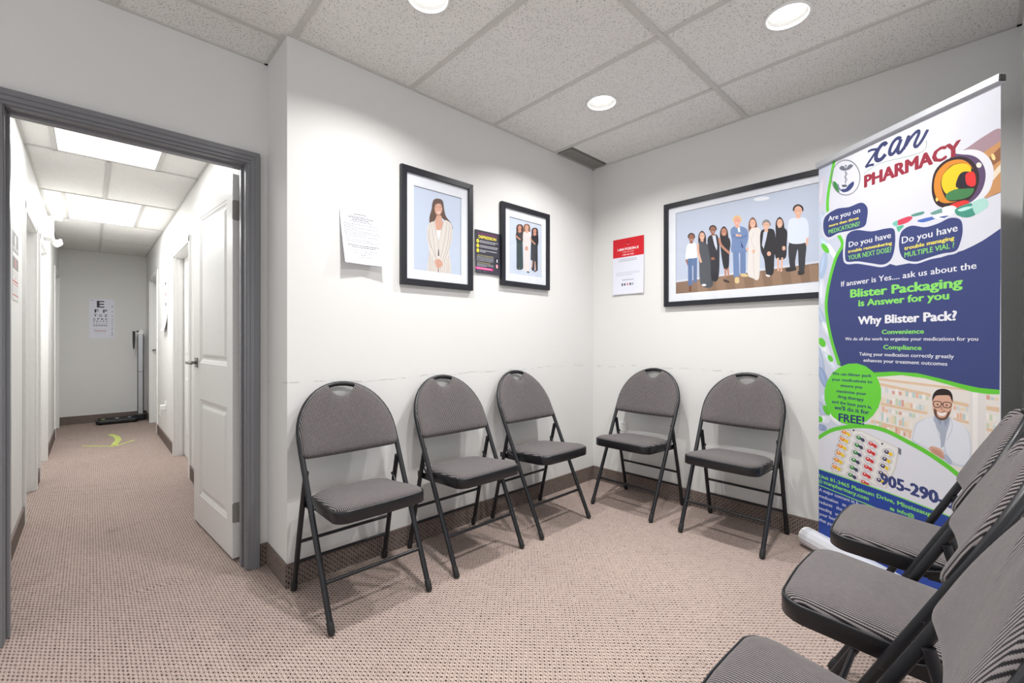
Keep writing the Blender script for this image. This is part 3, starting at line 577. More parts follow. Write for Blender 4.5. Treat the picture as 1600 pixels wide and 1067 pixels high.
  ('l',(180,130,112),1.6,0,[575.9,681.8,610.9,671.9]),
  ('l',(180,130,112),1.61,0,[571.9,672.3,603.3,659.9]),
  ('s',(176,186,206),[622.3,659.8,630.6,670.2,649.9,650.6,646.9,633.5,629.9,641.1]),
  ('p',(226,227,236),[-4.3,599.0,78.5,655.8,174.4,692.9,286.4,717.5,378.7,714.6,471.8,688.3,555.9,660.0,633.7,623.9,687.1,591.3,754.9,556.7,808.2,523.5,808.2,388.2,572.0,406.4,-4.3,427.9]),
  ('p',(214,212,210),[145.8,677.7,254.7,692.2,358.6,667.5,444.1,650.1,425.7,553.9,383.1,448.1,254.7,445.3,77.7,433.0]),
  ('p',(236,234,232),[154.2,674.2,254.7,686.2,353.6,662.6,434.9,646.1,418.2,556.4,373.3,452.4,254.7,451.3,90.4,441.0]),
  ('p',(205,200,204),[204.3,654.7,199.6,648.7,192.0,643.9,182.2,640.8,171.0,639.7,159.6,640.8,149.1,644.0,140.5,648.9,134.7,655.2,132.4,662.1,133.8,669.0,138.8,675.1,146.7,679.9,156.9,682.9,168.2,683.7,179.5,682.4,189.8,679.1,198.0,674.2,203.5,668.1,205.6,661.3]),
  ('p',(228,226,230),[199.1,655.7,195.3,650.9,189.0,647.2,180.7,644.8,171.3,644.0,161.6,645.0,152.7,647.7,145.3,651.7,140.4,656.8,138.3,662.4,139.3,667.9,143.3,672.8,149.9,676.5,158.4,678.8,168.0,679.4,177.6,678.3,186.3,675.6,193.4,671.5,198.1,666.5,200.1,661.1]),
  ('p',(240,150,50),[174.5,659.6,172.1,657.0,168.6,655.1,164.3,654.0,159.5,653.9,154.8,654.7,150.6,656.5,147.3,659.0,145.3,662.0,144.7,665.2,145.7,668.3,148.0,670.9,151.6,672.9,156.0,673.9,160.8,674.0,165.5,673.1,169.6,671.3,172.9,668.8,174.9,665.8,175.4,662.7]),
  ('p',(240,205,60),[193.2,651.5,190.8,649.5,187.6,648.2,183.9,647.7,180.1,648.2,176.5,649.6,173.5,651.7,171.3,654.4,170.3,657.3,170.4,660.3,171.7,662.9,174.1,665.0,177.3,666.2,181.1,666.6,184.9,666.1,188.5,664.7,191.5,662.6,193.6,659.9,194.6,657.0,194.5,654.1]),
  ('p',(250,245,240),[164.1,665.3,162.3,664.0,159.1,663.9,156.0,664.9,153.9,666.6,153.8,668.4,155.7,669.6,158.8,669.7,162.0,668.7,164.0,667.0]),
  ('p',(205,200,204),[193.5,617.6,188.8,611.5,181.1,606.6,171.2,603.3,159.9,602.0,148.4,602.9,137.7,605.9,129.1,610.8,123.3,617.0,120.9,623.9,122.4,630.8,127.3,637.1,135.4,642.0,145.6,645.1,157.1,646.2,168.5,645.1,178.9,641.9,187.2,637.1,192.7,631.0,194.8,624.3]),
  ('p',(228,226,230),[188.3,618.6,184.4,613.7,178.0,609.8,169.7,607.3,160.2,606.4,150.4,607.2,141.4,609.7,134.0,613.7,129.0,618.7,126.9,624.2,127.9,629.8,132.0,634.8,138.6,638.7,147.2,641.1,156.8,641.9,166.5,640.9,175.3,638.3,182.5,634.3,187.3,629.4,189.3,624.0]),
  ('p',(240,150,50),[163.4,622.1,161.0,619.4,157.5,617.4,153.1,616.2,148.3,616.0,143.5,616.8,139.3,618.5,135.9,621.0,133.9,624.0,133.3,627.2,134.3,630.3,136.7,633.0,140.3,635.0,144.7,636.1,149.6,636.3,154.3,635.5,158.5,633.7,161.8,631.3,163.8,628.3,164.3,625.1]),
  ('p',(240,205,60),[182.3,614.2,179.9,612.1,176.7,610.8,173.0,610.3,169.1,610.7,165.4,612.0,162.4,614.1,160.2,616.8,159.1,619.7,159.3,622.7,160.6,625.3,163.1,627.4,166.3,628.8,170.0,629.2,173.9,628.8,177.5,627.4,180.6,625.3,182.7,622.7,183.7,619.8,183.6,616.9]),
  ('p',(250,245,240),[152.9,627.6,151.1,626.3,147.9,626.1,144.7,627.0,142.6,628.7,142.5,630.5,144.4,631.7,147.6,631.9,150.8,631.0,152.8,629.4]),
  ('p',(205,200,204),[182.6,580.2,177.9,573.9,170.1,568.9,160.1,565.4,148.7,564.0,137.1,564.7,126.3,567.5,117.5,572.2,111.7,578.3,109.3,585.3,110.8,592.3,115.8,598.6,123.9,603.7,134.3,607.0,145.8,608.3,157.4,607.3,167.8,604.4,176.2,599.6,181.8,593.6,184.0,586.9]),
  ('p',(228,226,230),[177.3,581.0,173.4,576.1,167.0,572.0,158.5,569.4,148.9,568.3,139.1,569.0,130.0,571.4,122.5,575.2,117.4,580.2,115.3,585.7,116.4,591.3,120.5,596.4,127.2,600.4,135.9,603.0,145.6,603.9,155.3,603.1,164.3,600.6,171.5,596.8,176.3,591.9,178.3,586.5]),
  ('p',(240,150,50),[152.2,584.2,149.8,581.4,146.2,579.3,141.8,578.1,137.0,577.8,132.1,578.5,127.8,580.2,124.5,582.6,122.4,585.6,121.8,588.8,122.8,591.9,125.3,594.7,128.9,596.7,133.4,598.0,138.2,598.2,143.0,597.4,147.3,595.8,150.6,593.4,152.6,590.4,153.2,587.2]),
  ('p',(240,205,60),[171.3,576.6,168.9,574.4,165.6,573.0,161.9,572.5,158.0,572.8,154.3,574.1,151.2,576.2,149.0,578.8,147.9,581.7,148.1,584.7,149.4,587.4,151.9,589.5,155.1,590.9,158.9,591.5,162.8,591.1,166.5,589.8,169.5,587.7,171.7,585.1,172.7,582.2,172.6,579.3]),
  ('p',(250,245,240),[141.6,589.5,139.7,588.2,136.6,587.9,133.3,588.8,131.2,590.5,131.1,592.3,133.0,593.6,136.2,593.8,139.5,592.9,141.5,591.3]),
  ('p',(205,200,204),[171.6,542.4,166.8,536.0,159.0,530.8,148.9,527.2,137.4,525.5,125.6,526.0,114.8,528.7,105.9,533.3,100.0,539.3,97.6,546.2,99.0,553.3,104.1,559.8,112.3,565.0,122.8,568.6,134.4,570.0,146.1,569.3,156.7,566.4,165.2,561.8,170.8,555.9,173.0,549.2]),
  ('p',(228,226,230),[166.3,543.2,162.3,538.1,155.8,533.9,147.3,531.1,137.6,529.9,127.7,530.4,118.5,532.6,110.9,536.4,105.8,541.3,103.6,546.8,104.7,552.4,108.9,557.6,115.6,561.8,124.4,564.5,134.2,565.6,144.1,565.0,153.1,562.6,160.4,558.9,165.3,554.1,167.3,548.7]),
  ('p',(240,150,50),[140.9,545.9,138.5,543.1,134.9,540.9,130.4,539.6,125.5,539.2,120.6,539.9,116.3,541.5,112.9,543.9,110.8,546.8,110.2,550.0,111.2,553.2,113.7,556.0,117.4,558.1,121.9,559.4,126.8,559.7,131.7,559.1,135.9,557.5,139.3,555.1,141.3,552.2,141.9,549.0]),
  ('p',(240,205,60),[160.1,538.6,157.7,536.4,154.5,534.9,150.7,534.3,146.7,534.6,143.0,535.8,139.9,537.8,137.6,540.4,136.6,543.3,136.7,546.3,138.1,549.0,140.6,551.3,143.9,552.7,147.7,553.3,151.6,553.0,155.3,551.7,158.4,549.7,160.6,547.1,161.6,544.2,161.5,541.3]),
  ('p',(250,245,240),[130.2,551.0,128.3,549.7,125.1,549.4,121.8,550.2,119.7,551.8,119.6,553.7,121.5,555.0,124.8,555.3,128.0,554.5,130.1,552.9]),
  ('p',(205,200,204),[160.5,504.2,155.7,497.7,147.8,492.3,137.5,488.5,125.9,486.7,114.0,487.0,103.1,489.5,94.1,494.0,88.2,499.9,85.8,506.8,87.2,514.0,92.4,520.6,100.6,526.0,111.2,529.7,123.0,531.3,134.8,530.8,145.4,528.1,154.0,523.6,159.6,517.8,161.9,511.1]),
  ('p',(228,226,230),[155.1,504.9,151.1,499.7,144.6,495.5,136.0,492.5,126.2,491.1,116.1,491.4,106.8,493.5,99.2,497.1,94.0,502.0,91.9,507.5,92.9,513.2,97.1,518.5,104.0,522.8,112.8,525.7,122.7,526.9,132.7,526.4,141.8,524.2,149.2,520.6,154.1,515.8,156.1,510.4]),
  ('p',(240,150,50),[129.5,507.2,127.1,504.4,123.4,502.1,118.9,500.7,113.9,500.3,109.0,500.8,104.6,502.4,101.2,504.7,99.1,507.6,98.5,510.8,99.5,514.0,102.0,516.9,105.7,519.1,110.3,520.5,115.3,520.9,120.2,520.3,124.5,518.8,127.8,516.4,129.9,513.5,130.5,510.3]),
  ('p',(240,205,60),[148.9,500.2,146.5,497.9,143.2,496.4,139.4,495.7,135.4,495.9,131.6,497.1,128.4,499.1,126.2,501.6,125.1,504.6,125.3,507.6,126.7,510.3,129.2,512.6,132.5,514.1,136.3,514.8,140.3,514.5,144.1,513.3,147.2,511.4,149.4,508.8,150.4,505.9,150.3,502.9]),
  ('p',(250,245,240),[118.7,512.2,116.8,510.9,113.6,510.5,110.2,511.2,108.1,512.8,108.0,514.7,109.9,516.0,113.2,516.4,116.5,515.6,118.6,514.0]),
  ('p',(205,200,204),[149.3,465.6,144.4,459.1,136.4,453.5,126.1,449.5,114.4,447.5,102.4,447.6,91.3,449.9,82.3,454.2,76.2,460.1,73.8,467.0,75.3,474.2,80.5,480.9,88.8,486.5,99.5,490.4,111.4,492.3,123.3,491.9,134.1,489.4,142.7,485.1,148.4,479.3,150.7,472.6]),
  ('p',(228,226,230),[143.9,466.3,139.8,461.0,133.2,456.6,124.5,453.4,114.6,451.9,104.5,452.0,95.1,454.0,87.4,457.5,82.2,462.3,80.0,467.8,81.0,473.5,85.3,478.9,92.2,483.3,101.1,486.4,111.1,487.9,121.2,487.5,130.4,485.5,137.8,481.9,142.8,477.2,144.9,471.8]),
  ('p',(240,150,50),[118.0,468.1,115.5,465.2,111.8,462.9,107.3,461.4,102.3,460.9,97.3,461.4,92.9,462.8,89.4,465.1,87.3,468.0,86.7,471.3,87.7,474.5,90.2,477.4,94.0,479.7,98.6,481.2,103.6,481.7,108.5,481.1,112.9,479.7,116.3,477.4,118.4,474.5,118.9,471.3]),
  ('p',(240,205,60),[137.6,461.4,135.1,459.1,131.8,457.5,127.9,456.8,123.9,456.9,120.1,458.0,116.9,459.9,114.6,462.5,113.5,465.4,113.7,468.4,115.1,471.2,117.6,473.6,121.0,475.2,124.9,475.9,128.9,475.7,132.7,474.6,135.8,472.6,138.0,470.1,139.1,467.2,139.0,464.2]),
  ('p',(250,245,240),[107.1,473.0,105.1,471.6,101.9,471.2,98.5,471.9,96.4,473.4,96.3,475.3,98.2,476.7,101.5,477.1,104.8,476.4,107.0,474.8]),
  ('p',(205,200,204),[281.5,644.5,277.2,638.7,270.1,634.1,260.9,631.1,250.5,630.0,239.9,631.0,230.1,634.0,222.1,638.7,216.7,644.7,214.6,651.4,215.9,658.0,220.5,664.0,227.9,668.6,237.3,671.5,247.9,672.4,258.4,671.2,268.0,668.1,275.6,663.3,280.7,657.4,282.7,651.0]),
  ('p',(228,226,230),[276.7,645.5,273.1,640.9,267.2,637.2,259.5,634.9,250.7,634.1,241.7,635.0,233.4,637.6,226.6,641.4,222.0,646.3,220.0,651.7,221.0,657.0,224.7,661.7,230.9,665.4,238.8,667.6,247.6,668.3,256.6,667.2,264.7,664.6,271.3,660.7,275.7,655.9,277.6,650.7]),
  ('p',(60,140,70),[253.7,649.2,251.5,646.6,248.3,644.7,244.2,643.7,239.8,643.5,235.4,644.4,231.5,646.1,228.4,648.5,226.5,651.4,226.0,654.4,226.9,657.4,229.1,660.0,232.4,661.8,236.5,662.9,241.0,663.0,245.3,662.1,249.2,660.4,252.2,658.0,254.1,655.2,254.6,652.1]),
  ('p',(74,72,98),[271.1,641.4,268.9,639.4,266.0,638.2,262.5,637.7,259.0,638.2,255.6,639.5,252.8,641.6,250.8,644.1,249.8,647.0,249.9,649.8,251.2,652.3,253.4,654.3,256.4,655.6,259.8,656.0,263.4,655.5,266.7,654.2,269.5,652.1,271.5,649.6,272.5,646.8,272.3,644.0]),
  ('p',(250,245,240),[244.0,654.6,242.3,653.4,239.4,653.2,236.5,654.1,234.6,655.8,234.5,657.5,236.2,658.7,239.1,658.8,242.1,657.9,243.9,656.3]),
  ('p',(205,200,204),[272.9,606.5,268.6,600.6,261.4,595.8,252.2,592.6,241.7,591.3,231.0,592.1,221.1,595.0,213.0,599.6,207.6,605.5,205.5,612.2,206.8,618.9,211.4,624.9,218.9,629.7,228.4,632.8,239.0,633.9,249.7,632.9,259.3,629.9,267.0,625.3,272.2,619.4,274.2,613.0]),
  ('p',(228,226,230),[268.1,607.4,264.5,602.7,258.5,598.9,250.8,596.4,241.9,595.5,232.9,596.3,224.5,598.6,217.6,602.4,212.9,607.2,211.0,612.6,212.0,617.9,215.7,622.7,221.9,626.5,229.9,628.9,238.8,629.7,247.8,628.8,256.0,626.4,262.7,622.6,267.1,617.8,269.0,612.6]),
  ('p',(60,140,70),[244.9,610.7,242.7,608.1,239.4,606.1,235.4,605.0,230.9,604.8,226.5,605.5,222.5,607.1,219.4,609.5,217.5,612.4,217.0,615.4,217.9,618.4,220.1,621.0,223.5,623.0,227.6,624.1,232.1,624.3,236.5,623.5,240.4,621.9,243.4,619.5,245.3,616.7,245.8,613.6]),
  ('p',(74,72,98),[262.5,603.2,260.3,601.2,257.3,599.8,253.8,599.3,250.2,599.7,246.8,601.0,244.0,603.0,242.0,605.5,241.0,608.4,241.1,611.2,242.4,613.8,244.6,615.8,247.6,617.1,251.1,617.6,254.7,617.2,258.1,615.9,260.9,613.9,262.9,611.4,263.8,608.6,263.7,605.7]),
  ('p',(250,245,240),[235.2,615.9,233.5,614.7,230.5,614.5,227.6,615.3,225.6,616.9,225.5,618.7,227.3,619.9,230.2,620.1,233.2,619.2,235.1,617.6]),
  ('p',(205,200,204),[264.3,568.1,259.9,562.1,252.7,557.2,243.4,553.8,232.8,552.4,222.0,553.0,212.1,555.7,203.9,560.2,198.5,566.0,196.3,572.7,197.6,579.4,202.3,585.6,209.8,590.5,219.5,593.8,230.1,595.0,240.9,594.2,250.6,591.4,258.4,586.9,263.5,581.1,265.6,574.7]),
  ('p',(228,226,230),[259.4,569.0,255.8,564.2,249.8,560.2,242.0,557.6,233.1,556.5,223.9,557.1,215.5,559.4,208.5,563.1,203.8,567.8,201.9,573.1,202.8,578.5,206.6,583.4,212.9,587.4,220.9,589.9,229.9,590.9,239.0,590.1,247.3,587.8,254.0,584.1,258.5,579.4,260.3,574.2]),
  ('p',(60,140,70),[236.1,571.8,233.9,569.2,230.6,567.2,226.4,565.9,221.9,565.7,217.5,566.3,213.5,567.9,210.4,570.2,208.5,573.1,207.9,576.1,208.8,579.2,211.1,581.8,214.5,583.8,218.6,585.0,223.1,585.3,227.6,584.6,231.5,583.0,234.6,580.7,236.4,577.9,237.0,574.8]),
  ('p',(74,72,98),[253.8,564.6,251.5,562.6,248.5,561.2,245.1,560.6,241.4,561.0,238.0,562.2,235.1,564.1,233.1,566.6,232.1,569.5,232.2,572.3,233.5,574.9,235.8,577.0,238.8,578.4,242.3,578.9,245.9,578.5,249.3,577.3,252.2,575.4,254.2,572.9,255.2,570.1,255.0,567.2]),
  ('p',(250,245,240),[226.3,576.9,224.5,575.7,221.6,575.4,218.6,576.2,216.6,577.8,216.5,579.5,218.3,580.8,221.2,581.0,224.3,580.2,226.2,578.7]),
  ('p',(205,200,204),[255.6,529.5,251.2,523.4,243.9,518.3,234.5,514.7,223.9,513.1,213.0,513.5,202.9,516.0,194.8,520.4,189.3,526.2,187.1,532.8,188.4,539.6,193.1,545.9,200.7,551.0,210.4,554.4,221.2,555.9,232.0,555.2,241.8,552.6,249.6,548.2,254.8,542.5,256.9,536.1]),
  ('p',(228,226,230),[250.7,530.2,247.0,525.3,241.0,521.3,233.1,518.5,224.1,517.3,214.9,517.7,206.4,519.8,199.4,523.4,194.7,528.1,192.7,533.4,193.7,538.8,197.5,543.8,203.8,547.9,211.9,550.6,220.9,551.7,230.1,551.1,238.5,548.9,245.2,545.3,249.7,540.7,251.6,535.5]),
  ('p',(60,140,70),[227.2,532.7,224.9,530.0,221.6,527.9,217.5,526.6,212.9,526.2,208.4,526.8,204.4,528.3,201.2,530.6,199.3,533.4,198.8,536.5,199.7,539.6,202.0,542.3,205.4,544.4,209.6,545.6,214.1,546.0,218.6,545.3,222.6,543.8,225.6,541.5,227.5,538.8,228.1,535.7]),
  ('p',(74,72,98),[245.0,525.8,242.7,523.7,239.7,522.2,236.2,521.6,232.5,521.9,229.1,523.0,226.2,524.9,224.1,527.4,223.1,530.2,223.3,533.1,224.6,535.7,226.8,537.9,229.9,539.3,233.4,539.9,237.1,539.6,240.5,538.4,243.4,536.5,245.4,534.0,246.4,531.2,246.2,528.4]),
  ('p',(250,245,240),[217.3,537.6,215.5,536.3,212.5,536.0,209.5,536.8,207.6,538.3,207.5,540.1,209.2,541.4,212.2,541.7,215.2,540.9,217.2,539.4]),
  ('p',(205,200,204),[246.9,490.5,242.4,484.3,235.1,479.1,225.6,475.3,214.9,473.5,203.9,473.7,193.8,476.1,185.5,480.3,180.0,486.0,177.8,492.6,179.1,499.5,183.9,505.9,191.5,511.1,201.3,514.8,212.1,516.4,223.0,516.0,232.9,513.5,240.8,509.2,246.1,503.6,248.1,497.2]),
  ('p',(228,226,230),[241.9,491.2,238.2,486.2,232.1,482.0,224.2,479.1,215.1,477.7,205.8,478.0,197.2,479.9,190.2,483.4,185.4,488.0,183.4,493.3,184.4,498.8,188.3,503.9,194.6,508.0,202.8,510.9,211.9,512.2,221.1,511.8,229.6,509.7,236.4,506.2,240.9,501.7,242.8,496.5]),
  ('p',(60,140,70),[218.2,493.2,215.9,490.5,212.6,488.3,208.4,486.9,203.8,486.5,199.3,487.0,195.2,488.4,192.0,490.7,190.1,493.5,189.6,496.6,190.5,499.6,192.8,502.4,196.2,504.6,200.4,505.9,205.0,506.3,209.5,505.8,213.5,504.3,216.6,502.1,218.5,499.3,219.1,496.3]),
  ('p',(74,72,98),[236.2,486.6,233.9,484.4,230.8,482.9,227.3,482.2,223.6,482.5,220.1,483.5,217.2,485.4,215.1,487.9,214.1,490.7,214.3,493.6,215.6,496.2,217.9,498.4,220.9,499.9,224.5,500.6,228.2,500.3,231.6,499.2,234.5,497.4,236.6,494.9,237.6,492.1,237.4,489.3]),
  ('p',(250,245,240),[208.2,498.0,206.4,496.7,203.4,496.3,200.4,497.0,198.4,498.5,198.3,500.3,200.1,501.6,203.1,502.0,206.2,501.3,208.1,499.7]),
  ('p',(205,200,204),[238.1,451.2,233.5,444.9,226.2,439.5,216.6,435.6,205.8,433.6,194.7,433.6,184.5,435.8,176.2,439.9,170.6,445.5,168.4,452.1,169.7,459.0,174.5,465.5,182.2,470.9,192.1,474.8,203.0,476.6,214.0,476.4,224.0,474.0,232.0,469.9,237.2,464.3,239.3,457.9]),
  ('p',(228,226,230),[233.0,451.8,229.3,446.7,223.2,442.5,215.1,439.4,206.0,437.8,196.7,437.9,188.0,439.7,180.9,443.1,176.1,447.6,174.1,452.9,175.0,458.4,178.9,463.6,185.3,467.9,193.6,470.9,202.8,472.4,212.1,472.1,220.6,470.2,227.5,466.8,232.1,462.4,234.0,457.2]),
  ('p',(60,140,70),[209.1,453.4,206.9,450.7,203.5,448.4,199.2,447.0,194.6,446.4,190.0,446.9,186.0,448.2,182.8,450.4,180.8,453.2,180.3,456.3,181.2,459.4,183.5,462.2,187.0,464.4,191.2,465.9,195.9,466.4,200.4,465.9,204.4,464.5,207.6,462.3,209.5,459.6,210.0,456.5]),
  ('p',(74,72,98),[227.2,447.1,225.0,444.9,221.9,443.3,218.3,442.6,214.6,442.7,211.1,443.8,208.1,445.6,206.1,448.0,205.0,450.8,205.2,453.7,206.5,456.4,208.8,458.7,211.9,460.2,215.5,460.9,219.2,460.8,222.7,459.7,225.6,457.9,227.7,455.5,228.7,452.7,228.5,449.8]),
  ('p',(250,245,240),[199.1,458.1,197.3,456.7,194.3,456.3,191.2,456.9,189.2,458.4,189.1,460.2,190.9,461.5,193.9,462.0,197.0,461.3,199.0,459.8]),
  ('p',(205,200,204),[343.5,629.8,339.4,624.1,332.8,619.6,324.1,616.6,314.3,615.5,304.3,616.4,295.1,619.3,287.5,623.8,282.5,629.6,280.5,636.0,281.7,642.5,286.0,648.3,293.0,652.9,301.9,655.7,311.8,656.7,321.8,655.6,330.8,652.6,338.0,648.1,342.8,642.4,344.7,636.1]),
  ('p',(228,226,230),[339.0,630.8,335.6,626.2,330.1,622.6,322.8,620.3,314.5,619.5,306.1,620.4,298.2,622.7,291.8,626.5,287.4,631.2,285.6,636.3,286.5,641.5,290.0,646.1,295.8,649.7,303.3,652.0,311.6,652.6,320.0,651.7,327.7,649.2,333.9,645.5,338.1,640.9,339.8,635.8]),
  ('p',(214,62,66),[317.3,634.2,315.3,631.7,312.2,629.8,308.4,628.8,304.2,628.6,300.1,629.4,296.4,631.0,293.5,633.3,291.7,636.1,291.2,639.1,292.1,642.0,294.2,644.5,297.3,646.3,301.1,647.3,305.3,647.5,309.4,646.7,313.1,645.0,315.9,642.7,317.7,640.0,318.1,637.0]),
  ('p',(214,62,66),[333.7,626.8,331.7,624.8,328.9,623.5,325.7,623.1,322.3,623.5,319.1,624.8,316.4,626.8,314.6,629.2,313.6,632.0,313.8,634.7,314.9,637.2,317.0,639.1,319.9,640.4,323.1,640.8,326.5,640.4,329.6,639.1,332.3,637.1,334.1,634.6,335.0,631.9,334.9,629.2]),
  ('p',(250,245,240),[308.2,639.3,306.6,638.2,303.9,638.0,301.1,638.9,299.3,640.4,299.2,642.1,300.8,643.3,303.6,643.4,306.4,642.6,308.1,641.0]),
  ('p',(205,200,204),[336.1,592.0,332.0,586.2,325.2,581.5,316.5,578.4,306.6,577.1,296.6,577.8,287.2,580.5,279.7,585.0,274.6,590.7,272.6,597.1,273.8,603.6,278.2,609.5,285.2,614.2,294.1,617.3,304.1,618.4,314.2,617.5,323.2,614.6,330.5,610.2,335.3,604.6,337.3,598.3]),
  ('p',(228,226,230),[331.5,592.9,328.1,588.3,322.5,584.5,315.2,582.1,306.9,581.1,298.3,581.8,290.4,584.1,284.0,587.7,279.6,592.3,277.7,597.5,278.6,602.7,282.2,607.4,288.0,611.1,295.5,613.5,303.9,614.3,312.4,613.5,320.2,611.2,326.4,607.6,330.6,603.0,332.4,598.0]),
  ('p',(214,62,66),[309.7,595.9,307.6,593.4,304.5,591.4,300.7,590.3,296.5,590.1,292.3,590.8,288.6,592.3,285.7,594.6,283.9,597.4,283.4,600.4,284.2,603.3,286.3,605.8,289.5,607.7,293.4,608.8,297.6,609.0,301.7,608.3,305.4,606.7,308.3,604.5,310.0,601.7,310.5,598.8]),
  ('p',(214,62,66),[326.2,588.8,324.1,586.8,321.3,585.5,318.1,585.0,314.7,585.3,311.5,586.5,308.8,588.4,306.9,590.9,306.0,593.6,306.1,596.4,307.3,598.9,309.4,600.9,312.2,602.2,315.5,602.7,318.9,602.3,322.1,601.0,324.7,599.1,326.6,596.7,327.5,594.0,327.4,591.2]),
  ('p',(250,245,240),[300.5,600.9,298.9,599.7,296.1,599.5,293.3,600.3,291.5,601.9,291.4,603.6,293.1,604.7,295.8,605.0,298.6,604.1,300.4,602.6]),
  ('p',(205,200,204),[328.6,553.9,324.4,548.1,317.6,543.2,308.9,539.9,298.9,538.4,288.8,539.0,279.4,541.5,271.7,545.8,266.6,551.5,264.6,557.9,265.8,564.5,270.2,570.5,277.3,575.3,286.3,578.5,296.4,579.8,306.5,579.1,315.6,576.4,323.0,572.1,327.8,566.5,329.7,560.3]),
  ('p',(228,226,230),[324.0,554.7,320.5,550.0,314.9,546.2,307.5,543.6,299.1,542.5,290.5,543.0,282.6,545.1,276.1,548.7,271.6,553.2,269.8,558.4,270.7,563.6,274.3,568.4,280.2,572.3,287.7,574.8,296.2,575.8,304.7,575.1,312.5,572.9,318.8,569.4,323.1,564.9,324.8,559.8]),
  ('p',(214,62,66),[302.0,557.3,299.9,554.8,296.8,552.8,292.9,551.6,288.7,551.3,284.5,551.9,280.7,553.4,277.8,555.6,276.0,558.4,275.5,561.3,276.3,564.3,278.5,566.9,281.6,568.9,285.5,570.0,289.8,570.3,294.0,569.7,297.7,568.2,300.6,565.9,302.3,563.2,302.8,560.2]),
  ('p',(214,62,66),[318.6,550.5,316.5,548.4,313.7,547.1,310.4,546.5,307.0,546.8,303.8,548.0,301.1,549.9,299.2,552.3,298.2,555.0,298.4,557.8,299.6,560.3,301.7,562.4,304.5,563.7,307.8,564.3,311.3,563.9,314.5,562.7,317.1,560.9,319.0,558.5,319.9,555.7,319.8,553.0]),
  ('p',(250,245,240),[292.8,562.2,291.1,561.0,288.3,560.7,285.5,561.5,283.7,563.0,283.6,564.7,285.2,565.9,288.0,566.2,290.8,565.4,292.7,563.9]),
  ('p',(205,200,204),[321.0,515.6,316.8,509.6,310.0,504.6,301.2,501.2,291.1,499.5,280.9,499.9,271.5,502.2,263.8,506.4,258.6,512.0,256.6,518.4,257.8,525.0,262.2,531.1,269.4,536.1,278.5,539.5,288.6,541.0,298.8,540.4,308.0,537.9,315.4,533.7,320.2,528.2,322.2,522.0]),
  ('p',(228,226,230),[316.4,516.3,312.9,511.5,307.2,507.6,299.8,504.8,291.4,503.6,282.7,503.9,274.7,505.9,268.1,509.3,263.7,513.8,261.8,519.0,262.7,524.3,266.3,529.1,272.2,533.1,279.8,535.8,288.4,536.9,297.0,536.4,304.8,534.3,311.2,530.9,315.5,526.5,317.2,521.4]),
  ('p',(214,62,66),[294.2,518.5,292.1,515.9,289.0,513.9,285.1,512.6,280.8,512.2,276.6,512.7,272.8,514.2,269.9,516.3,268.0,519.1,267.5,522.1,268.4,525.0,270.5,527.7,273.7,529.7,277.7,531.0,282.0,531.3,286.2,530.7,289.9,529.3,292.8,527.1,294.6,524.4,295.1,521.5]),
  ('p',(214,62,66),[311.0,511.9,308.9,509.9,306.0,508.4,302.7,507.8,299.3,508.1,296.0,509.2,293.3,511.0,291.4,513.4,290.4,516.1,290.6,518.9,291.8,521.5,293.9,523.6,296.8,525.0,300.1,525.6,303.6,525.3,306.8,524.2,309.5,522.3,311.4,519.9,312.3,517.2,312.2,514.5]),
  ('p',(250,245,240),[284.9,523.2,283.3,522.0,280.5,521.7,277.6,522.4,275.8,523.9,275.7,525.6,277.4,526.8,280.2,527.1,283.0,526.4,284.8,524.9]),
  ('p',(205,200,204),[313.4,477.0,309.2,470.9,302.3,465.8,293.4,462.1,283.3,460.3,273.0,460.4,263.5,462.7,255.7,466.7,250.5,472.2,248.5,478.6,249.7,485.2,254.2,491.5,261.4,496.6,270.5,500.2,280.7,501.9,291.0,501.5,300.3,499.1,307.7,495.0,312.6,489.6,314.6,483.4]),
  ('p',(228,226,230),[308.7,477.6,305.2,472.7,299.5,468.7,292.0,465.8,283.5,464.4,274.8,464.6,266.7,466.4,260.1,469.7,255.6,474.2,253.8,479.3,254.7,484.6,258.3,489.6,264.3,493.6,271.9,496.5,280.5,497.8,289.2,497.4,297.1,495.5,303.5,492.1,307.8,487.8,309.6,482.8]),
  ('p',(214,62,66),[286.4,479.4,284.3,476.8,281.1,474.6,277.2,473.3,272.9,472.8,268.6,473.3,264.8,474.6,261.9,476.8,260.0,479.5,259.5,482.5,260.4,485.5,262.5,488.1,265.8,490.3,269.7,491.6,274.0,492.0,278.3,491.5,282.1,490.1,285.0,488.0,286.8,485.3,287.2,482.4]),
  ('p',(214,62,66),[303.3,473.1,301.2,471.0,298.3,469.5,295.0,468.8,291.5,469.0,288.2,470.0,285.5,471.8,283.6,474.2,282.6,476.9,282.7,479.7,283.9,482.3,286.1,484.5,289.0,485.9,292.4,486.6,295.8,486.4,299.1,485.3,301.8,483.5,303.7,481.2,304.6,478.5,304.5,475.7]),
  ('p',(250,245,240),[277.0,484.0,275.4,482.7,272.6,482.3,269.7,483.0,267.8,484.5,267.7,486.2,269.4,487.4,272.2,487.8,275.1,487.1,276.9,485.7]),
  ('p',(205,200,204),[305.7,438.1,301.5,431.9,294.5,426.6,285.6,422.8,275.4,420.7,265.0,420.7,255.4,422.8,247.6,426.7,242.4,432.1,240.3,438.5,241.6,445.2,246.1,451.5,253.3,456.8,262.5,460.6,272.8,462.4,283.1,462.3,292.5,460.1,300.0,456.1,304.9,450.8,306.9,444.5]),
  ('p',(228,226,230),[301.0,438.6,297.5,433.6,291.7,429.5,284.2,426.4,275.6,424.9,266.8,424.9,258.7,426.6,252.0,429.8,247.5,434.2,245.6,439.3,246.6,444.6,250.2,449.7,256.2,453.9,263.9,456.9,272.6,458.3,281.3,458.1,289.3,456.3,295.8,453.1,300.1,448.8,301.9,443.8]),
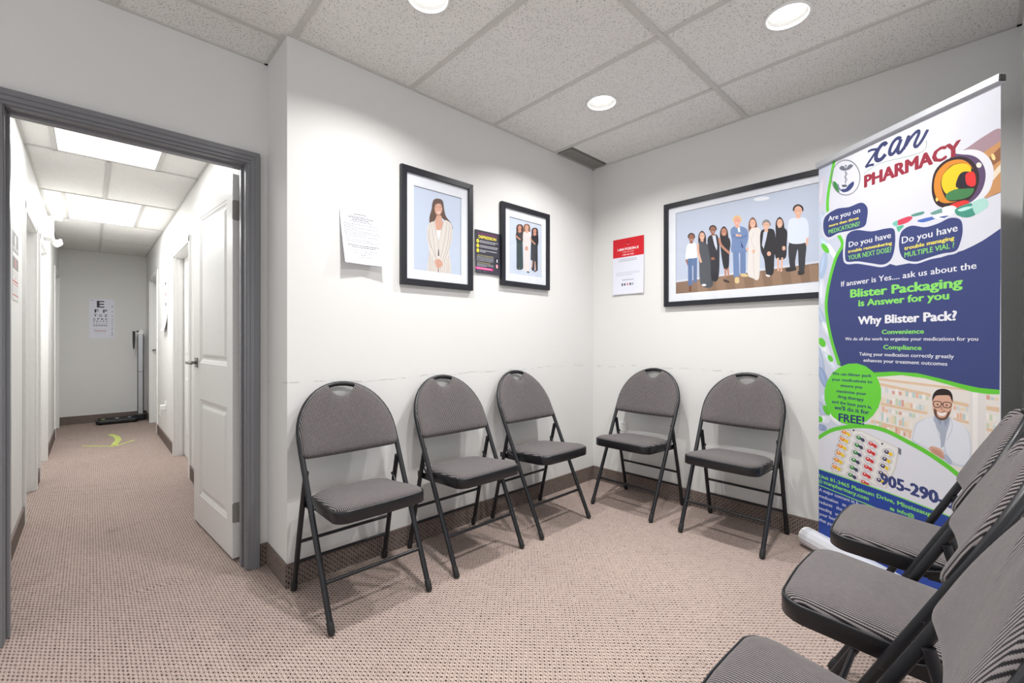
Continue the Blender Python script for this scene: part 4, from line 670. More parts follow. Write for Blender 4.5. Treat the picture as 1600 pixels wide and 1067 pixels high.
  ('p',(214,62,66),[278.5,440.0,276.4,437.3,273.2,435.1,269.3,433.7,264.9,433.1,260.6,433.5,256.8,434.8,253.8,436.9,252.0,439.6,251.5,442.6,252.3,445.6,254.5,448.4,257.7,450.5,261.7,452.0,266.1,452.5,270.4,452.0,274.1,450.7,277.1,448.6,278.9,446.0,279.4,443.0]),
  ('p',(214,62,66),[295.6,434.0,293.4,431.8,290.5,430.3,287.2,429.6,283.7,429.7,280.4,430.7,277.6,432.4,275.7,434.7,274.7,437.5,274.8,440.3,276.1,442.9,278.2,445.1,281.2,446.6,284.5,447.3,288.0,447.2,291.3,446.2,294.0,444.4,295.9,442.1,296.9,439.4,296.7,436.6]),
  ('p',(250,245,240),[269.1,444.4,267.4,443.1,264.6,442.7,261.7,443.3,259.8,444.7,259.7,446.4,261.4,447.8,264.3,448.2,267.2,447.6,269.0,446.1]),
  ('p',(205,200,204),[418.1,610.8,414.3,605.3,408.1,600.8,400.1,597.9,391.0,596.7,381.7,597.5,373.1,600.2,366.1,604.5,361.4,610.0,359.5,616.2,360.7,622.4,364.7,628.1,371.2,632.5,379.4,635.4,388.6,636.4,397.9,635.4,406.3,632.6,413.0,628.3,417.4,622.9,419.2,616.8]),
  ('p',(228,226,230),[413.9,611.6,410.8,607.2,405.6,603.7,398.8,601.4,391.2,600.6,383.3,601.3,376.0,603.5,370.0,607.1,366.0,611.6,364.3,616.5,365.1,621.5,368.4,626.0,373.8,629.5,380.7,631.8,388.5,632.5,396.3,631.6,403.4,629.3,409.2,625.8,413.1,621.4,414.7,616.5]),
  ('p',(74,72,98),[393.8,614.7,391.9,612.3,389.0,610.5,385.5,609.4,381.6,609.2,377.7,609.9,374.3,611.5,371.6,613.7,370.0,616.4,369.5,619.2,370.3,622.0,372.2,624.4,375.1,626.3,378.7,627.3,382.6,627.4,386.4,626.7,389.8,625.2,392.5,623.0,394.1,620.3,394.5,617.5]),
  ('p',(240,205,60),[409.0,607.7,407.1,605.8,404.5,604.6,401.5,604.1,398.4,604.5,395.4,605.7,392.9,607.6,391.2,609.9,390.3,612.6,390.4,615.2,391.5,617.6,393.5,619.5,396.1,620.8,399.1,621.2,402.3,620.8,405.2,619.6,407.6,617.7,409.4,615.3,410.2,612.7,410.1,610.1]),
  ('p',(250,245,240),[385.3,619.6,383.8,618.5,381.3,618.3,378.7,619.1,377.0,620.6,376.9,622.2,378.4,623.3,381.0,623.5,383.6,622.7,385.2,621.2]),
  ('p',(205,200,204),[409.5,576.6,405.6,571.0,399.3,566.5,391.2,563.4,382.0,562.0,372.7,562.7,364.0,565.2,356.9,569.4,352.2,574.9,350.3,581.1,351.5,587.4,355.5,593.1,362.1,597.7,370.4,600.7,379.7,601.8,389.0,601.0,397.5,598.4,404.3,594.2,408.8,588.8,410.5,582.7]),
  ('p',(228,226,230),[405.2,577.4,402.0,573.0,396.8,569.3,390.0,566.9,382.2,565.9,374.3,566.5,367.0,568.7,360.9,572.1,356.9,576.5,355.2,581.5,356.0,586.5,359.3,591.1,364.7,594.7,371.7,597.1,379.5,597.9,387.4,597.2,394.6,595.0,400.4,591.6,404.4,587.2,406.0,582.3]),
  ('p',(74,72,98),[384.9,580.2,383.0,577.7,380.1,575.9,376.5,574.7,372.6,574.5,368.7,575.1,365.2,576.6,362.5,578.8,360.9,581.4,360.4,584.3,361.2,587.1,363.2,589.6,366.1,591.5,369.7,592.6,373.6,592.8,377.5,592.1,380.9,590.6,383.6,588.4,385.2,585.8,385.6,583.0]),
  ('p',(240,205,60),[400.3,573.4,398.3,571.5,395.7,570.2,392.7,569.7,389.5,570.0,386.5,571.2,384.0,573.0,382.3,575.3,381.4,578.0,381.5,580.6,382.6,583.1,384.6,585.0,387.2,586.3,390.3,586.8,393.5,586.4,396.4,585.3,398.9,583.4,400.6,581.1,401.5,578.5,401.3,575.8]),
  ('p',(250,245,240),[376.3,585.0,374.8,583.8,372.3,583.6,369.7,584.3,368.0,585.8,367.9,587.4,369.4,588.6,372.0,588.8,374.6,588.1,376.3,586.6]),
  ('p',(205,200,204),[400.7,542.2,396.8,536.5,390.5,531.8,382.3,528.6,373.1,527.1,363.6,527.6,354.8,530.0,347.7,534.1,343.0,539.5,341.1,545.7,342.2,552.0,346.3,557.8,352.9,562.6,361.3,565.7,370.7,567.0,380.1,566.4,388.6,563.8,395.5,559.7,400.0,554.4,401.8,548.4]),
  ('p',(228,226,230),[396.4,542.9,393.2,538.4,387.9,534.7,381.1,532.1,373.3,531.0,365.2,531.5,357.8,533.5,351.8,536.8,347.6,541.2,345.9,546.2,346.8,551.3,350.1,555.9,355.6,559.6,362.6,562.1,370.5,563.1,378.5,562.5,385.7,560.4,391.6,557.1,395.6,552.7,397.2,547.9]),
  ('p',(74,72,98),[375.9,545.4,374.0,542.9,371.1,540.9,367.5,539.7,363.5,539.4,359.6,540.0,356.1,541.4,353.4,543.5,351.7,546.2,351.2,549.1,352.0,551.9,354.0,554.4,357.0,556.4,360.6,557.5,364.6,557.8,368.5,557.2,371.9,555.8,374.6,553.6,376.2,551.0,376.7,548.2]),
  ('p',(240,205,60),[391.4,538.8,389.5,536.8,386.8,535.5,383.8,534.9,380.6,535.2,377.6,536.3,375.1,538.1,373.3,540.5,372.4,543.1,372.5,545.8,373.6,548.2,375.6,550.2,378.3,551.5,381.4,552.1,384.6,551.7,387.5,550.6,390.0,548.8,391.8,546.5,392.6,543.9,392.5,541.3]),
  ('p',(250,245,240),[367.3,550.0,365.8,548.8,363.2,548.5,360.6,549.3,358.9,550.7,358.8,552.4,360.3,553.5,362.9,553.8,365.5,553.1,367.2,551.6]),
  ('p',(205,200,204),[391.9,507.5,388.0,501.7,381.6,496.9,373.3,493.5,364.0,491.8,354.4,492.1,345.6,494.4,338.4,498.4,333.6,503.8,331.7,510.0,332.9,516.3,337.0,522.2,343.7,527.1,352.2,530.4,361.6,531.9,371.1,531.4,379.7,529.0,386.6,525.0,391.2,519.7,393.0,513.7]),
  ('p',(228,226,230),[387.5,508.1,384.3,503.5,379.0,499.7,372.1,497.0,364.2,495.8,356.1,496.1,348.6,498.0,342.5,501.2,338.4,505.6,336.6,510.5,337.5,515.6,340.8,520.4,346.3,524.2,353.4,526.8,361.4,527.9,369.4,527.5,376.8,525.5,382.7,522.2,386.7,518.0,388.3,513.1]),
  ('p',(74,72,98),[366.9,510.2,364.9,507.7,362.0,505.7,358.3,504.4,354.3,504.0,350.4,504.5,346.9,505.9,344.1,508.0,342.4,510.6,342.0,513.5,342.8,516.4,344.8,518.9,347.7,520.9,351.4,522.2,355.4,522.5,359.3,522.0,362.8,520.6,365.5,518.5,367.2,515.9,367.6,513.0]),
  ('p',(240,205,60),[382.5,503.9,380.5,501.9,377.9,500.5,374.8,499.9,371.6,500.1,368.6,501.2,366.0,502.9,364.2,505.2,363.3,507.9,363.5,510.6,364.6,513.0,366.6,515.1,369.3,516.5,372.4,517.0,375.6,516.8,378.6,515.7,381.1,514.0,382.9,511.7,383.7,509.0,383.6,506.4]),
  ('p',(250,245,240),[358.2,514.7,356.6,513.5,354.0,513.2,351.4,513.9,349.7,515.3,349.6,517.0,351.1,518.2,353.7,518.5,356.4,517.8,358.1,516.4]),
  ('p',(205,200,204),[383.0,472.5,379.0,466.6,372.6,461.6,364.3,458.0,354.8,456.2,345.2,456.4,336.3,458.5,329.1,462.4,324.2,467.7,322.3,473.9,323.5,480.3,327.6,486.3,334.3,491.3,342.9,494.8,352.4,496.4,362.0,496.1,370.7,493.9,377.6,489.9,382.3,484.7,384.1,478.7]),
  ('p',(228,226,230),[378.6,473.0,375.3,468.3,370.0,464.4,363.0,461.6,355.0,460.2,346.9,460.4,339.3,462.2,333.2,465.3,329.0,469.6,327.2,474.6,328.1,479.7,331.5,484.5,337.0,488.5,344.2,491.2,352.2,492.5,360.3,492.2,367.7,490.3,373.7,487.1,377.7,482.9,379.4,478.0]),
  ('p',(74,72,98),[357.7,474.8,355.8,472.2,352.8,470.1,349.1,468.8,345.1,468.3,341.1,468.8,337.6,470.1,334.8,472.2,333.1,474.8,332.6,477.7,333.4,480.6,335.4,483.2,338.4,485.2,342.1,486.5,346.2,486.9,350.1,486.5,353.7,485.1,356.4,483.1,358.1,480.5,358.5,477.6]),
  ('p',(240,205,60),[373.5,468.7,371.5,466.7,368.9,465.2,365.7,464.5,362.5,464.7,359.4,465.7,356.9,467.4,355.1,469.7,354.2,472.4,354.3,475.1,355.4,477.6,357.5,479.6,360.2,481.1,363.3,481.7,366.5,481.5,369.6,480.5,372.1,478.8,373.9,476.5,374.8,473.9,374.6,471.2]),
  ('p',(250,245,240),[349.0,479.2,347.4,477.9,344.8,477.5,342.1,478.2,340.4,479.6,340.3,481.2,341.9,482.5,344.5,482.9,347.2,482.2,348.9,480.8]),
  ('p',(120,120,132),[434.9,652.5,449.5,646.9,447.7,619.2,434.9,625.1]),
  ('p',(60,60,70),[218.0,684.9,217.0,681.7,214.1,679.3,210.6,678.5,207.8,679.8,206.7,682.6,207.8,685.8,210.6,688.2,214.1,688.9,217.0,687.6]),
  ('p',(60,60,70),[365.5,652.0,364.6,649.0,362.1,646.7,359.0,646.0,356.6,647.2,355.6,649.7,356.6,652.8,359.0,655.0,362.1,655.7,364.6,654.6]),
  ('p',(90,90,95),[148.8,662.7,148.2,661.0,146.7,659.7,144.9,659.4,143.4,660.0,142.8,661.4,143.4,663.1,144.9,664.3,146.7,664.7,148.2,664.1]),
  ('p',(90,90,95),[141.0,638.0,140.4,636.4,138.9,635.1,137.0,634.7,135.5,635.3,134.9,636.7,135.5,638.4,137.0,639.7,138.9,640.1,140.4,639.4]),
  ('p',(90,90,95),[133.1,613.2,132.5,611.6,131.0,610.3,129.1,609.8,127.6,610.4,127.0,611.9,127.6,613.5,129.1,614.8,131.0,615.3,132.5,614.6]),
  ('p',(90,90,95),[125.2,588.3,124.6,586.6,123.1,585.3,121.2,584.8,119.6,585.4,119.0,586.8,119.6,588.5,121.2,589.8,123.1,590.3,124.6,589.7]),
  ('p',(90,90,95),[117.2,563.1,116.6,561.4,115.1,560.1,113.2,559.6,111.6,560.2,111.0,561.6,111.6,563.3,113.2,564.6,115.1,565.1,116.6,564.5]),
  ('p',(90,90,95),[109.2,537.8,108.6,536.1,107.0,534.7,105.1,534.2,103.5,534.8,102.9,536.2,103.5,537.9,105.1,539.3,107.0,539.8,108.6,539.2]),
  ('p',(90,90,95),[101.1,512.3,100.5,510.6,98.9,509.2,97.0,508.7,95.4,509.2,94.8,510.7,95.4,512.4,97.0,513.8,98.9,514.3,100.5,513.7]),
  ('p',(90,90,95),[92.9,486.6,92.3,484.9,90.7,483.5,88.8,483.0,87.2,483.5,86.6,484.9,87.2,486.7,88.8,488.1,90.7,488.6,92.3,488.0]),
  ('p',(90,90,95),[84.7,460.8,84.1,459.0,82.5,457.6,80.5,457.1,78.9,457.6,78.3,459.0,78.9,460.7,80.5,462.2,82.5,462.7,84.1,462.2]),
  ('l',(104,205,62),19.56,0,[-4.3,599.0,78.5,655.8,174.4,692.9,286.4,717.5,378.7,714.6,471.8,688.3,555.9,660.0,633.7,623.9,687.1,591.3,754.9,556.7,808.2,523.5]),
  ('p',(104,205,62),[302.9,977.3,414.6,989.6,517.9,989.9,608.8,974.3,693.7,957.8,744.7,950.7,806.8,950.2,806.8,933.9,770.0,930.2,719.6,933.2,638.4,952.3,549.2,970.5,449.3,976.4,333.5,958.4]),
  ('p',(110,214,66),[355.3,861.9,341.9,816.7,315.9,774.8,278.8,740.1,233.4,715.9,183.5,705.2,133.8,709.9,89.6,730.5,56.4,765.7,38.3,811.9,38.0,863.8,55.4,915.2,88.2,960.1,132.0,993.7,181.7,1013.1,231.7,1017.0,277.3,1006.2,314.7,982.3,341.2,948.2,355.0,906.9]),
  ('t', (48, 58, 112), 'We can blister pack', [87.9, 950.2, 307.9, 955.3], 14.3, 1),
  ('t', (48, 58, 112), 'your medications to', [84.1, 919.8, 312.0, 926.6], 14.3, 1),
  ('t', (48, 58, 112), 'ensure you', [136.1, 893.0, 260.1, 895.8], 14.3, 1),
  ('t', (48, 58, 112), 'maximize your', [112.9, 862.0, 281.6, 865.7], 14.3, 1),
  ('t', (48, 58, 112), 'drug therapy', [120.3, 834.3, 267.7, 835.3], 15.3, 1),
  ('t', (48, 58, 112), 'and the best part is,', [84.1, 802.9, 310.0, 805.1], 15.3, 1),
  ('t', (48, 58, 112), "we'll do it for", [99.2, 771.9, 295.4, 775.6], 20.4, 1),
  ('t', (48, 58, 112), 'FREE!', [125.2, 714.8, 270.9, 722.1], 38.8, 1),
  ('p',(46,74,160),[-4.3,431.4,322.3,433.9,572.0,427.8,808.2,416.2,809.3,-54.2,-0.0,61.2]),
  ('l',(140,225,105),5.17,0,[-4.3,431.4,322.3,433.9,572.0,427.8,808.2,416.2]),
  ('l',(140,225,105),4.8,0,[-4.3,344.0,163.3,342.6,286.4,342.0,482.9,338.3]),
  ('t', (62, 72, 125), '905-290-0', [350.6, 464.0, 664.4, 458.8], 49.0, 1.6),
  ('t', (140, 225, 105), 'Unit 81-3465 Platinum Drive, Mississauga', [2.7, 386.5, 589.3, 396.7], 18.2, 1),
  ('t', (140, 225, 105), 'zcanpharmacy.com', [29.6, 361.7, 293.2, 362.6], 19.7, 1),
  ('l',(140,225,105),2.68,1,[12.2,376.1,21.6,373.5,21.6,363.6,12.2,357.3,2.7,360.9,2.7,368.7]),
  ('l',(140,225,105),2.18,0,[2.7,365.4,21.6,368.0]),
  ('l',(140,225,105),2.2,0,[12.2,376.1,12.2,357.3]),
  ('p',(140,225,105),[397.5,371.0,418.2,369.5,418.2,358.4,397.5,357.9]),
  ('l',(46,74,160),1.4,0,[397.5,369.1,407.9,361.9,418.2,368.6]),
  ('t', (140, 225, 105), 'info@', [430.3, 361.2, 505.8, 361.9], 16.2, 1),
  ('t', (225, 228, 240), 'A major concern in h', [2.7, 313.2, 238.2, 321.8], 16.9, 0),
  ('t', (225, 228, 240), 'medication   as   w', [2.7, 279.9, 212.4, 288.0], 17.0, 0),
  ('t', (225, 228, 240), 'reduces   the   c', [2.7, 246.6, 181.3, 259.9], 17.1, 0),
  ('t', (225, 228, 240), 'needing   mo', [2.7, 213.3, 139.8, 222.9], 17.2, 0),
  ('t', (225, 228, 240), 'your health', [2.7, 182.2, 134.9, 192.7], 17.3, 0),
  ('t', (225, 228, 240), 'that you', [2.7, 150.0, 96.7, 155.8], 17.4, 0),
  ('t', (238, 239, 245), 'If answer is Yes.... ask us about the', [140.2, 1406.8, 735.1, 1404.2], 25.9, 0),
  ('t', (140, 225, 105), 'Blister Packaging', [192.6, 1345.7, 689.2, 1340.8], 38.4, 1.25),
  ('t', (140, 225, 105), 'is Answer for you', [237.6, 1298.5, 641.3, 1297.1], 30.4, 1.2),
  ('t', (238, 239, 245), 'Why Blister Pack?', [235.9, 1209.5, 669.2, 1211.2], 36.9, 1.3),
  ('t', (140, 225, 105), 'Convenience', [357.8, 1160.2, 544.8, 1160.1], 19.4, 1),
  ('t', (238, 239, 245), 'We do all the work to organize your medications for you', [164.0, 1131.3, 740.2, 1129.2], 14.9, 0),
  ('t', (140, 225, 105), 'Compliance', [365.4, 1090.0, 535.3, 1089.9], 19.4, 1),
  ('t', (238, 239, 245), 'Taking your medication correctly greatly', [242.7, 1057.0, 658.1, 1059.0], 15.8, 0),
  ('t', (238, 239, 245), 'enhances your treatment outcomes', [265.2, 1027.4, 634.5, 1028.5], 15.8, 0),
  ('s',(168,140,150),[678.1,1863.0,710.9,1879.0,760.9,1897.0,808.1,1902.0,810.3,1843.0,784.8,1818.6,742.5,1814.4]),
  ('p',(205,150,100),[810.3,1856.9,810.3,1669.7,760.9,1663.0,723.7,1748.4,748.7,1833.7]),
  ('p',(150,100,70),[810.3,1836.0,810.3,1787.1,760.9,1763.8,754.8,1795.0]),
  ('p',(238,224,200),[810.3,1773.1,810.3,1745.1,769.9,1703.1,768.1,1732.4]),
  ('s',(232,232,240),[657.9,1871.4,704.4,1869.9,748.7,1844.5,778.9,1799.7,789.5,1745.9,778.9,1692.9,754.8,1664.9,723.7,1660.1,742.5,1712.5,736.3,1787.7,704.4,1844.6]),
  ('s',(96,74,110),[644.1,1861.7,691.4,1856.0,733.1,1829.1,757.8,1786.6,763.9,1741.1,751.7,1694.8,723.7,1666.0,691.4,1662.5,657.9,1695.7]),
  ('s',(52,34,40),[586.8,1829.4,630.1,1859.7,684.8,1851.2,723.7,1814.6,743.7,1755.7,733.1,1701.1,704.4,1669.7,657.9,1661.3,615.9,1671.4,586.8,1702.3,574.9,1761.9]),
  ('s',(220,140,50),[595.6,1822.1,633.6,1848.9,681.5,1840.5,714.1,1807.3,728.7,1757.6,717.3,1710.0,691.4,1685.0,651.0,1681.0,614.5,1692.2,591.2,1724.7,583.8,1774.8]),
  ('s',(60,40,34),[619.5,1805.4,651.0,1829.8,691.4,1821.5,723.7,1785.2,731.2,1731.0,717.3,1691.6,678.1,1680.2,637.1,1693.0,617.3,1732.0,610.1,1773.5]),
  ('s',(246,205,40),[623.0,1808.0,657.9,1828.6,697.9,1817.4,717.3,1791.3,704.4,1755.3,671.4,1729.3,637.1,1717.7,617.3,1747.6,613.0,1780.4]),
  ('s',(44,36,48),[678.1,1783.7,704.4,1785.1,730.0,1760.8,726.8,1717.9,697.9,1724.0,664.7,1739.2]),
  ('s',(232,56,56),[699.2,1775.8,720.5,1779.0,731.2,1760.3,731.2,1723.7,714.1,1723.7,700.5,1741.8]),
  ('s',(70,130,80),[630.1,1720.0,657.9,1730.0,691.4,1722.5,726.8,1710.5,710.9,1686.2,671.4,1685.3,633.6,1697.1]),
  ('s',(240,214,120),[590.5,1717.0,597.8,1716.3,600.0,1704.5,592.7,1703.6]),
  ('p',(250,240,220),[751.1,1791.4,750.7,1788.4,749.5,1786.0,747.6,1784.5,745.2,1784.0,742.5,1784.5,739.8,1786.1,737.4,1788.5,735.4,1791.5,734.2,1794.8,733.8,1798.2,734.2,1801.1,735.4,1803.5,737.4,1805.0,739.8,1805.5,742.5,1804.9,745.2,1803.4,747.6,1801.0,749.5,1798.0,750.7,1794.7]),
  ('p',(244,220,150),[793.2,1806.9,794.1,1802.8,794.3,1799.0,793.9,1796.0,792.9,1794.1,791.4,1793.3,789.5,1793.9,787.4,1795.8,785.4,1798.7,783.6,1802.5,782.2,1806.6,781.4,1810.8,781.1,1814.6,781.6,1817.6,782.6,1819.6,784.1,1820.3,786.0,1819.7,788.1,1817.8,790.1,1814.8,791.9,1811.1]),
  ('l',(70,60,70),1.9,0,[760.9,1660.1,810.3,1669.7]),
  ('s',(92,150,140),[493.7,1676.8,541.4,1677.2,541.4,1665.8,501.8,1666.2]),
  ('s',(110,160,150),[571.9,1662.8,630.1,1669.5,637.1,1655.9,586.8,1650.7]),
  ('s',(216,72,96),[426.2,1665.5,477.2,1673.0,497.8,1663.2,477.2,1647.7,434.9,1646.0]),
  ('s',(120,196,180),[408.6,1661.5,430.6,1668.7,430.6,1642.8,415.7,1649.2]),
  ('s',(80,110,190),[517.8,1645.3,579.4,1644.8,590.5,1633.8,541.4,1630.8]),
  ('s',(236,238,244),[579.4,1640.8,601.5,1650.5,657.9,1626.9,630.1,1617.5]),
  ('s',(226,60,56),[644.1,1673.1,691.4,1677.5,710.9,1664.0,691.4,1649.0,657.9,1653.6]),
  ('s',(236,240,244),[615.9,1669.9,651.0,1668.7,668.1,1652.9,657.9,1634.5,623.0,1644.4]),
  ('s',(60,86,150),[602.9,1635.9,637.1,1632.7,630.1,1625.3]),
  ('s',(92,184,150),[426.2,1639.6,460.5,1639.4,439.2,1614.9]),
  ('s',(70,150,130),[661.3,1648.8,691.4,1658.8,723.7,1654.2,733.1,1613.2,704.4,1606.5,671.4,1623.1]),
  ('s',(176,222,212),[720.5,1655.1,748.7,1665.4,768.1,1657.1,771.7,1630.9,748.7,1616.1,731.2,1612.3]),
  ('s',(190,236,226),[671.4,1645.9,697.9,1649.3,720.5,1644.8,717.3,1638.4,684.8,1635.9]),
  ('l',(220,222,234),25.0,1,[29.5,1760.6,48.1,1796.7,113.9,1813.3,187.2,1801.5,253.9,1803.1,286.3,1767.3,283.3,1712.7,266.2,1681.9,192.6,1681.3,125.5,1685.9,66.4,1676.7,35.7,1707.4]),
  ('l',(220,222,234),22.71,1,[165.1,1608.1,176.2,1664.0,224.7,1676.3,306.1,1649.9,372.5,1646.1,413.1,1636.0,421.9,1597.5,417.5,1537.8,399.7,1495.9,363.3,1481.9,306.1,1498.0,235.2,1519.7,175.1,1528.3,162.9,1559.8]),
  ('l',(220,222,234),18.3,1,[439.2,1576.3,452.1,1616.0,493.7,1629.2,549.1,1608.5,601.5,1611.1,644.1,1621.5,681.5,1603.7,688.7,1558.2,679.5,1511.4,663.3,1484.4,615.9,1483.7,556.8,1475.8,509.8,1469.5,460.5,1490.9,441.8,1528.6]),
  ('s',(62,72,125),[29.5,1760.6,48.1,1796.7,113.9,1813.3,187.2,1801.5,253.9,1803.1,286.3,1767.3,283.3,1712.7,266.2,1681.9,192.6,1681.3,125.5,1685.9,66.4,1676.7,35.7,1707.4]),
  ('s',(62,72,125),[165.1,1608.1,176.2,1664.0,224.7,1676.3,306.1,1649.9,372.5,1646.1,413.1,1636.0,421.9,1597.5,417.5,1537.8,399.7,1495.9,363.3,1481.9,306.1,1498.0,235.2,1519.7,175.1,1528.3,162.9,1559.8]),
  ('s',(62,72,125),[439.2,1576.3,452.1,1616.0,493.7,1629.2,549.1,1608.5,601.5,1611.1,644.1,1621.5,681.5,1603.7,688.7,1558.2,679.5,1511.4,663.3,1484.4,615.9,1483.7,556.8,1475.8,509.8,1469.5,460.5,1490.9,441.8,1528.6]),
  ('t', (238, 239, 245), 'Are you on', [61.5, 1762.4, 247.7, 1757.1], 25.4, 0),
  ('t', (240, 225, 90), 'more than three', [66.4, 1730.6, 239.4, 1726.5], 13.7, 1),
  ('t', (140, 225, 105), 'MEDICATIONS?', [64.0, 1695.6, 245.6, 1692.8], 21.5, 0),
  ('t', (238, 239, 245), 'Do you have', [185.0, 1599.1, 402.4, 1597.6], 26.6, 0),
  ('t', (240, 225, 90), 'trouble remembering', [179.5, 1571.2, 406.9, 1566.1], 14.7, 1),
  ('t', (140, 225, 105), 'YOUR NEXT DOSE?', [181.7, 1534.9, 404.2, 1533.5], 22.9, 0),
  ('t', (238, 239, 245), 'Do you have', [451.2, 1560.0, 671.4, 1562.4], 28.9, 0),
  ('t', (240, 225, 90), 'trouble managing', [461.4, 1528.9, 659.9, 1530.9], 16.1, 1),
  ('t', (140, 225, 105), 'MULTIPLE VIAL ?', [463.1, 1496.4, 659.9, 1499.6], 21.7, 0),
  ('t', (150, 44, 62), 'PHARMACY', [268.2, 1871.4, 683.5, 1862.3], 55.0, 1.7),
  ('l',(56,62,104),11.34,0,[288.3,2036.1,308.0,2036.9,337.0,2028.2]),
  ('l',(56,62,104),12.29,0,[337.0,2028.2,308.0,1998.5,276.3,1966.9]),
  ('l',(56,62,104),11.42,0,[276.3,1966.9,298.2,1967.6,319.7,1962.9]),
  ('l',(56,62,104),19.55,0,[379.8,2027.6,372.5,2039.6,355.8,2038.0,337.0,2018.3,329.3,1991.7,338.9,1975.2,357.7,1974.7,376.2,1988.5]),
  ('l',(56,62,104),15.97,0,[447.0,2025.7,433.2,2037.0,412.2,2027.4,397.9,2003.9,396.1,1983.7,408.6,1975.0,429.7,1992.1,445.2,2019.6]),
  ('l',(56,62,104),15.54,0,[448.7,2024.9,436.6,1997.7,433.2,1976.8,443.5,1967.3,462.2,1983.2]),
  ('l',(56,62,104),15.1,0,[482.2,2026.7,470.6,1999.9,458.8,1974.5]),
  ('l',(56,62,104),13.84,0,[467.3,1984.4,487.1,2009.3,509.8,2025.6,522.6,2026.3,522.6,2011.5,509.8,1987.5,506.6,1972.4,516.2,1963.2,536.7,1980.5,559.8,2015.3]),
  ('l',(90,140,100),2.09,0,[266.2,1936.4,325.5,1955.2,390.7,1951.7,477.2,1936.4,541.4,1932.0,555.2,1954.4,552.9,1974.9]),
  ('l',(130,132,140),4.95,1,[246.7,1927.6,239.1,1893.1,217.5,1870.4,185.5,1864.1,148.9,1876.0,114.9,1904.6,90.8,1944.5,82.1,1987.4,90.8,2024.0,114.9,2046.4,148.9,2050.3,185.5,2035.6,217.5,2006.0,239.1,1967.6]),
  ('l',(110,114,126),4.16,0,[168.4,2014.4,166.2,1924.7]),
  ('p',(110,114,126),[174.0,2014.2,172.9,2011.8,170.2,2011.1,166.7,2012.4,163.9,2015.3,162.9,2018.6,163.9,2021.0,166.7,2021.7,170.2,2020.3,172.9,2017.5]),
  ('s',(110,114,126),[166.2,2002.6,150.6,2023.4,130.1,2021.4,139.2,2006.1,161.8,1993.6]),
  ('s',(110,114,126),[170.7,2000.9,188.2,2014.5,209.9,2002.2,194.8,1991.7,175.1,1990.5]),
  ('l',(110,114,126),3.14,0,[161.8,1987.7,177.3,1970.3,159.5,1963.2,175.1,1943.9,161.8,1935.0]),
  ('s',(60,140,70),[92.8,1963.4,111.6,1950.7,120.9,1925.6,130.1,1894.7,109.2,1915.6,95.1,1940.4]),
  ('l',(70,80,120),5.33,0,[120.9,1940.5,130.1,1912.5,155.1,1888.4]),
  ('s',(60,70,120),[143.8,1905.9,166.2,1900.3,186.1,1914.8,212.0,1921.1,209.9,1898.9,183.9,1882.7,150.6,1887.9]),
  ('s',(90,95,110),[146.0,1926.8,172.9,1917.5,170.7,1908.5,148.3,1916.2]),
 ],
 'portrait': [
  ('p',(190,201,220),[1318.4,2011.9,1637.9,2018.4,1637.9,1530.4,1318.4,1524.4]),
  ('s',(92,70,58),[1443.2,1946.6,1473.5,1956.9,1502.6,1948.5,1513.3,1895.3,1526.8,1860.9,1558.5,1833.2,1573.2,1798.3,1531.3,1809.6,1508.9,1842.6,1477.9,1847.8,1443.2,1823.0,1436.3,1774.6,1421.8,1761.2,1410.8,1802.5,1410.8,1838.6,1424.3,1884.6,1429.5,1921.8]),
  ('p',(206,158,138),[1458.7,1855.1,1492.0,1861.5,1497.3,1833.1,1506.2,1819.9,1486.7,1772.3,1458.7,1770.4,1443.2,1808.5]),
  ('s',(206,158,138),[1446.6,1910.9,1453.5,1927.0,1477.9,1938.0,1495.5,1921.2,1497.3,1892.1,1484.9,1866.1,1469.2,1858.6,1453.5,1865.0,1445.8,1885.3]),
  ('s',(92,70,58),[1443.2,1901.5,1443.2,1928.4,1464.8,1945.5,1488.5,1947.7,1500.8,1929.7,1500.8,1900.2,1488.5,1927.1,1467.4,1926.3,1453.5,1918.2]),
  ('s',(240,236,236),[1458.7,1880.6,1472.7,1878.3,1486.7,1885.5,1474.4,1872.8]),
  ('l',(70,50,46),1.99,0,[1453.5,1903.6,1463.9,1907.3]),
  ('l',(70,50,46),2.01,0,[1477.9,1907.2,1490.2,1911.3]),
  ('s',(214,208,202),[1443.2,1815.7,1410.8,1802.5,1396.4,1771.2,1393.9,1713.4,1407.4,1658.0,1400.6,1585.1,1395.6,1521.4,1443.2,1522.8,1495.5,1524.6,1558.5,1526.7,1556.7,1604.4,1547.6,1663.1,1565.8,1725.7,1571.4,1786.7,1558.5,1829.5,1511.5,1837.2,1492.0,1773.2,1477.9,1741.4,1458.7,1767.5]),
  ('p',(244,244,248),[1458.7,1770.4,1488.5,1775.5,1482.3,1727.5,1472.7,1711.3,1462.2,1738.9]),
  ('l',(150,138,132),2.03,0,[1410.8,1795.3,1410.8,1730.5,1421.8,1660.0]),
  ('l',(150,138,132),2.06,0,[1422.6,1804.7,1434.6,1734.4,1443.2,1677.6,1451.8,1606.0]),
  ('l',(150,138,132),2.05,0,[1400.6,1757.6,1405.7,1700.9,1434.6,1647.4,1458.7,1599.6]),
  ('l',(150,138,132),2.08,0,[1434.6,1810.5,1451.8,1766.3,1469.2,1710.7,1471.8,1667.2]),
  ('l',(150,138,132),2.1,0,[1506.2,1827.3,1492.0,1773.2,1476.2,1711.8]),
  ('l',(150,138,132),2.11,0,[1531.3,1832.0,1524.1,1763.8,1506.2,1686.9,1486.7,1610.5]),
  ('l',(150,138,132),2.13,0,[1549.4,1827.8,1543.9,1752.2,1527.7,1675.2,1497.3,1597.1]),
  ('l',(150,138,132),2.14,0,[1562.2,1800.2,1558.5,1739.6,1538.5,1661.8,1506.2,1590.8]),
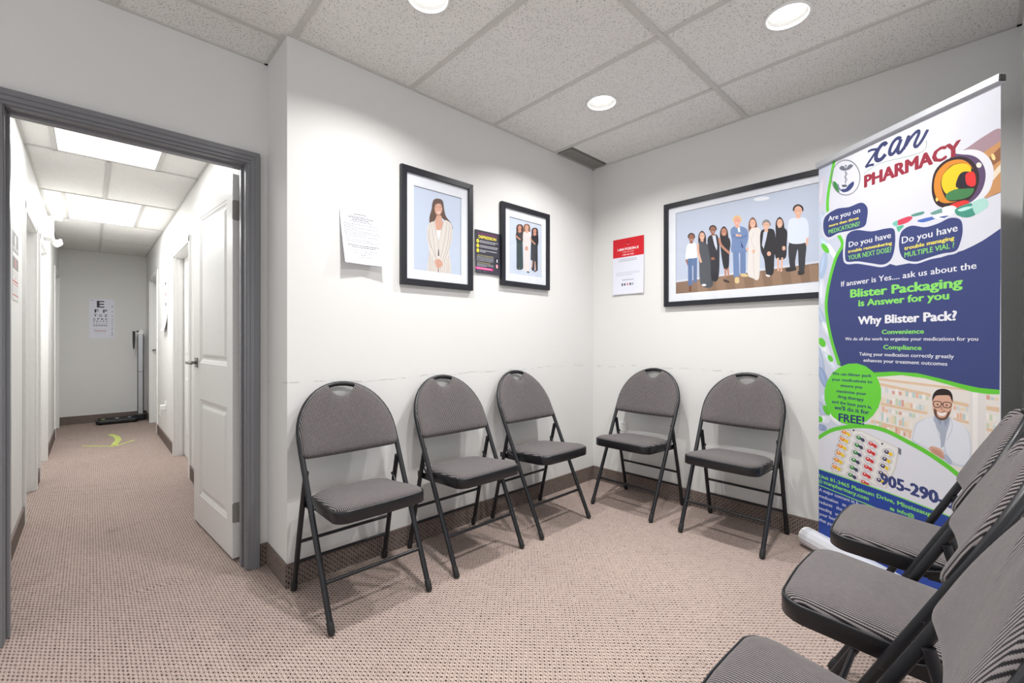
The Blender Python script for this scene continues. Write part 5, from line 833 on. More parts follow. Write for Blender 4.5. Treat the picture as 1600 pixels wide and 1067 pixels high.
  ('l',(150,138,132),2.03,0,[1407.4,1643.6,1405.7,1528.2]),
  ('l',(150,138,132),2.03,0,[1417.5,1630.5,1415.8,1525.7]),
  ('l',(150,138,132),2.04,0,[1429.5,1617.7,1427.8,1524.8]),
  ('l',(150,138,132),2.05,0,[1441.5,1597.5,1439.7,1524.6]),
  ('l',(150,138,132),2.07,0,[1453.5,1577.1,1453.5,1524.6]),
  ('l',(150,138,132),2.09,0,[1486.7,1573.7,1486.7,1525.2]),
  ('l',(150,138,132),2.11,0,[1500.8,1582.8,1502.6,1525.4]),
  ('l',(150,138,132),2.12,0,[1515.1,1599.3,1516.9,1525.4]),
  ('l',(150,138,132),2.13,0,[1529.5,1616.0,1533.1,1527.1]),
  ('l',(150,138,132),2.14,0,[1542.1,1632.5,1547.6,1527.1]),
  ('p',(70,60,60),[1469.2,1655.8,1474.4,1667.6,1477.9,1624.0,1467.4,1622.7]),
  ('p',(80,70,70),[1467.4,1556.8,1472.7,1557.4,1474.4,1523.9,1468.3,1524.0]),
  ('s',(206,158,138),[1447.5,1590.9,1464.8,1604.0,1482.3,1602.6,1502.6,1583.0,1488.5,1559.2,1469.2,1552.6,1453.5,1561.1]),
  ('l',(170,120,105),2.01,0,[1458.7,1577.7,1482.3,1567.3]),
 ],
 'trio': [
  ('p',(196,206,222),[2060.0,1969.9,2355.2,1974.2,2355.2,1587.7,2060.0,1577.9]),
  ('s',(70,50,46),[2104.0,1861.2,2106.1,1910.1,2135.6,1927.6,2165.5,1920.7,2169.9,1872.2,2157.0,1853.7,2111.0,1846.2]),
  ('p',(196,140,118),[2125.7,1893.3,2145.6,1896.7,2157.0,1872.1,2114.5,1865.0]),
  ('p',(196,140,118),[2152.7,1906.1,2151.8,1900.7,2149.4,1895.5,2145.6,1891.0,2140.9,1887.8,2135.6,1886.0,2130.4,1886.0,2125.7,1887.6,2121.9,1890.7,2119.5,1895.0,2118.7,1900.2,2119.5,1905.6,2121.9,1910.8,2125.7,1915.2,2130.4,1918.5,2135.6,1920.2,2140.9,1920.3,2145.6,1918.8,2149.4,1915.6,2151.8,1911.3]),
  ('s',(56,54,58),[2100.5,1860.6,2121.5,1872.2,2135.6,1866.5,2149.8,1877.0,2171.3,1872.4,2165.5,1817.2,2106.1,1808.0]),
  ('p',(52,68,70),[2107.5,1810.4,2164.1,1819.1,2165.5,1623.8,2139.2,1614.6,2135.6,1749.9,2132.1,1613.9,2106.1,1617.2]),
  ('l',(196,140,118),11.81,0,[2100.5,1848.5,2101.9,1840.1,2142.7,1821.8]),
  ('p',(52,68,70),[2105.1,1813.3,2163.5,1816.8,2169.7,1626.8,2105.1,1626.1]),
  ('s',(130,92,72),[2171.8,1871.7,2173.9,1923.8,2204.4,1942.2,2235.2,1934.7,2239.7,1883.0,2226.4,1863.4,2179.0,1855.6]),
  ('p',(206,160,140),[2194.2,1905.7,2214.6,1909.3,2226.4,1883.0,2182.6,1875.7]),
  ('p',(206,160,140),[2222.0,1919.3,2221.1,1913.5,2218.6,1907.9,2214.7,1903.2,2209.8,1899.8,2204.4,1898.0,2199.0,1897.9,2194.1,1899.7,2190.2,1903.0,2187.8,1907.7,2186.9,1913.1,2187.8,1918.9,2190.2,1924.4,2194.1,1929.1,2199.0,1932.5,2204.4,1934.4,2209.8,1934.5,2214.7,1932.8,2218.6,1929.4,2221.1,1924.8]),
  ('s',(216,210,208),[2168.2,1871.1,2189.8,1883.4,2204.4,1877.1,2219.0,1888.3,2241.2,1883.3,2235.2,1783.1,2173.9,1774.3]),
  ('p',(214,208,206),[2175.4,1776.7,2233.8,1785.2,2235.2,1618.4,2208.0,1608.8,2204.4,1711.9,2200.7,1608.0,2173.9,1611.8]),
  ('p',(216,210,208),[2179.1,1802.7,2233.1,1808.6,2229.9,1614.5,2169.7,1615.8]),
  ('p',(200,150,130),[2218.7,1772.9,2217.9,1768.0,2215.6,1763.3,2212.1,1759.4,2207.7,1756.5,2202.8,1755.1,2197.9,1755.2,2193.5,1756.7,2190.0,1759.7,2187.8,1763.7,2187.0,1768.4,2187.8,1773.3,2190.0,1777.9,2193.5,1781.9,2197.9,1784.7,2202.8,1786.2,2207.7,1786.2,2212.1,1784.6,2215.6,1781.7,2217.9,1777.6]),
  ('s',(46,36,38),[2252.8,1864.1,2254.9,1912.4,2285.1,1929.7,2315.7,1922.9,2320.1,1875.0,2306.9,1856.8,2259.9,1849.3]),
  ('p',(196,140,118),[2275.0,1895.8,2295.3,1899.2,2306.9,1874.9,2263.5,1867.9]),
  ('p',(196,140,118),[2302.6,1908.5,2301.7,1903.1,2299.2,1898.0,2295.4,1893.6,2290.5,1890.4,2285.1,1888.7,2279.8,1888.6,2274.9,1890.2,2271.1,1893.3,2268.7,1897.6,2267.8,1902.6,2268.7,1908.0,2271.1,1913.1,2274.9,1917.5,2279.8,1920.7,2285.1,1922.4,2290.5,1922.5,2295.4,1921.0,2299.2,1917.9,2301.7,1913.6]),
  ('s',(40,38,42),[2249.2,1863.6,2270.7,1875.1,2285.1,1869.4,2299.6,1879.8,2321.6,1875.3,2315.7,1806.2,2254.9,1797.2]),
  ('p',(44,48,54),[2256.4,1799.7,2314.2,1808.2,2315.7,1630.0,2288.7,1620.8,2285.1,1739.8,2281.5,1620.1,2254.9,1623.3]),
  ('l',(196,140,118),11.88,0,[2249.2,1851.6,2250.7,1836.2,2292.4,1810.8]),
  ('p',(44,48,54),[2246.0,1807.1,2314.9,1811.8,2304.9,1694.2,2242.8,1695.6]),
  ('l',(196,140,118),9.46,0,[2262.2,1693.5,2255.7,1643.2]),
  ('l',(196,140,118),9.59,0,[2288.4,1689.9,2295.0,1627.2]),
  ('l',(40,38,40),8.15,0,[2249.2,1639.1,2272.0,1633.7]),
  ('l',(40,38,40),8.24,0,[2278.6,1616.4,2304.9,1628.3]),
  ('l',(50,46,46),7.84,0,[2117.2,1616.6,2154.2,1620.7]),
  ('l',(50,46,46),8.04,0,[2204.4,1608.4,2229.9,1606.7]),
 ],
 'group': [
  ('p',(188,198,216),[-1479.6,2012.4,-449.1,2025.5,-449.1,1574.2,-1463.7,1539.2]),
  ('p',(206,212,224),[-1465.8,1551.5,-449.1,1586.5,-449.1,1572.7,-1465.8,1535.4]),
  ('p',(134,108,88),[-1465.8,1537.4,-449.1,1574.2,-449.1,1467.9,-1465.8,1446.6]),
  ('p',(150,122,100),[-1321.0,1538.3,-1262.7,1539.3,-1243.6,1457.0,-1311.2,1454.6]),
  ('p',(150,122,100),[-1196.7,1542.1,-1141.8,1543.0,-1123.9,1458.5,-1187.5,1456.3]),
  ('p',(150,122,100),[-1079.7,1545.8,-1027.9,1546.6,-1011.0,1460.0,-1070.9,1457.8]),
  ('p',(150,122,100),[-969.2,1549.2,-920.3,1550.0,-904.3,1461.3,-961.0,1459.2]),
  ('p',(150,122,100),[-864.9,1552.4,-818.6,1553.1,-803.4,1462.6,-857.1,1460.6]),
  ('p',(150,122,100),[-766.1,1555.5,-722.2,1556.1,-707.9,1463.8,-758.7,1461.9]),
  ('p',(150,122,100),[-672.4,1558.4,-630.8,1559.0,-617.2,1465.0,-665.4,1463.1]),
  ('p',(226,230,236),[-874.5,1992.8,-876.3,1989.2,-882.2,1986.5,-891.7,1984.8,-903.8,1984.5,-917.6,1985.4,-931.5,1987.6,-944.3,1990.8,-954.6,1994.7,-961.4,1999.0,-964.0,2003.2,-962.2,2006.9,-956.0,2009.6,-946.2,2011.2,-933.7,2011.5,-919.9,2010.5,-906.1,2008.2,-893.5,2005.0,-883.5,2001.0,-877.0,1996.9]),
  ('s',(226,230,240),[-1370.9,1796.7,-1389.1,1777.8,-1397.3,1689.7,-1358.8,1684.6,-1321.0,1687.4,-1321.0,1747.9,-1328.9,1793.0]),
  ('l',(150,100,80),13.99,0,[-1393.2,1689.2,-1374.9,1642.3]),
  ('l',(96,118,160),29.87,0,[-1365.8,1690.5,-1364.8,1508.1]),
  ('l',(90,110,150),25.57,0,[-1330.9,1690.7,-1330.9,1524.6]),
  ('l',(120,76,60),15.93,0,[-1364.8,1506.1,-1364.8,1466.7]),
  ('p',(92,116,158),[-1383.0,1692.8,-1317.1,1688.9,-1317.1,1640.2,-1381.0,1643.1]),
  ('s',(50,40,42),[-1378.8,1833.0,-1377.8,1858.5,-1356.8,1866.4,-1335.9,1851.3,-1335.0,1825.7]),
  ('p',(150,100,80),[-1366.3,1818.1,-1347.3,1815.0,-1345.4,1791.7,-1368.2,1795.3]),
  ('p',(150,100,80),[-1337.8,1828.7,-1338.7,1821.0,-1341.4,1814.3,-1345.6,1809.4,-1350.9,1806.6,-1356.8,1806.3,-1362.7,1808.5,-1368.0,1813.0,-1372.2,1819.4,-1375.0,1827.0,-1375.9,1835.1,-1375.0,1842.9,-1372.2,1849.5,-1368.0,1854.5,-1362.7,1857.2,-1356.8,1857.4,-1350.9,1855.2,-1345.6,1850.6,-1341.4,1844.3,-1338.7,1836.7]),
  ('l',(60,42,40),1.59,0,[-1368.2,1837.6,-1359.6,1836.2]),
  ('l',(60,42,40),1.58,0,[-1353.0,1835.1,-1344.4,1833.6]),
  ('l',(236,226,220),2.38,0,[-1364.4,1820.3,-1349.2,1818.3]),
  ('s',(60,44,44),[-1306.7,1779.6,-1307.5,1842.9,-1283.9,1867.7,-1260.5,1834.8,-1257.9,1771.9,-1283.9,1791.1]),
  ('p',(222,174,150),[-1292.6,1817.6,-1275.2,1814.7,-1273.5,1791.9,-1294.4,1795.3]),
  ('p',(222,174,150),[-1266.5,1828.3,-1267.4,1820.7,-1269.8,1814.1,-1273.7,1809.2,-1278.5,1806.5,-1283.9,1806.1,-1289.3,1808.2,-1294.1,1812.6,-1298.0,1818.8,-1300.5,1826.3,-1301.4,1834.2,-1300.5,1841.9,-1298.0,1848.5,-1294.1,1853.4,-1289.3,1856.1,-1283.9,1856.4,-1278.5,1854.2,-1273.7,1849.8,-1269.8,1843.6,-1267.4,1836.2]),
  ('l',(60,42,40),1.55,0,[-1294.4,1836.8,-1286.5,1835.5]),
  ('l',(60,42,40),1.54,0,[-1280.4,1834.4,-1272.6,1833.1]),
  ('l',(236,226,220),2.31,0,[-1290.9,1819.9,-1276.9,1818.0]),
  ('s',(74,78,86),[-1306.3,1789.4,-1270.4,1786.6,-1238.9,1754.8,-1224.7,1657.4,-1213.5,1492.6,-1291.6,1505.4,-1303.3,1648.2]),
  ('l',(222,174,150),13.66,0,[-1311.2,1785.3,-1309.2,1726.7,-1289.7,1654.2]),
  ('p',(226,226,226),[-1255.0,1500.1,-1255.8,1497.8,-1258.0,1495.9,-1261.4,1494.5,-1265.6,1493.8,-1270.4,1493.8,-1275.1,1494.6,-1279.4,1496.1,-1282.9,1498.1,-1285.1,1500.5,-1285.8,1502.9,-1285.1,1505.2,-1282.9,1507.2,-1279.4,1508.6,-1275.1,1509.3,-1270.4,1509.2,-1265.6,1508.4,-1261.4,1506.9,-1258.0,1504.9,-1255.8,1502.6]),
  ('s',(46,46,54),[-1224.7,1828.8,-1187.5,1824.2,-1173.7,1782.4,-1169.1,1725.3,-1176.4,1538.2,-1220.0,1533.1,-1229.4,1658.0,-1248.4,1794.5]),
  ('p',(206,212,228),[-1217.2,1825.6,-1194.9,1823.6,-1183.8,1746.3,-1187.5,1720.5,-1202.3,1758.6]),
  ('p',(150,100,80),[-1199.5,1669.2,-1200.1,1666.4,-1202.0,1664.0,-1204.9,1662.3,-1208.5,1661.4,-1212.5,1661.5,-1216.6,1662.5,-1220.3,1664.3,-1223.2,1666.8,-1225.0,1669.7,-1225.7,1672.7,-1225.0,1675.6,-1223.2,1678.0,-1220.3,1679.7,-1216.6,1680.6,-1212.5,1680.5,-1208.5,1679.5,-1204.9,1677.6,-1202.0,1675.1,-1200.1,1672.2]),
  ('s',(44,36,38),[-1234.2,1860.4,-1233.2,1885.0,-1212.5,1892.3,-1192.1,1877.4,-1191.2,1852.7]),
  ('p',(150,100,80),[-1221.9,1845.8,-1203.2,1842.5,-1201.4,1820.0,-1223.8,1823.9]),
  ('p',(150,100,80),[-1193.9,1855.6,-1194.8,1848.2,-1197.5,1841.8,-1201.6,1837.1,-1206.8,1834.5,-1212.5,1834.3,-1218.3,1836.5,-1223.6,1840.9,-1227.7,1847.1,-1230.4,1854.5,-1231.3,1862.3,-1230.4,1869.8,-1227.7,1876.3,-1223.6,1881.0,-1218.3,1883.5,-1212.5,1883.6,-1206.8,1881.4,-1201.6,1876.9,-1197.5,1870.7,-1194.8,1863.4]),
  ('l',(60,42,40),1.51,0,[-1223.8,1864.7,-1215.4,1863.2]),
  ('l',(60,42,40),1.5,0,[-1208.8,1862.0,-1200.4,1860.5]),
  ('l',(236,226,220),2.25,0,[-1220.0,1847.9,-1205.1,1845.8]),
  ('s',(50,38,40),[-1164.2,1779.3,-1165.1,1845.2,-1141.8,1871.0,-1118.8,1836.9,-1116.3,1771.5,-1141.8,1791.4]),
  ('p',(186,130,106),[-1150.4,1819.0,-1133.3,1816.0,-1131.6,1792.3,-1152.1,1795.7]),
  ('p',(186,130,106),[-1124.8,1830.1,-1125.6,1822.2,-1128.0,1815.4,-1131.8,1810.3,-1136.5,1807.4,-1141.8,1807.0,-1147.1,1809.2,-1151.9,1813.8,-1155.8,1820.2,-1158.2,1827.9,-1159.1,1836.2,-1158.2,1844.2,-1155.8,1851.0,-1151.9,1856.1,-1147.1,1859.0,-1141.8,1859.3,-1136.5,1857.0,-1131.8,1852.5,-1128.0,1846.0,-1125.6,1838.3]),
  ('l',(60,42,40),1.47,0,[-1152.1,1838.9,-1144.4,1837.5]),
  ('l',(60,42,40),1.46,0,[-1138.4,1836.5,-1130.7,1835.1]),
  ('l',(236,226,220),2.2,0,[-1148.7,1821.3,-1135.0,1819.4]),
  ('s',(40,40,46),[-1161.8,1803.9,-1115.0,1796.0,-1100.8,1752.0,-1107.8,1697.7,-1113.2,1596.6,-1141.8,1598.1,-1160.0,1705.2]),
  ('l',(186,130,106),13.85,0,[-1170.9,1800.7,-1160.0,1752.0,-1106.1,1690.0]),
  ('l',(186,130,106),11.88,0,[-1132.8,1594.2,-1131.0,1538.2]),
  ('l',(186,130,106),10.89,0,[-1116.7,1597.0,-1113.2,1545.6]),
  ('s',(60,44,44),[-1146.4,1527.6,-1115.0,1515.2,-1106.1,1501.4,-1137.3,1510.0]),
  ('s',(112,136,178),[-1079.7,1857.0,-1045.0,1854.2,-1002.5,1826.5,-994.2,1771.1,-1011.0,1712.6,-1006.7,1683.1,-1092.8,1695.5,-1092.8,1769.2,-1101.6,1835.3]),
  ('p',(228,232,242),[-1060.5,1853.5,-1045.0,1850.6,-1041.6,1815.4,-1053.6,1817.5]),
  ('l',(108,132,174),35.62,0,[-1069.2,1701.2,-1064.0,1535.9]),
  ('l',(104,128,170),33.35,0,[-1026.2,1694.9,-1026.2,1550.0]),
  ('l',(98,122,166),15.91,0,[-1090.2,1805.6,-1045.0,1779.6,-1002.5,1790.5]),
  ('p',(222,174,150),[-1050.2,1796.9,-1050.7,1794.4,-1052.1,1792.4,-1054.4,1791.0,-1057.3,1790.3,-1060.5,1790.4,-1063.7,1791.4,-1066.6,1793.0,-1069.0,1795.3,-1070.4,1797.8,-1070.9,1800.4,-1070.4,1802.9,-1069.0,1805.0,-1066.6,1806.4,-1063.7,1807.0,-1060.5,1806.9,-1057.3,1805.9,-1054.4,1804.3,-1052.1,1802.0,-1050.7,1799.5]),
  ('p',(222,174,150),[-1034.7,1792.4,-1035.2,1790.2,-1036.4,1788.4,-1038.3,1787.1,-1040.6,1786.5,-1043.3,1786.6,-1045.9,1787.4,-1048.3,1788.8,-1050.2,1790.8,-1051.5,1793.0,-1051.9,1795.4,-1051.5,1797.5,-1050.2,1799.4,-1048.3,1800.6,-1045.9,1801.3,-1043.3,1801.2,-1040.6,1800.3,-1038.3,1798.9,-1036.4,1797.0,-1035.2,1794.7]),
  ('s',(214,190,140),[-1074.4,1527.8,-1051.9,1530.0,-1048.4,1497.8,-1070.9,1496.3]),
  ('s',(214,190,140),[-1043.3,1550.1,-1011.0,1550.2,-995.8,1530.6,-1027.9,1532.1]),
  ('s',(222,190,130),[-1083.6,1889.9,-1082.6,1917.3,-1060.5,1925.2,-1038.8,1908.5,-1037.8,1881.0]),
  ('p',(226,166,146),[-1070.5,1873.7,-1050.6,1869.9,-1048.6,1844.9,-1072.5,1849.3]),
  ('p',(226,166,146),[-1040.7,1884.3,-1041.7,1876.1,-1044.5,1869.0,-1048.9,1863.8,-1054.4,1861.0,-1060.5,1860.8,-1066.7,1863.3,-1072.3,1868.3,-1076.7,1875.2,-1079.6,1883.4,-1080.5,1892.1,-1079.6,1900.4,-1076.7,1907.5,-1072.3,1912.7,-1066.7,1915.5,-1060.5,1915.6,-1054.4,1913.0,-1048.9,1908.0,-1044.5,1901.1,-1041.7,1893.0]),
  ('l',(60,42,40),1.42,0,[-1072.5,1894.7,-1063.5,1892.9]),
  ('l',(60,42,40),1.42,0,[-1056.6,1891.5,-1047.6,1889.8]),
  ('l',(236,226,220),2.13,0,[-1068.5,1876.0,-1052.6,1873.5]),
  ('p',(50,60,110),[-1039.9,1760.6,-1027.9,1731.4,-1022.8,1710.7,-1034.7,1718.0]),
  ('s',(120,82,62),[-990.8,1801.0,-991.7,1868.5,-969.2,1895.0,-947.1,1859.9,-944.6,1792.9,-969.2,1813.3]),
  ('p',(222,174,150),[-977.5,1841.6,-961.0,1838.5,-959.4,1814.2,-979.2,1817.8]),
  ('p',(222,174,150),[-952.8,1853.0,-953.6,1844.9,-955.9,1837.9,-959.6,1832.7,-964.1,1829.7,-969.2,1829.4,-974.3,1831.6,-979.0,1836.3,-982.6,1842.9,-985.0,1850.8,-985.8,1859.3,-985.0,1867.5,-982.6,1874.5,-979.0,1879.7,-974.3,1882.6,-969.2,1882.9,-964.1,1880.6,-959.6,1875.9,-955.9,1869.3,-953.6,1861.4]),
  ('l',(60,42,40),1.37,0,[-979.2,1862.1,-971.7,1860.6]),
  ('l',(60,42,40),1.37,0,[-965.9,1859.5,-958.5,1858.1]),
  ('l',(236,226,220),2.05,0,[-975.8,1844.0,-962.6,1842.1]),
  ('s',(222,216,212),[-990.0,1806.3,-961.0,1827.9,-930.0,1817.7,-924.4,1768.2,-928.4,1689.4,-933.3,1513.4,-969.2,1517.1,-998.3,1547.0,-994.2,1681.3]),
  ('l',(196,190,188),2.58,0,[-961.0,1801.1,-977.5,1750.4,-956.1,1693.6]),
  ('p',(222,174,150),[-956.1,1681.1,-956.5,1677.3,-957.6,1674.0,-959.5,1671.5,-961.7,1670.1,-964.3,1669.8,-966.8,1670.8,-969.1,1672.9,-971.0,1675.9,-972.1,1679.6,-972.5,1683.5,-972.1,1687.3,-971.0,1690.6,-969.1,1693.1,-966.8,1694.6,-964.3,1694.8,-961.7,1693.8,-959.5,1691.7,-957.6,1688.7,-956.5,1685.0]),
  ('p',(222,174,150),[-994.2,1699.2,-994.5,1695.4,-995.4,1692.0,-996.9,1689.5,-998.8,1687.9,-1000.9,1687.6,-1002.9,1688.6,-1004.8,1690.6,-1006.3,1693.6,-1007.3,1697.3,-1007.6,1701.2,-1007.3,1705.1,-1006.3,1708.5,-1004.8,1711.0,-1002.9,1712.5,-1000.9,1712.8,-998.8,1711.9,-996.9,1709.8,-995.4,1706.8,-994.5,1703.2]),
  ('l',(190,184,182),2.57,0,[-965.9,1677.2,-961.0,1518.0]),
  ('s',(38,38,44),[-924.4,1794.7,-888.4,1807.5,-849.3,1790.0,-841.6,1693.8,-849.3,1625.8,-855.5,1531.4,-892.4,1535.5,-904.3,1624.5,-924.4,1688.8]),
  ('p',(196,204,222),[-908.3,1791.8,-883.7,1801.4,-891.6,1753.9,-907.5,1689.8,-917.1,1714.2]),
  ('p',(222,174,150),[-867.2,1654.3,-867.7,1650.1,-869.3,1646.4,-871.7,1643.7,-874.8,1642.1,-878.2,1641.9,-881.6,1643.1,-884.7,1645.5,-887.1,1648.9,-888.7,1653.0,-889.2,1657.4,-888.7,1661.7,-887.1,1665.3,-884.7,1668.1,-881.6,1669.6,-878.2,1669.8,-874.8,1668.6,-871.7,1666.2,-869.3,1662.8,-867.7,1658.7]),
  ('s',(140,140,142),[-913.4,1832.3,-912.5,1858.5,-893.2,1866.5,-874.1,1851.0,-873.2,1824.7]),
  ('p',(222,174,150),[-901.9,1817.0,-884.5,1813.8,-882.7,1789.9,-903.7,1793.6]),
  ('p',(222,174,150),[-875.8,1827.8,-876.7,1819.9,-879.1,1813.1,-883.0,1808.0,-887.8,1805.2,-893.2,1804.9,-898.6,1807.1,-903.5,1811.8,-907.3,1818.3,-909.8,1826.1,-910.7,1834.4,-909.8,1842.4,-907.3,1849.3,-903.5,1854.3,-898.6,1857.1,-893.2,1857.3,-887.8,1855.0,-883.0,1850.4,-879.1,1843.8,-876.7,1836.1]),
  ('l',(60,42,40),1.33,0,[-903.7,1837.0,-895.8,1835.5]),
  ('l',(60,42,40),1.33,0,[-889.7,1834.4,-881.9,1832.9]),
  ('l',(236,226,220),1.99,0,[-900.2,1819.3,-886.2,1817.2]),
  ('s',(230,228,226),[-896.4,1531.5,-874.3,1524.8,-874.3,1516.1,-890.0,1519.5]),
  ('s',(130,130,134),[-910.7,1845.0,-900.3,1860.5,-880.5,1858.4,-868.8,1836.9,-871.1,1820.0,-875.8,1838.3,-893.2,1850.4]),
  ('s',(36,32,36),[-840.0,1776.3,-840.8,1841.1,-820.1,1866.7,-799.7,1833.1,-797.4,1768.8,-820.1,1788.2]),
  ('p',(222,174,150),[-827.8,1815.4,-812.5,1812.5,-811.0,1789.1,-829.3,1792.4]),
  ('p',(222,174,150),[-804.9,1826.5,-805.7,1818.7,-807.8,1811.9,-811.2,1806.9,-815.4,1804.0,-820.1,1803.6,-824.8,1805.8,-829.1,1810.2,-832.5,1816.6,-834.7,1824.2,-835.4,1832.3,-834.7,1840.1,-832.5,1846.9,-829.1,1851.9,-824.8,1854.8,-820.1,1855.1,-815.4,1852.9,-811.2,1848.4,-807.8,1842.1,-805.7,1834.5]),
  ('l',(60,42,40),1.29,0,[-829.3,1835.0,-822.4,1833.7]),
  ('l',(60,42,40),1.29,0,[-817.1,1832.6,-810.2,1831.3]),
  ('l',(236,226,220),1.93,0,[-826.2,1817.6,-814.0,1815.9]),
  ('s',(40,38,44),[-835.4,1796.1,-799.7,1798.2,-780.9,1769.3,-783.9,1701.9,-789.9,1617.8,-841.6,1624.8,-843.1,1728.5]),
  ('l',(222,174,150),9.73,0,[-829.3,1624.8,-827.8,1545.6]),
  ('l',(222,174,150),9.67,0,[-807.2,1623.6,-812.5,1539.6]),
  ('p',(222,174,150),[-789.9,1675.6,-790.3,1671.5,-791.6,1667.9,-793.6,1665.2,-796.1,1663.6,-798.9,1663.4,-801.7,1664.4,-804.2,1666.7,-806.2,1670.1,-807.5,1674.1,-808.0,1678.4,-807.5,1682.5,-806.2,1686.1,-804.2,1688.8,-801.7,1690.4,-798.9,1690.6,-796.1,1689.5,-793.6,1687.2,-791.6,1683.9,-790.3,1679.9]),
  ('s',(52,52,58),[-769.8,1708.1,-690.8,1693.8,-689.3,1604.3,-696.4,1530.7,-720.8,1533.5,-726.6,1659.4,-740.4,1594.4,-740.4,1556.6,-766.1,1555.5]),
  ('s',(214,222,236),[-769.8,1839.2,-744.0,1846.7,-700.7,1839.7,-679.5,1817.2,-672.4,1750.1,-687.9,1693.3,-772.0,1706.8,-777.2,1794.0]),
  ('l',(222,174,150),10.68,0,[-679.5,1718.3,-682.3,1677.6]),
  ('s',(44,42,46),[-788.4,1556.4,-740.4,1556.6,-738.2,1539.6,-780.9,1536.0]),
  ('s',(44,42,46),[-725.1,1533.9,-696.4,1534.8,-696.4,1514.1,-722.2,1510.3]),
  ('s',(36,32,36),[-748.6,1885.1,-747.5,1913.4,-725.1,1921.3,-703.0,1903.7,-702.0,1875.2]),
  ('p',(222,174,150),[-735.3,1868.0,-715.0,1863.8,-713.0,1838.0,-737.3,1842.8]),
  ('p',(222,174,150),[-705.0,1878.7,-706.0,1870.2,-708.8,1862.9,-713.3,1857.6,-718.9,1854.7,-725.1,1854.6,-731.4,1857.2,-737.1,1862.5,-741.6,1869.7,-744.5,1878.2,-745.5,1887.3,-744.5,1895.9,-741.6,1903.2,-737.1,1908.5,-731.4,1911.3,-725.1,1911.4,-718.9,1908.6,-713.3,1903.3,-708.8,1896.1,-706.0,1887.6]),
  ('l',(60,42,40),1.24,0,[-737.3,1889.8,-728.2,1887.9]),
  ('l',(60,42,40),1.24,0,[-721.1,1886.4,-712.0,1884.4]),
  ('l',(236,226,220),1.86,0,[-733.2,1870.5,-717.0,1867.7]),
  ('l',(214,222,236),1.56,0,[-729.5,1843.8,-732.4,1710.5]),
 ],
}

# ================================================================== SETTING
XE, XW, XR = 2.99, -2.6, 0.653        # right wall, far west wall, corner of the return
YA, YD, YS, YN = 2.18, 2.49, -2.2, -0.13
H = 2.527                              # waiting-room ceiling
HX0, HX1, HY0, HY1, HH = -0.30, 0.60, 2.60, 8.42, 2.36   # hallway
DX0, DX1, DH = -0.23, 0.555, 2.0       # doorway opening
BH = 0.105                             # carpet skirting height

fl = MB().box(XW - .2, YS - .2, -.06, XE + .2, HY1 + .2, 0)
floor = struct('floor', fl, M['carpet'])

struct('wall_back', MB().box(XR, YA, 0, XE, YA + .42, H + .1), M['wall_s'])
struct('wall_right', MB().box(XE, YS, 0, XE + .12, YA + .3, H + .1), M['wall_s'])
mb = MB().box(XW, YD, 0, DX0 - .02, YD + .11, H + .1).box(DX1 + .02, YD, 0, XR + .0, YD + .11, H + .1).box(DX0 - .02, YD, DH + .02, DX1 + .02, YD + .11, H + .1)
struct('wall_left', mb, M['wall'])
mb = MB().box(2.42, YN - .10, 0, XE, YN, H + .1)
struct('wall_near', mb, M['wall'])
# west and south walls behind the camera; the windows are invented for the fill
mb = MB().box(XW - .12, YS, 0, XW, YD + .1, .45).box(XW - .12, YS, 2.25, XW, YD + .1, H + .1).box(XW - .12, YS, .45, XW, -1.65, 2.25).box(XW - .12, 2.05, .45, XW, YD + .1, 2.25)
struct('wall_west', mb, M['wall'])
mb = MB().box(XW, YS - .12, 0, XE + .1, YS, .45).box(XW, YS - .12, 2.25, XE + .1, YS, H + .1).box(XW, YS - .12, .45, -2.0, YS, 2.25).box(2.4, YS - .12, .45, XE + .1, YS, 2.25)
struct('wall_south', mb, M['wall'])
def window(name, ax, x0, x1, p):
    g = MB(); fr = MB()
    def bx(a0, a1, z0, z1, d0, d1, m):
        (m.box(d0, a0, z0, d1, a1, z1) if ax == 'x' else m.box(a0, d0, z0, a1, d1, z1))
    bx(x0, x1, .45, 2.25, p - .063, p - .057, g)
    for a0, a1, z0, z1 in ((x0, x0 + .05, .45, 2.25), (x1 - .05, x1, .45, 2.25), (x0, x1, .45, .5), (x0, x1, 2.2, 2.25), ((x0 + x1) / 2 - .025, (x0 + x1) / 2 + .025, .45, 2.25)):
        bx(a0, a1, z0, z1, p - .09, p - .03, fr)
    o = struct(name, g, M['glass']); struct('added_window_frame', fr, M['alu'], o)
window('added_window_1', 'x', -1.65, 2.05, XW); window('added_window_2', 'y', -2.0, 2.4, YS)  # unseen glazed openings, added to go with the fill lamps

# skirtings: carpet strip with a vinyl cap
def skirt(name, segs):
    a = MB(); b = MB()
    for (x0, y0, x1, y1) in segs:
        a.box(x0, y0, 0, x1, y1, BH - .008); b.box(x0 - .001 * (x1 - x0 < .02), y0 - .001 * (y1 - y0 < .02), BH - .008, x1 + .001 * (x1 - x0 < .02), y1 + .001 * (y1 - y0 < .02), BH + .003)
    o = struct(name, a, M['carpet_v']); struct('skirting_cap', b, M['cap'], o)
T = .009
skirt('baseboard_back', [(XR - T, YA - T, XE, YA)])
skirt('baseboard_right', [(XE - T, YN, XE, YA - T)])
skirt('baseboard_return', [(XR - T, YA, XR, YD)])
skirt('baseboard_left', [(.613, YD - T, XR - T, YD), (XW, YD - T, -.29, YD)])
skirt('baseboard_near', [(2.42, YN, XE - T, YN + T)])

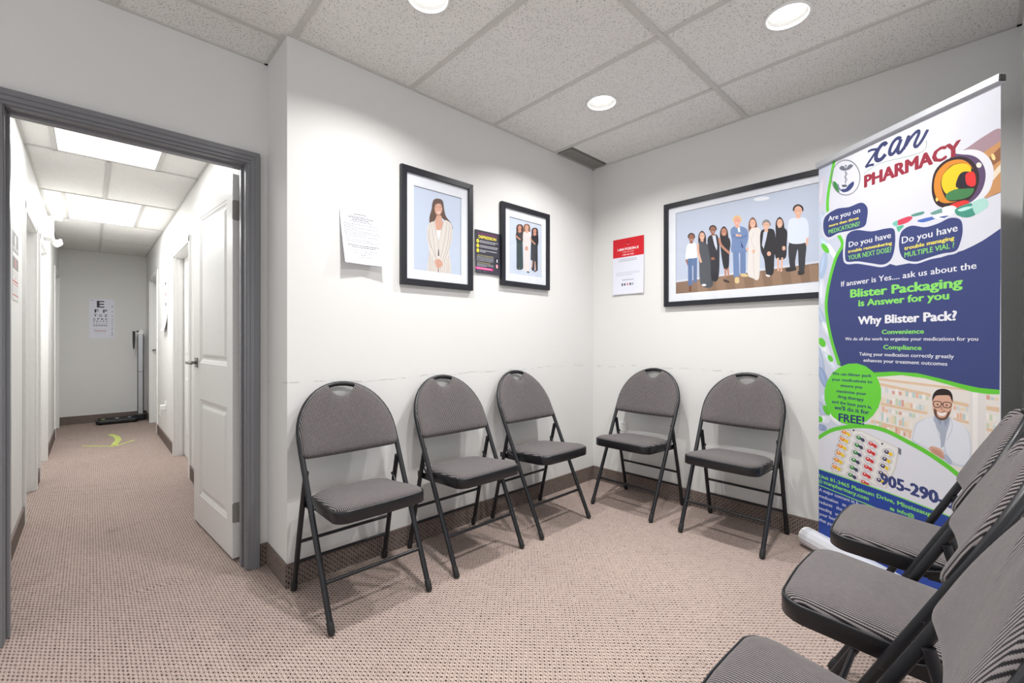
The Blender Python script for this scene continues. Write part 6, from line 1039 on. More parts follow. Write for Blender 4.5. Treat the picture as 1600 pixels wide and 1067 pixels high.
# doorway: jamb, stop and casing in grey gloss
c = MB()
cw = .055
for sx, x in ((1, DX1), (-1, DX0)):
    c.box(min(x, x + sx * .02), YD - .004, 0, max(x, x + sx * .02), YD + .115, DH + .02)            # jamb
    c.box(min(x, x - sx * .010), YD + .045, 0, max(x, x - sx * .010), YD + .078, DH)                # stop
    a0, a1 = sorted((x + sx * .004, x + sx * (.004 + cw)))
    c.box(a0, YD - .014, 0, a1, YD, DH + .004)
    b0, b1 = sorted((x + sx * .018, x + sx * (.004 + cw)))
    c.box(b0, YD - .021, 0, b1, YD - .013, DH + .018)
    d0, d1 = sorted((x + sx * .036, x + sx * (.004 + cw)))
    c.box(d0, YD - .025, 0, d1, YD - .020, DH + .036)
    # hall side casing
    c.box(a0, YD + .11, 0, a1, YD + .124, DH + .06)
c.box(DX0, YD - .004, DH, DX1, YD + .115, DH + .02)
c.box(DX0, YD + .045, DH - .010, DX1, YD + .078, DH)
c.box(DX0 - .004 - cw, YD - .014, DH + .004, DX1 + .004 + cw, YD, DH + .004 + cw)
c.box(DX0 - .004 - cw, YD - .021, DH + .018, DX1 + .004 + cw, YD - .013, DH + .004 + cw)
c.box(DX0 - .004 - cw, YD - .025, DH + .036, DX1 + .004 + cw, YD - .020, DH + .004 + cw)
struct('trim_1', c, M['jamb'], bevel=.0025)

# ------------------------------------------------------------------ ceiling of the waiting room
CANS = [(2.18, 1.53), (2.18, .57), (1.0, 1.55), (1.0, .57), (-1.5, 1.4), (-1.5, .0), (1.0, -1.2), (2.3, -1.2), (-.4, -1.3)]  # three in view, the fourth inferred from their grid, the others added for fill
CR = .083
def tile_obj(name, x0, y0, x1, y1, z, mat, parent, hole=None, mesh=[None]):
    g = .004; mb = MB()
    x0 += g; y0 += g; x1 -= g; y1 -= g
    if hole:
        rim = [(x0, y0), (x1, y0), (x1, y1), (x0, y1)]
        cir = [(hole[0] + CR * math.cos(2 * PI * i / 32), hole[1] + CR * math.sin(2 * PI * i / 32)) for i in range(32)]
        allp = rim + cir
        tr = tessellate_polygon([[Vector((p[0], p[1], 0)) for p in rim], [Vector((p[0], p[1], 0)) for p in cir]])
        mb.add([(p[0], p[1], z) for p in allp], tr)
    else:
        mb.add([(x0, y0, z), (x1, y0, z), (x1, y1, z), (x0, y1, z)], [(0, 1, 2, 3)])
    mb.add([(x0, y0, z), (x1, y0, z), (x1, y1, z), (x0, y1, z), (x0, y0, z + .012), (x1, y0, z + .012), (x1, y1, z + .012), (x0, y1, z + .012)],
           [(0, 1, 5, 4), (1, 2, 6, 5), (2, 3, 7, 6), (3, 0, 4, 7)])
    o = mb.build(name, mat, parent); o['kind'] = 'structure'
    return o
ceil = struct('ceiling', MB().box(XW, YS, H + .20, XE + .1, YD + .1, H + .24), M['wall'])
xs = [.679 + .61 * k for k in range(-6, 4)]; xs = [x for x in xs if XW < x < XE - .1]
ys = [-1.435, -.215, 1.005, 2.225]
bars = MB()
bw = .012
xe = [XW] + xs + [XE]; ye = [YS] + ys + [YD]
TZ = H + .004
for x in xs: bars.box(x - bw, YS, H - .002, x + bw, (YA if x > XR else YD), H + .006)
for y in ys: bars.box(XW, y - bw, H - .0035, (XE if y < YA else XR), y + bw, H + .006)
# wall angle
for (x0, y0, x1, y1) in ((XR, YA - .016, XE, YA), (XE - .02, YN, XE, YA), (XR - .016, YA, XR, YD), (XW, YD - .016, XR, YD), (2.42, YN, XE, YN + .016)):
    bars.box(x0, y0, H - .003, x1, y1, H + .005)
struct('ceiling_grid', bars, M['grid'], ceil)
VX0, VX1, VY0 = 2.53, 2.968, 2.052
for i in range(len(xe) - 1):
    for j in range(len(ye) - 1):
        x0, x1, y0, y1 = xe[i], xe[i + 1], ye[j], ye[j + 1]
        if y0 >= 2.2 and x0 > XR: continue
        if y1 > YA and x0 > XR - .01: y1 = min(y1, YA)
        if y1 > YA and x0 < XR < x1: x1 = XR if y0 >= 2.2 else x1
        if x0 > 2.4 and y1 >= YA - .01: y1 = VY0 - .012
        hole = next((c_ for c_ in CANS if x0 + CR < c_[0] < x1 - CR and y0 + CR < c_[1] < y1 - CR), None)
        tile_obj('ceiling_tile', x0 + bw * .4, y0 + bw * .4, x1 - bw * .4, y1 - bw * .4, TZ, M['tile'], ceil, hole)

# supply grille in the corner
vt = thing('ceiling_vent', 'dark slotted air grille in the ceiling corner above the two walls', 'vent', ((VX0 + VX1) / 2, (VY0 + YA) / 2, H))
hx, hy = (VX1 - VX0) / 2, (YA - .006 - VY0) / 2
MB().box(-hx, -hy, .03, hx, hy, .034).build('backing', M['ventback'], vt)
f = MB()
for a in ((-hx, -hy, hx, -hy + .007), (-hx, hy - .007, hx, hy), (-hx, -hy, -hx + .007, hy), (hx - .007, -hy, hx, hy)): f.box(a[0], a[1], -.004, a[2], a[3], .03)
f.build('frame', M['vent'], vt)
for k in range(8):
    y = -hy + .014 + k * (2 * hy - .028) / 7
    MB().box(-hx, y - .0048, -.002, hx, y + .0048, .001).build('slat', M['vent'], vt)

# recessed can lights
can_names = {0: 'recessed can light near the wall corner, above the two chairs and chair pair', 1: 'recessed can light over the pharmacy banner, nearest the right wall', 2: 'recessed can light cut by the top edge of the photo, left of the others'}
EXTRA = ['lit recessed can light straight above the near carpet, fourth of the square', 'recessed can light added as unseen fill, near the west wall and the left wall', 'recessed can light added as unseen fill, by the middle of the west wall', 'recessed can light added as unseen fill behind the camera, middle of the south row', 'recessed can light added as unseen fill behind the foreground chairs, east end of the south row', 'recessed can light added as unseen fill at the west end of the south row']
def make_can(i, x, y):
    lab = ['lit recessed can light nearest the wall corner vent', 'lit recessed can light on the right, above the banner', 'lit recessed can light at the top edge, left of the other two'][i] if i < 3 else EXTRA[i - 3]
    t = thing('recessed_ceiling_light', lab, 'light', (x, y, H), 0, 'recessed can lights in the waiting room ceiling')
    rim = MB().lathe([(CR + .006, .003), (CR + .008, -.001), (CR + .004, -.004), (CR - .004, -.003), (CR - .005, .001)], seg=32); rim.build('trim_ring', M['whitegap'], t)
    pr = []; n = 7; d = .052
    for k in range(n):
        z = .001 + d * k / n; r = CR - .004 - .012 * k / n
        pr += [(r, z), (r - .0022, z + d / n * .45), (r - .0022, z + d / n * .5)]
    pr.append((CR - .017, .001 + d)); MB().lathe(pr, seg=32).build('ribbed_baffle', M['baffle'], t)
    q = MB().lathe([(CR - .017, d), (.0, d)], seg=32); q.build('reflector', M['baffle'], t)
    b = MB().lathe([(.0, d - .024), (.036, d - .023), (.054, d - .018), (.060, d - .008), (.058, d - .001)], seg=28); b.build('lamp_face', M['lens'], t)
    area_light('can_lamp', (x, y, H + d - .027), (0, 0, 0), .080, .080, CAN_POWER * (1 if i < 4 else .3), (1, .988, .972), 'DISK', math.radians(138))
for i, (x, y) in enumerate(CANS): make_can(i, x, y)

# ================================================================== HALLWAY
DL = [(4.10, 4.90), (5.245, 6.04), (7.40, 8.20)]       # doorways in its left wall
DR = [(4.50, 5.43), (6.95, 7.85)]                      # and in its right wall
DHH = 1.95
def hall_wall(name, xin, xout, doors):
    mb = MB(); y = HY0
    for (a, b) in doors:
        mb.box(min(xin, xout), y, 0, max(xin, xout), a, HH + .05); mb.box(min(xin, xout), a, DHH, max(xin, xout), b, HH + .05); y = b
    mb.box(min(xin, xout), y, 0, max(xin, xout), HY1, HH + .05)
    struct(name, mb, M['wall'])
hall_wall('wall_hall_left', HX0, HX0 - .12, DL)
hall_wall('wall_hall_right', HX1, HX1 + .12, DR)
struct('wall_hall_end', MB().box(HX0 - .12, HY1, 0, HX1 + .12, HY1 + .1, HH + .05), M['wall'])
def segs(doors):
    y = HY0 + .03; o = []
    for a, b in doors: o.append((y, a - .055)); y = b + .055
    o.append((y, HY1)); return [q for q in o if q[1] - q[0] > .03]
skirt('baseboard_hall_left', [(HX0, a, HX0 + T, b) for a, b in segs(DL)])
skirt('baseboard_hall_right', [(HX1 - T, a, HX1, b) for a, b in segs(DR)])
skirt('baseboard_hall_end', [(HX0 + T, HY1 - T, HX1 - T, HY1)])
n = 1
def lever(parent, s=1, name='door_handle'):
    """plate on the -x face, lever running towards -y*s"""
    h = MB().box(-.006, -.03, -.03, 0, .03, .03).tube([(-.006, 0, 0), (-.05, 0, 0)], .009, 10)
    h.tube([(-.05, .008 * s, 0), (-.05, -.115 * s, 0)], .009, 10)
    return h.build(name, M['chrome'], parent, bevel=.001)
for side, xin, doors in ((-1, HX0, DL), (1, HX1, DR)):
    for k, (a, b) in enumerate(doors):
        n += 1
        tr = MB(); X = lambda d: xin + side * d
        def bx(d0, d1, y0, y1, z0, z1): tr.box(min(X(d0), X(d1)), y0, z0, max(X(d0), X(d1)), y1, z1)
        for y, s in ((a, 1), (b, -1)):
            y0, y1 = sorted((y, y + s * .012)); bx(0, .12, y0, y1, 0, DHH)
            y0, y1 = sorted((y + s * .004, y - s * .05)); bx(-.012, 0, y0, y1, 0, DHH + .05)
            y0, y1 = sorted((y + s * .012, y + s * .022)); bx(.03, .062, y0, y1, 0, DHH)
        bx(0, .12, a, b, DHH - .012, DHH); bx(-.012, 0, a - .05, b + .05, DHH - .004, DHH + .05)
        struct('trim_%d' % n, tr, M['white'], bevel=.002)
        d = MB(); x0, x1 = sorted((X(.075), X(.11)))
        d.box(x0, a + .014, .008, x1, b - .014, DHH - .014)
        dr = struct('door_%d' % n, d, M['white'])
        w2 = (b - a) / 2 - .13
        for z0, z1 in ((.2, .78), (.99, 1.78)):
            xf = X(.075)
            p = MB().add([(xf - side * .001, a + .13, z0), (xf - side * .001, b - .13, z0), (xf - side * .001, b - .13, z1), (xf - side * .001, a + .13, z1),
                          (xf - side * .007, a + .155, z0 + .025), (xf - side * .007, b - .155, z0 + .025), (xf - side * .007, b - .155, z1 - .025), (xf - side * .007, a + .155, z1 - .025)],
                         [(0, 1, 5, 4), (1, 2, 6, 5), (2, 3, 7, 6), (3, 0, 4, 7), (4, 5, 6, 7)]); struct('door_panel', p, M['white'], dr)
        hd = lever(dr, -1 if side > 0 else 1); hd.rotation_euler = (0, 0, 0 if side > 0 else PI)
        hd.location = (X(.075), (b - .075) if side > 0 and k == 1 else a + .08, 1.0); hd['kind'] = 'structure'
# ceiling of the hallway
hc = struct('ceiling_hall', MB().box(HX0 - .1, HY0 - .01, HH + .06, HX1 + .1, HY1 + .1, HH + .09), M['wall'])
LX0, LX1 = -.165, .355
rows = [(HY0, 3.04, 'b'), (3.04, 4.11, 'l'), (4.11, 5.24, 'b'), (5.24, 6.33, 'l'), (6.33, 7.42, 'b'), (7.42, HY1, 'b')]
hb = MB(); troffers = []
for (y0, y1, k) in rows:
    if y0 > HY0: hb.box(HX0, y0 - .011, HH - .003, HX1, y0 + .011, HH + .005)
    cols = [HX0, LX0, LX1, HX1] if k == 'l' else [HX0, .095, HX1]
    for q in cols[1:-1]: hb.box(q - .011, y0, HH - .003, q + .011, y1, HH + .005)
    for q in range(len(cols) - 1):
        if k == 'l' and q == 1: troffers.append((y0, y1)); continue
        tile_obj('ceiling_tile', cols[q] + .004, y0 + .004, cols[q + 1] - .004, y1 - .004, HH + .004, M['tile_fine'], hc)
for x0, x1 in ((HX0, HX0 + .014), (HX1 - .014, HX1)): hb.box(x0, HY0, HH - .003, x1, HY1, HH + .005)
hb.box(HX0, HY1 - .014, HH - .003, HX1, HY1, HH + .005)
struct('ceiling_grid', hb, M['grid'], hc)
for i, (y0, y1) in enumerate(troffers):
    yc = (y0 + y1) / 2; xc = (LX0 + LX1) / 2; a = (LX1 - LX0) / 2 - .012; b = (y1 - y0) / 2 - .012
    t = thing('ceiling_light_panel', ['bright ceiling light panel over the near end of the hallway, cut by the door head', 'bright ceiling light panel further down the hallway, whole in view'][i], 'light', (xc, yc, HH), 0, 'rectangular light panels in the hallway ceiling')
    MB().box(-a, -b, .002, a, b, .006).build('diffuser', M['panel'], t)
    e = MB()
    for q in ((-a - .006, -b - .006, a + .006, -b + .004), (-a - .006, b - .004, a + .006, b + .006), (-a - .006, -b, -a + .004, b), (a - .004, -b, a + .006, b)): e.box(q[0], q[1], -.001, q[2], q[3], .008)
    e.build('frame', M['grid'], t)
    area_light('panel_lamp', (xc, yc, HH - .006), (0, 0, 0), 2 * a, 2 * b, HALL_POWER * (.8, 2.6)[i], (1, .995, .985))

# open door leaf hinged on the right jamb
HP = (DX1 + .012, 2.618)                              # hinge pin
leaf = thing('panelled_door', 'open white two-panel door leaf swung into the hallway', 'door', (HP[0], HP[1], 0), math.radians(4.2))
# local: y along the leaf away from the hinge, x = -thickness towards the hall
LT, LL, LHh = .036, .765, 1.985
st = MB(); P0, P1 = .115, .650; Zs = [.012, .19, .778, .994, 1.875, LHh]
for (y0, y1, z0, z1) in ((.02, P0, Zs[0], Zs[5]), (P1, .02 + LL, Zs[0], Zs[5]), (P0, P1, Zs[0], Zs[1]), (P0, P1, Zs[2], Zs[3]), (P0, P1, Zs[4], Zs[5])):
    st.box(-LT, y0, z0, 0, y1, z1)
st.box(-LT + .010, P0, Zs[1], -.010, P1, Zs[2]); st.box(-LT + .010, P0, Zs[3], -.010, P1, Zs[4])
st.build('stiles_and_rails', M['white'], leaf)
for z0, z1 in ((Zs[1], Zs[2]), (Zs[3], Zs[4])):
    for xs_, sg in ((-LT, 1), (0, -1)):
        ring = MB(); prf = [(0, 0.0), (.006, .003), (.012, .004), (.024, .0095), (.034, .0095), (.050, .003), (.056, .002)]
        last = None
        for (ins, dep) in prf:
            X_ = xs_ + sg * dep
            q = [(X_, P0 + ins, z0 + ins), (X_, P1 - ins, z0 + ins), (X_, P1 - ins, z1 - ins), (X_, P0 + ins, z1 - ins)]
            if last: ring.add(last + q, [(i, (i + 1) % 4, (i + 1) % 4 + 4, i + 4) for i in range(4)])
            last = q
        ring.add(last, [(0, 1, 2, 3)]); ring.build('raised_panel', M['white'], leaf)
for z in (.245, 1.80):
    hg = MB().prism([(-.038, -.045), (-.038, .045), (-.032, .051), (-.002, .051), (-.002, -.051), (-.032, -.051)], 'y', .0165, .0195)
    hg.tube([(.004, .012, -.052), (.004, .012, .052)], .006, 10)
    for zz in (-.03, 0, .03): hg.tube([(-.028 + (.014 if zz == 0 else 0), .0170, zz), (-.028 + (.014 if zz == 0 else 0), .0150, zz)], .0035, 8)
    for zz in (-.018, .016): hg.tube([(.004, .012, zz - .001), (.004, .012, zz + .001)], .0066, 10)
    o = hg.build('hinge', M['nickel'], leaf); o.location = (0, 0, z); o['label'] = 'satin nickel hinge'
hd = lever(leaf, 1); hd.location = (-LT, .02 + LL - .065, .995); hd['label'] = 'dark metal lever handle on a square rose'
MB().box(-LT + .006, LL + .019, .95, -.006, LL + .0215, 1.05).build('latch_plate', M['nickel'], leaf)

# eye chart
ec = thing('eye_chart', 'white letter eye chart poster on the end wall of the hallway', 'poster', (.122, HY1 - .002, 1.165))
E_S = 1.03
cv = Canvas((-.13, 0, .13, .545), 3e-5); cv.rect(-.13, 0, .13, .54, (226, 228, 240))
K = (30, 30, 34)
def row(s, y, cap, x0, x1, wd):
    for i, ch in enumerate(s):
        xc = x0 + (x1 - x0) * (i + .5) / len(s); cv.text(ch, (xc - wd / 2, y), (xc + wd / 2, y), cap, K, True)
cv.rect(-.115, .518, -.088, .523, K)
row('E', .425, .088, -.06, .03, .078); row('FP', .352, .044, -.10, .075, .042); row('TOZ', .296, .032, -.095, .065, .032)
row('LPED', .252, .024, -.095, .062, .022); row('PECFD', .222, .018, -.095, .062, .016); row('EDFCZP', .195, .012, -.095, .062, .011)
cv.rect(-.092, .172, .058, .180, (70, 110, 104)); row('FELOPZD', .154, .009, -.088, .055, .008); row('DEFPOTEC', .120, .007, -.085, .05, .007)
cv.rect(-.080, .096, .044, .103, (176, 74, 74)); row('LEFODPCT', .080, .006, -.08, .045, .006); row('FDPLTCEO', .055, .005, -.08, .045, .005)
for i, y in enumerate([.435, .366, .305, .258, .226, .197, .158, .122, .083, .055, .028]): cv.text(str(i + 1), (.100 - .004 * (i > 8), y), (.110 + .004 * (i > 8), y), .014, K, True)
cv.build('printed_sheet', M['print'], ec)
MB().box(-.13, .0002, 0, .13, .0016, .54).build('backing', M['paper'], ec)

# physician scale
sc = thing('physician_scale', 'black platform scale with a tall metal column at the end of the hallway', 'scale', (.30, 8.20, 0))
pts = []
for (cx, cy, a0) in ((.15, .10, 0), (-.20, .10, 90), (-.20, -.10, 180), (.15, -.10, 270)):
    for q in range(5):
        t_ = math.radians(a0 + q * 22.5); pts.append((cx + .045 * math.cos(t_), cy + .045 * math.sin(t_)))
MB().prism(pts, 'z', .012, .055).build('platform', M['pvc'], sc, bevel=.008)
MB().prism([(x * .93, y * .93) for x, y in pts], 'z', .054, .060).build('rubber_mat', M['rubber'], sc)
for k, x in enumerate((-.17, -.03, .10)):
    cv = Canvas(None, 1e-4); cv.ell(0, 0, .022, .05, [(120, 150, 60), (225, 225, 225), (90, 120, 170)][k]); cv.z += .0001; cv.ell(0, 0, .012, .03, [(220, 210, 90), (170, 170, 170), (220, 230, 240)][k])
    o = cv.build('platform_sticker', M['print'], sc); o.rotation_euler = (-PI / 2, 0, 0); o.location = (x, 0, .0605)
MB().box(.165, -.02, 0, .275, .12, .095).build('column_foot', M['pvc'], sc, bevel=.01)
MB().box(.192, .02, .09, .250, .075, 1.225).build('column', M['alu'], sc, bevel=.004)
g = MB()
for x in (.187, .247): g.box(x, .018, .09, x + .008, .045, 1.225)
g.box(.19, .017, .685, .252, .078, .69); g.build('column_rail', M['pvc'], sc)
MB().prism([(.186, 1.222), (.256, 1.222), (.256, 1.262), (.235, 1.290), (.212, 1.285)], 'y', .012, .085).build('column_cap', M['whitegap'], sc, bevel=.004)
MB().prism([(.172, 1.268), (.215, 1.272), (.215, 1.252), (.19, 1.24)], 'y', .03, .06).prism([(.135, 1.262), (.166, 1.262), (.160, 1.10), (.154, 1.01), (.142, 1.01), (.136, 1.12)], 'y', .015, .07).build('display_arm', M['pvc'], sc, bevel=.003)
for (x, y) in ((-.2, -.1), (-.2, .1), (.15, -.1), (.22, .08)): MB().lathe([(.018, 0), (.018, .014)], (x, y, 0), 12).lathe([(0.0, .0), (.018, 0)], (x, y, 0), 12).build('foot', M['rubber'], sc)

# puckered crease in the waiting-room carpet
cr = MB(); P_ = [(0.082, 2.621), (0.097, 2.621), (0.124, 2.608), (0.15, 2.611), (0.178, 2.602), (0.207, 2.599), (0.235, 2.602), (0.262, 2.591), (0.282, 2.595), (0.315, 2.587), (0.348, 2.594), (0.363, 2.596)]
n_ = len(P_); V = []
for i, (x, y) in enumerate(P_):
    a_, b_ = P_[max(i - 1, 0)], P_[min(i + 1, n_ - 1)]; dx, dy = b_[0] - a_[0], b_[1] - a_[1]; q = math.hypot(dx, dy); nx, ny = -dy / q, dx / q
    k = math.sin(PI * i / (n_ - 1)); wv = .0035 * math.sin(i * 2.3)
    for (o_, z_) in ((-.010, -.001), (-.003, .006 * k), (.002, .0065 * k), (.006, -.001)): V.append((x + nx * (o_ + wv), y + ny * (o_ + wv), z_))
cr.add(V, [(4 * i + j, 4 * i + j + 1, 4 * i + j + 5, 4 * i + j + 4) for i in range(n_ - 1) for j in range(3)], 0, True)
struct('carpet_crease', cr, M['carpet'], floor)

# tape mark on the carpet
def tape(name, pts, w_, label):
    v = []; N = len(pts)
    for i in range(N):
        a, b = pts[max(i - 1, 0)], pts[min(i + 1, N - 1)]; dx, dy = b[0] - a[0], b[1] - a[1]; q = math.hypot(dx, dy)
        v += [(pts[i][0] - dy / q * w_ / 2, pts[i][1] + dx / q * w_ / 2), (pts[i][0] + dy / q * w_ / 2, pts[i][1] - dx / q * w_ / 2)]
    mb = MB(); V = [(x, y, .0005) for x, y in v] + [(x, y, .0022) for x, y in v]; n2 = len(v); F = []
    for i in range(N - 1):
        a, b, c_, d_ = 2 * i, 2 * i + 1, 2 * i + 3, 2 * i + 2
        F += [(a, d_, c_, b), (a + n2, b + n2, c_ + n2, d_ + n2), (a, a + n2, d_ + n2, d_), (b, c_, c_ + n2, b + n2)]
    F += [(0, 1, 1 + n2, n2), (n2 - 2, 2 * n2 - 2, 2 * n2 - 1, n2 - 1)]
    mb.add(V, F); return tag(mb.build(name, M['tape']), label, 'tape', 'tape marks on the hallway carpet')
tape('floor_tape', [(-.064, 6.62), (.06, 6.49), (.186, 6.355)], .026, 'thin yellow-green floor tape strip pointing left on the hallway carpet')
tape('floor_tape', [(.20, 6.37), (.28, 6.485), (.362, 6.60)], .026, 'thin yellow-green floor tape strip pointing right on the hallway carpet')
tape('floor_tape', [(.175, 7.20), (.225, 6.98), (.235, 6.75), (.185, 6.42)], .055, 'wide curved yellow-green floor tape pointing to the end wall')

# emergency light
el = thing('emergency_light', 'white twin-head emergency light on the left hallway wall', 'light', (HX0, 5.72, 2.03), 0)
MB().box(0.0, -.12, 0, .062, .12, .19).build('housing', M['whitegap'], el, bevel=.008)
MB().box(.058, -.11, .02, .066, .11, .03).box(.061, -.11, .105, .064, .11, .108).build('cover_seam', M['whitegap'], el)
for (y, z, rx) in ((.02, .215, .35), (.03, -.02, -.4)):
    hd = MB().lathe([(.010, -.035), (.022, -.026), (.032, .0), (.034, .016), (.028, .019), (.0, .015)], seg=20, ax='y')
    hd.tube([(0, -.01, 0), (-.035, 0, -.03 if z > .1 else .03)], .011, 8)
    o = hd.build('lamp_head', M['whitegap'], el); o.location = (.088, y, z); o.rotation_euler = (rx, 0, PI - .7)
MB().tube([(.05, .0, .18), (.088, .01, .20)], .010, 8).build('neck', M['whitegap'], el)
MB().tube([(.05, .0, .01), (.088, .02, -.01)], .010, 8).build('neck', M['whitegap'], el)

# poster strip on the left hallway wall
pl = thing('wall_poster', 'narrow grey poster with red lettering bands on the left hallway wall', 'poster', (HX0 + .002, 3.665, 1.35), PI / 2)
cv = Canvas((-.13, 0, .13, .38)); cv.rect(-.13, 0, .13, .375, (214, 213, 212)); cv.rect(-.125, .262, .125, .37, (128, 126, 126)); cv.rect(-.125, .17, .125, .235, (120, 118, 118))
cv.ell(.0, .325, .03, .035, (226, 226, 224)); cv.rect(-.04, .18, .04, .23, (176, 130, 124))
for y in (.275, .285, .245, .252): cv.rect(-.11, y, .11, y + .004, (235, 235, 235))
cv.rect(-.12, .098, .12, .108, (184, 84, 84)); cv.rect(-.12, .083, .12, .089, (196, 110, 110)); cv.rect(-.12, .024, .12, .032, (190, 96, 96)); cv.ell(0, .122, .02, .006, (190, 100, 100))
for y in (.15, .14, .13, .07, .06, .05, .04): cv.rect(-.1, y, .1, y + .003, (190, 189, 188))
cv.build('printed_sheet', M['print'], pl); MB().box(-.13, .0002, 0, .13, .0015, .375).build('backing', M['paper'], pl)

# notice sheets on the right hallway wall, curling at the foot
nr = thing('wall_notice', 'white notice sheets with small dark symbols on the right hallway wall', 'notice', (HX1 - .002, 6.12, 1.235), -PI / 2)
def curl(amp, z0):
    def f(x, y, z):
        k = max(0.0, (z0 - y) / z0) ** 2 * amp
        return (x, -z - k, y)
    return f
cv = Canvas((-.16, 0, .16, .58))
for i in range(12): cv.rect(-.15, i * .048, .15, (i + 1) * .048, (232, 232, 234))
pass
for (x, y, w_, h_, c_) in ((-.06, .50, .12, .035, (70, 70, 74)), (-.02, .44, .08, .012, (150, 150, 150)), (-.05, .385, .10, .028, (190, 90, 90)), (-.06, .335, .12, .01, (200, 120, 120)), (-.03, .27, .09, .04, (80, 82, 90)), (-.08, .225, .15, .012, (150, 150, 154)), (-.06, .17, .12, .014, (110, 112, 118)), (-.05, .10, .07, .035, (96, 98, 104))): cv.rect(x, y, x + w_, y + h_, c_)
cv.build('printed_sheet', M['print'], nr, 0, curl(.03, .2))

# wall outlet with a plug, right hallway wall
so = thing('wall_outlet', 'white outlet with a plugged-in adapter low on the right hallway wall', 'outlet', (HX1, 6.1, .34), -PI / 2)
MB().box(-.06, -.006, 0, .06, 0, .13).build('cover_plate', M['whitegap'], so, bevel=.002)
MB().box(-.0, -.055, .045, .06, -.006, .095).build('plug_adapter', M['whitegap'], so, bevel=.006)
MB().tube([(.03, -.05, .05), (.032, -.056, .0), (.03, -.04, -.045)], .004, 8).build('cord', M['whitegap'], so)
so = thing('wall_outlet', 'small white outlet plate on the right wall behind the chair near the corner', 'outlet', (XE, 1.90, .43), -PI / 2)
MB().box(-.036, -.005, 0, .036, 0, .075).build('cover_plate', M['whitegap'], so, bevel=.002)
for z in (.018, .048): MB().box(-.012, -.0065, z, .012, -.004, z + .014).build('socket', M['mat'], so)

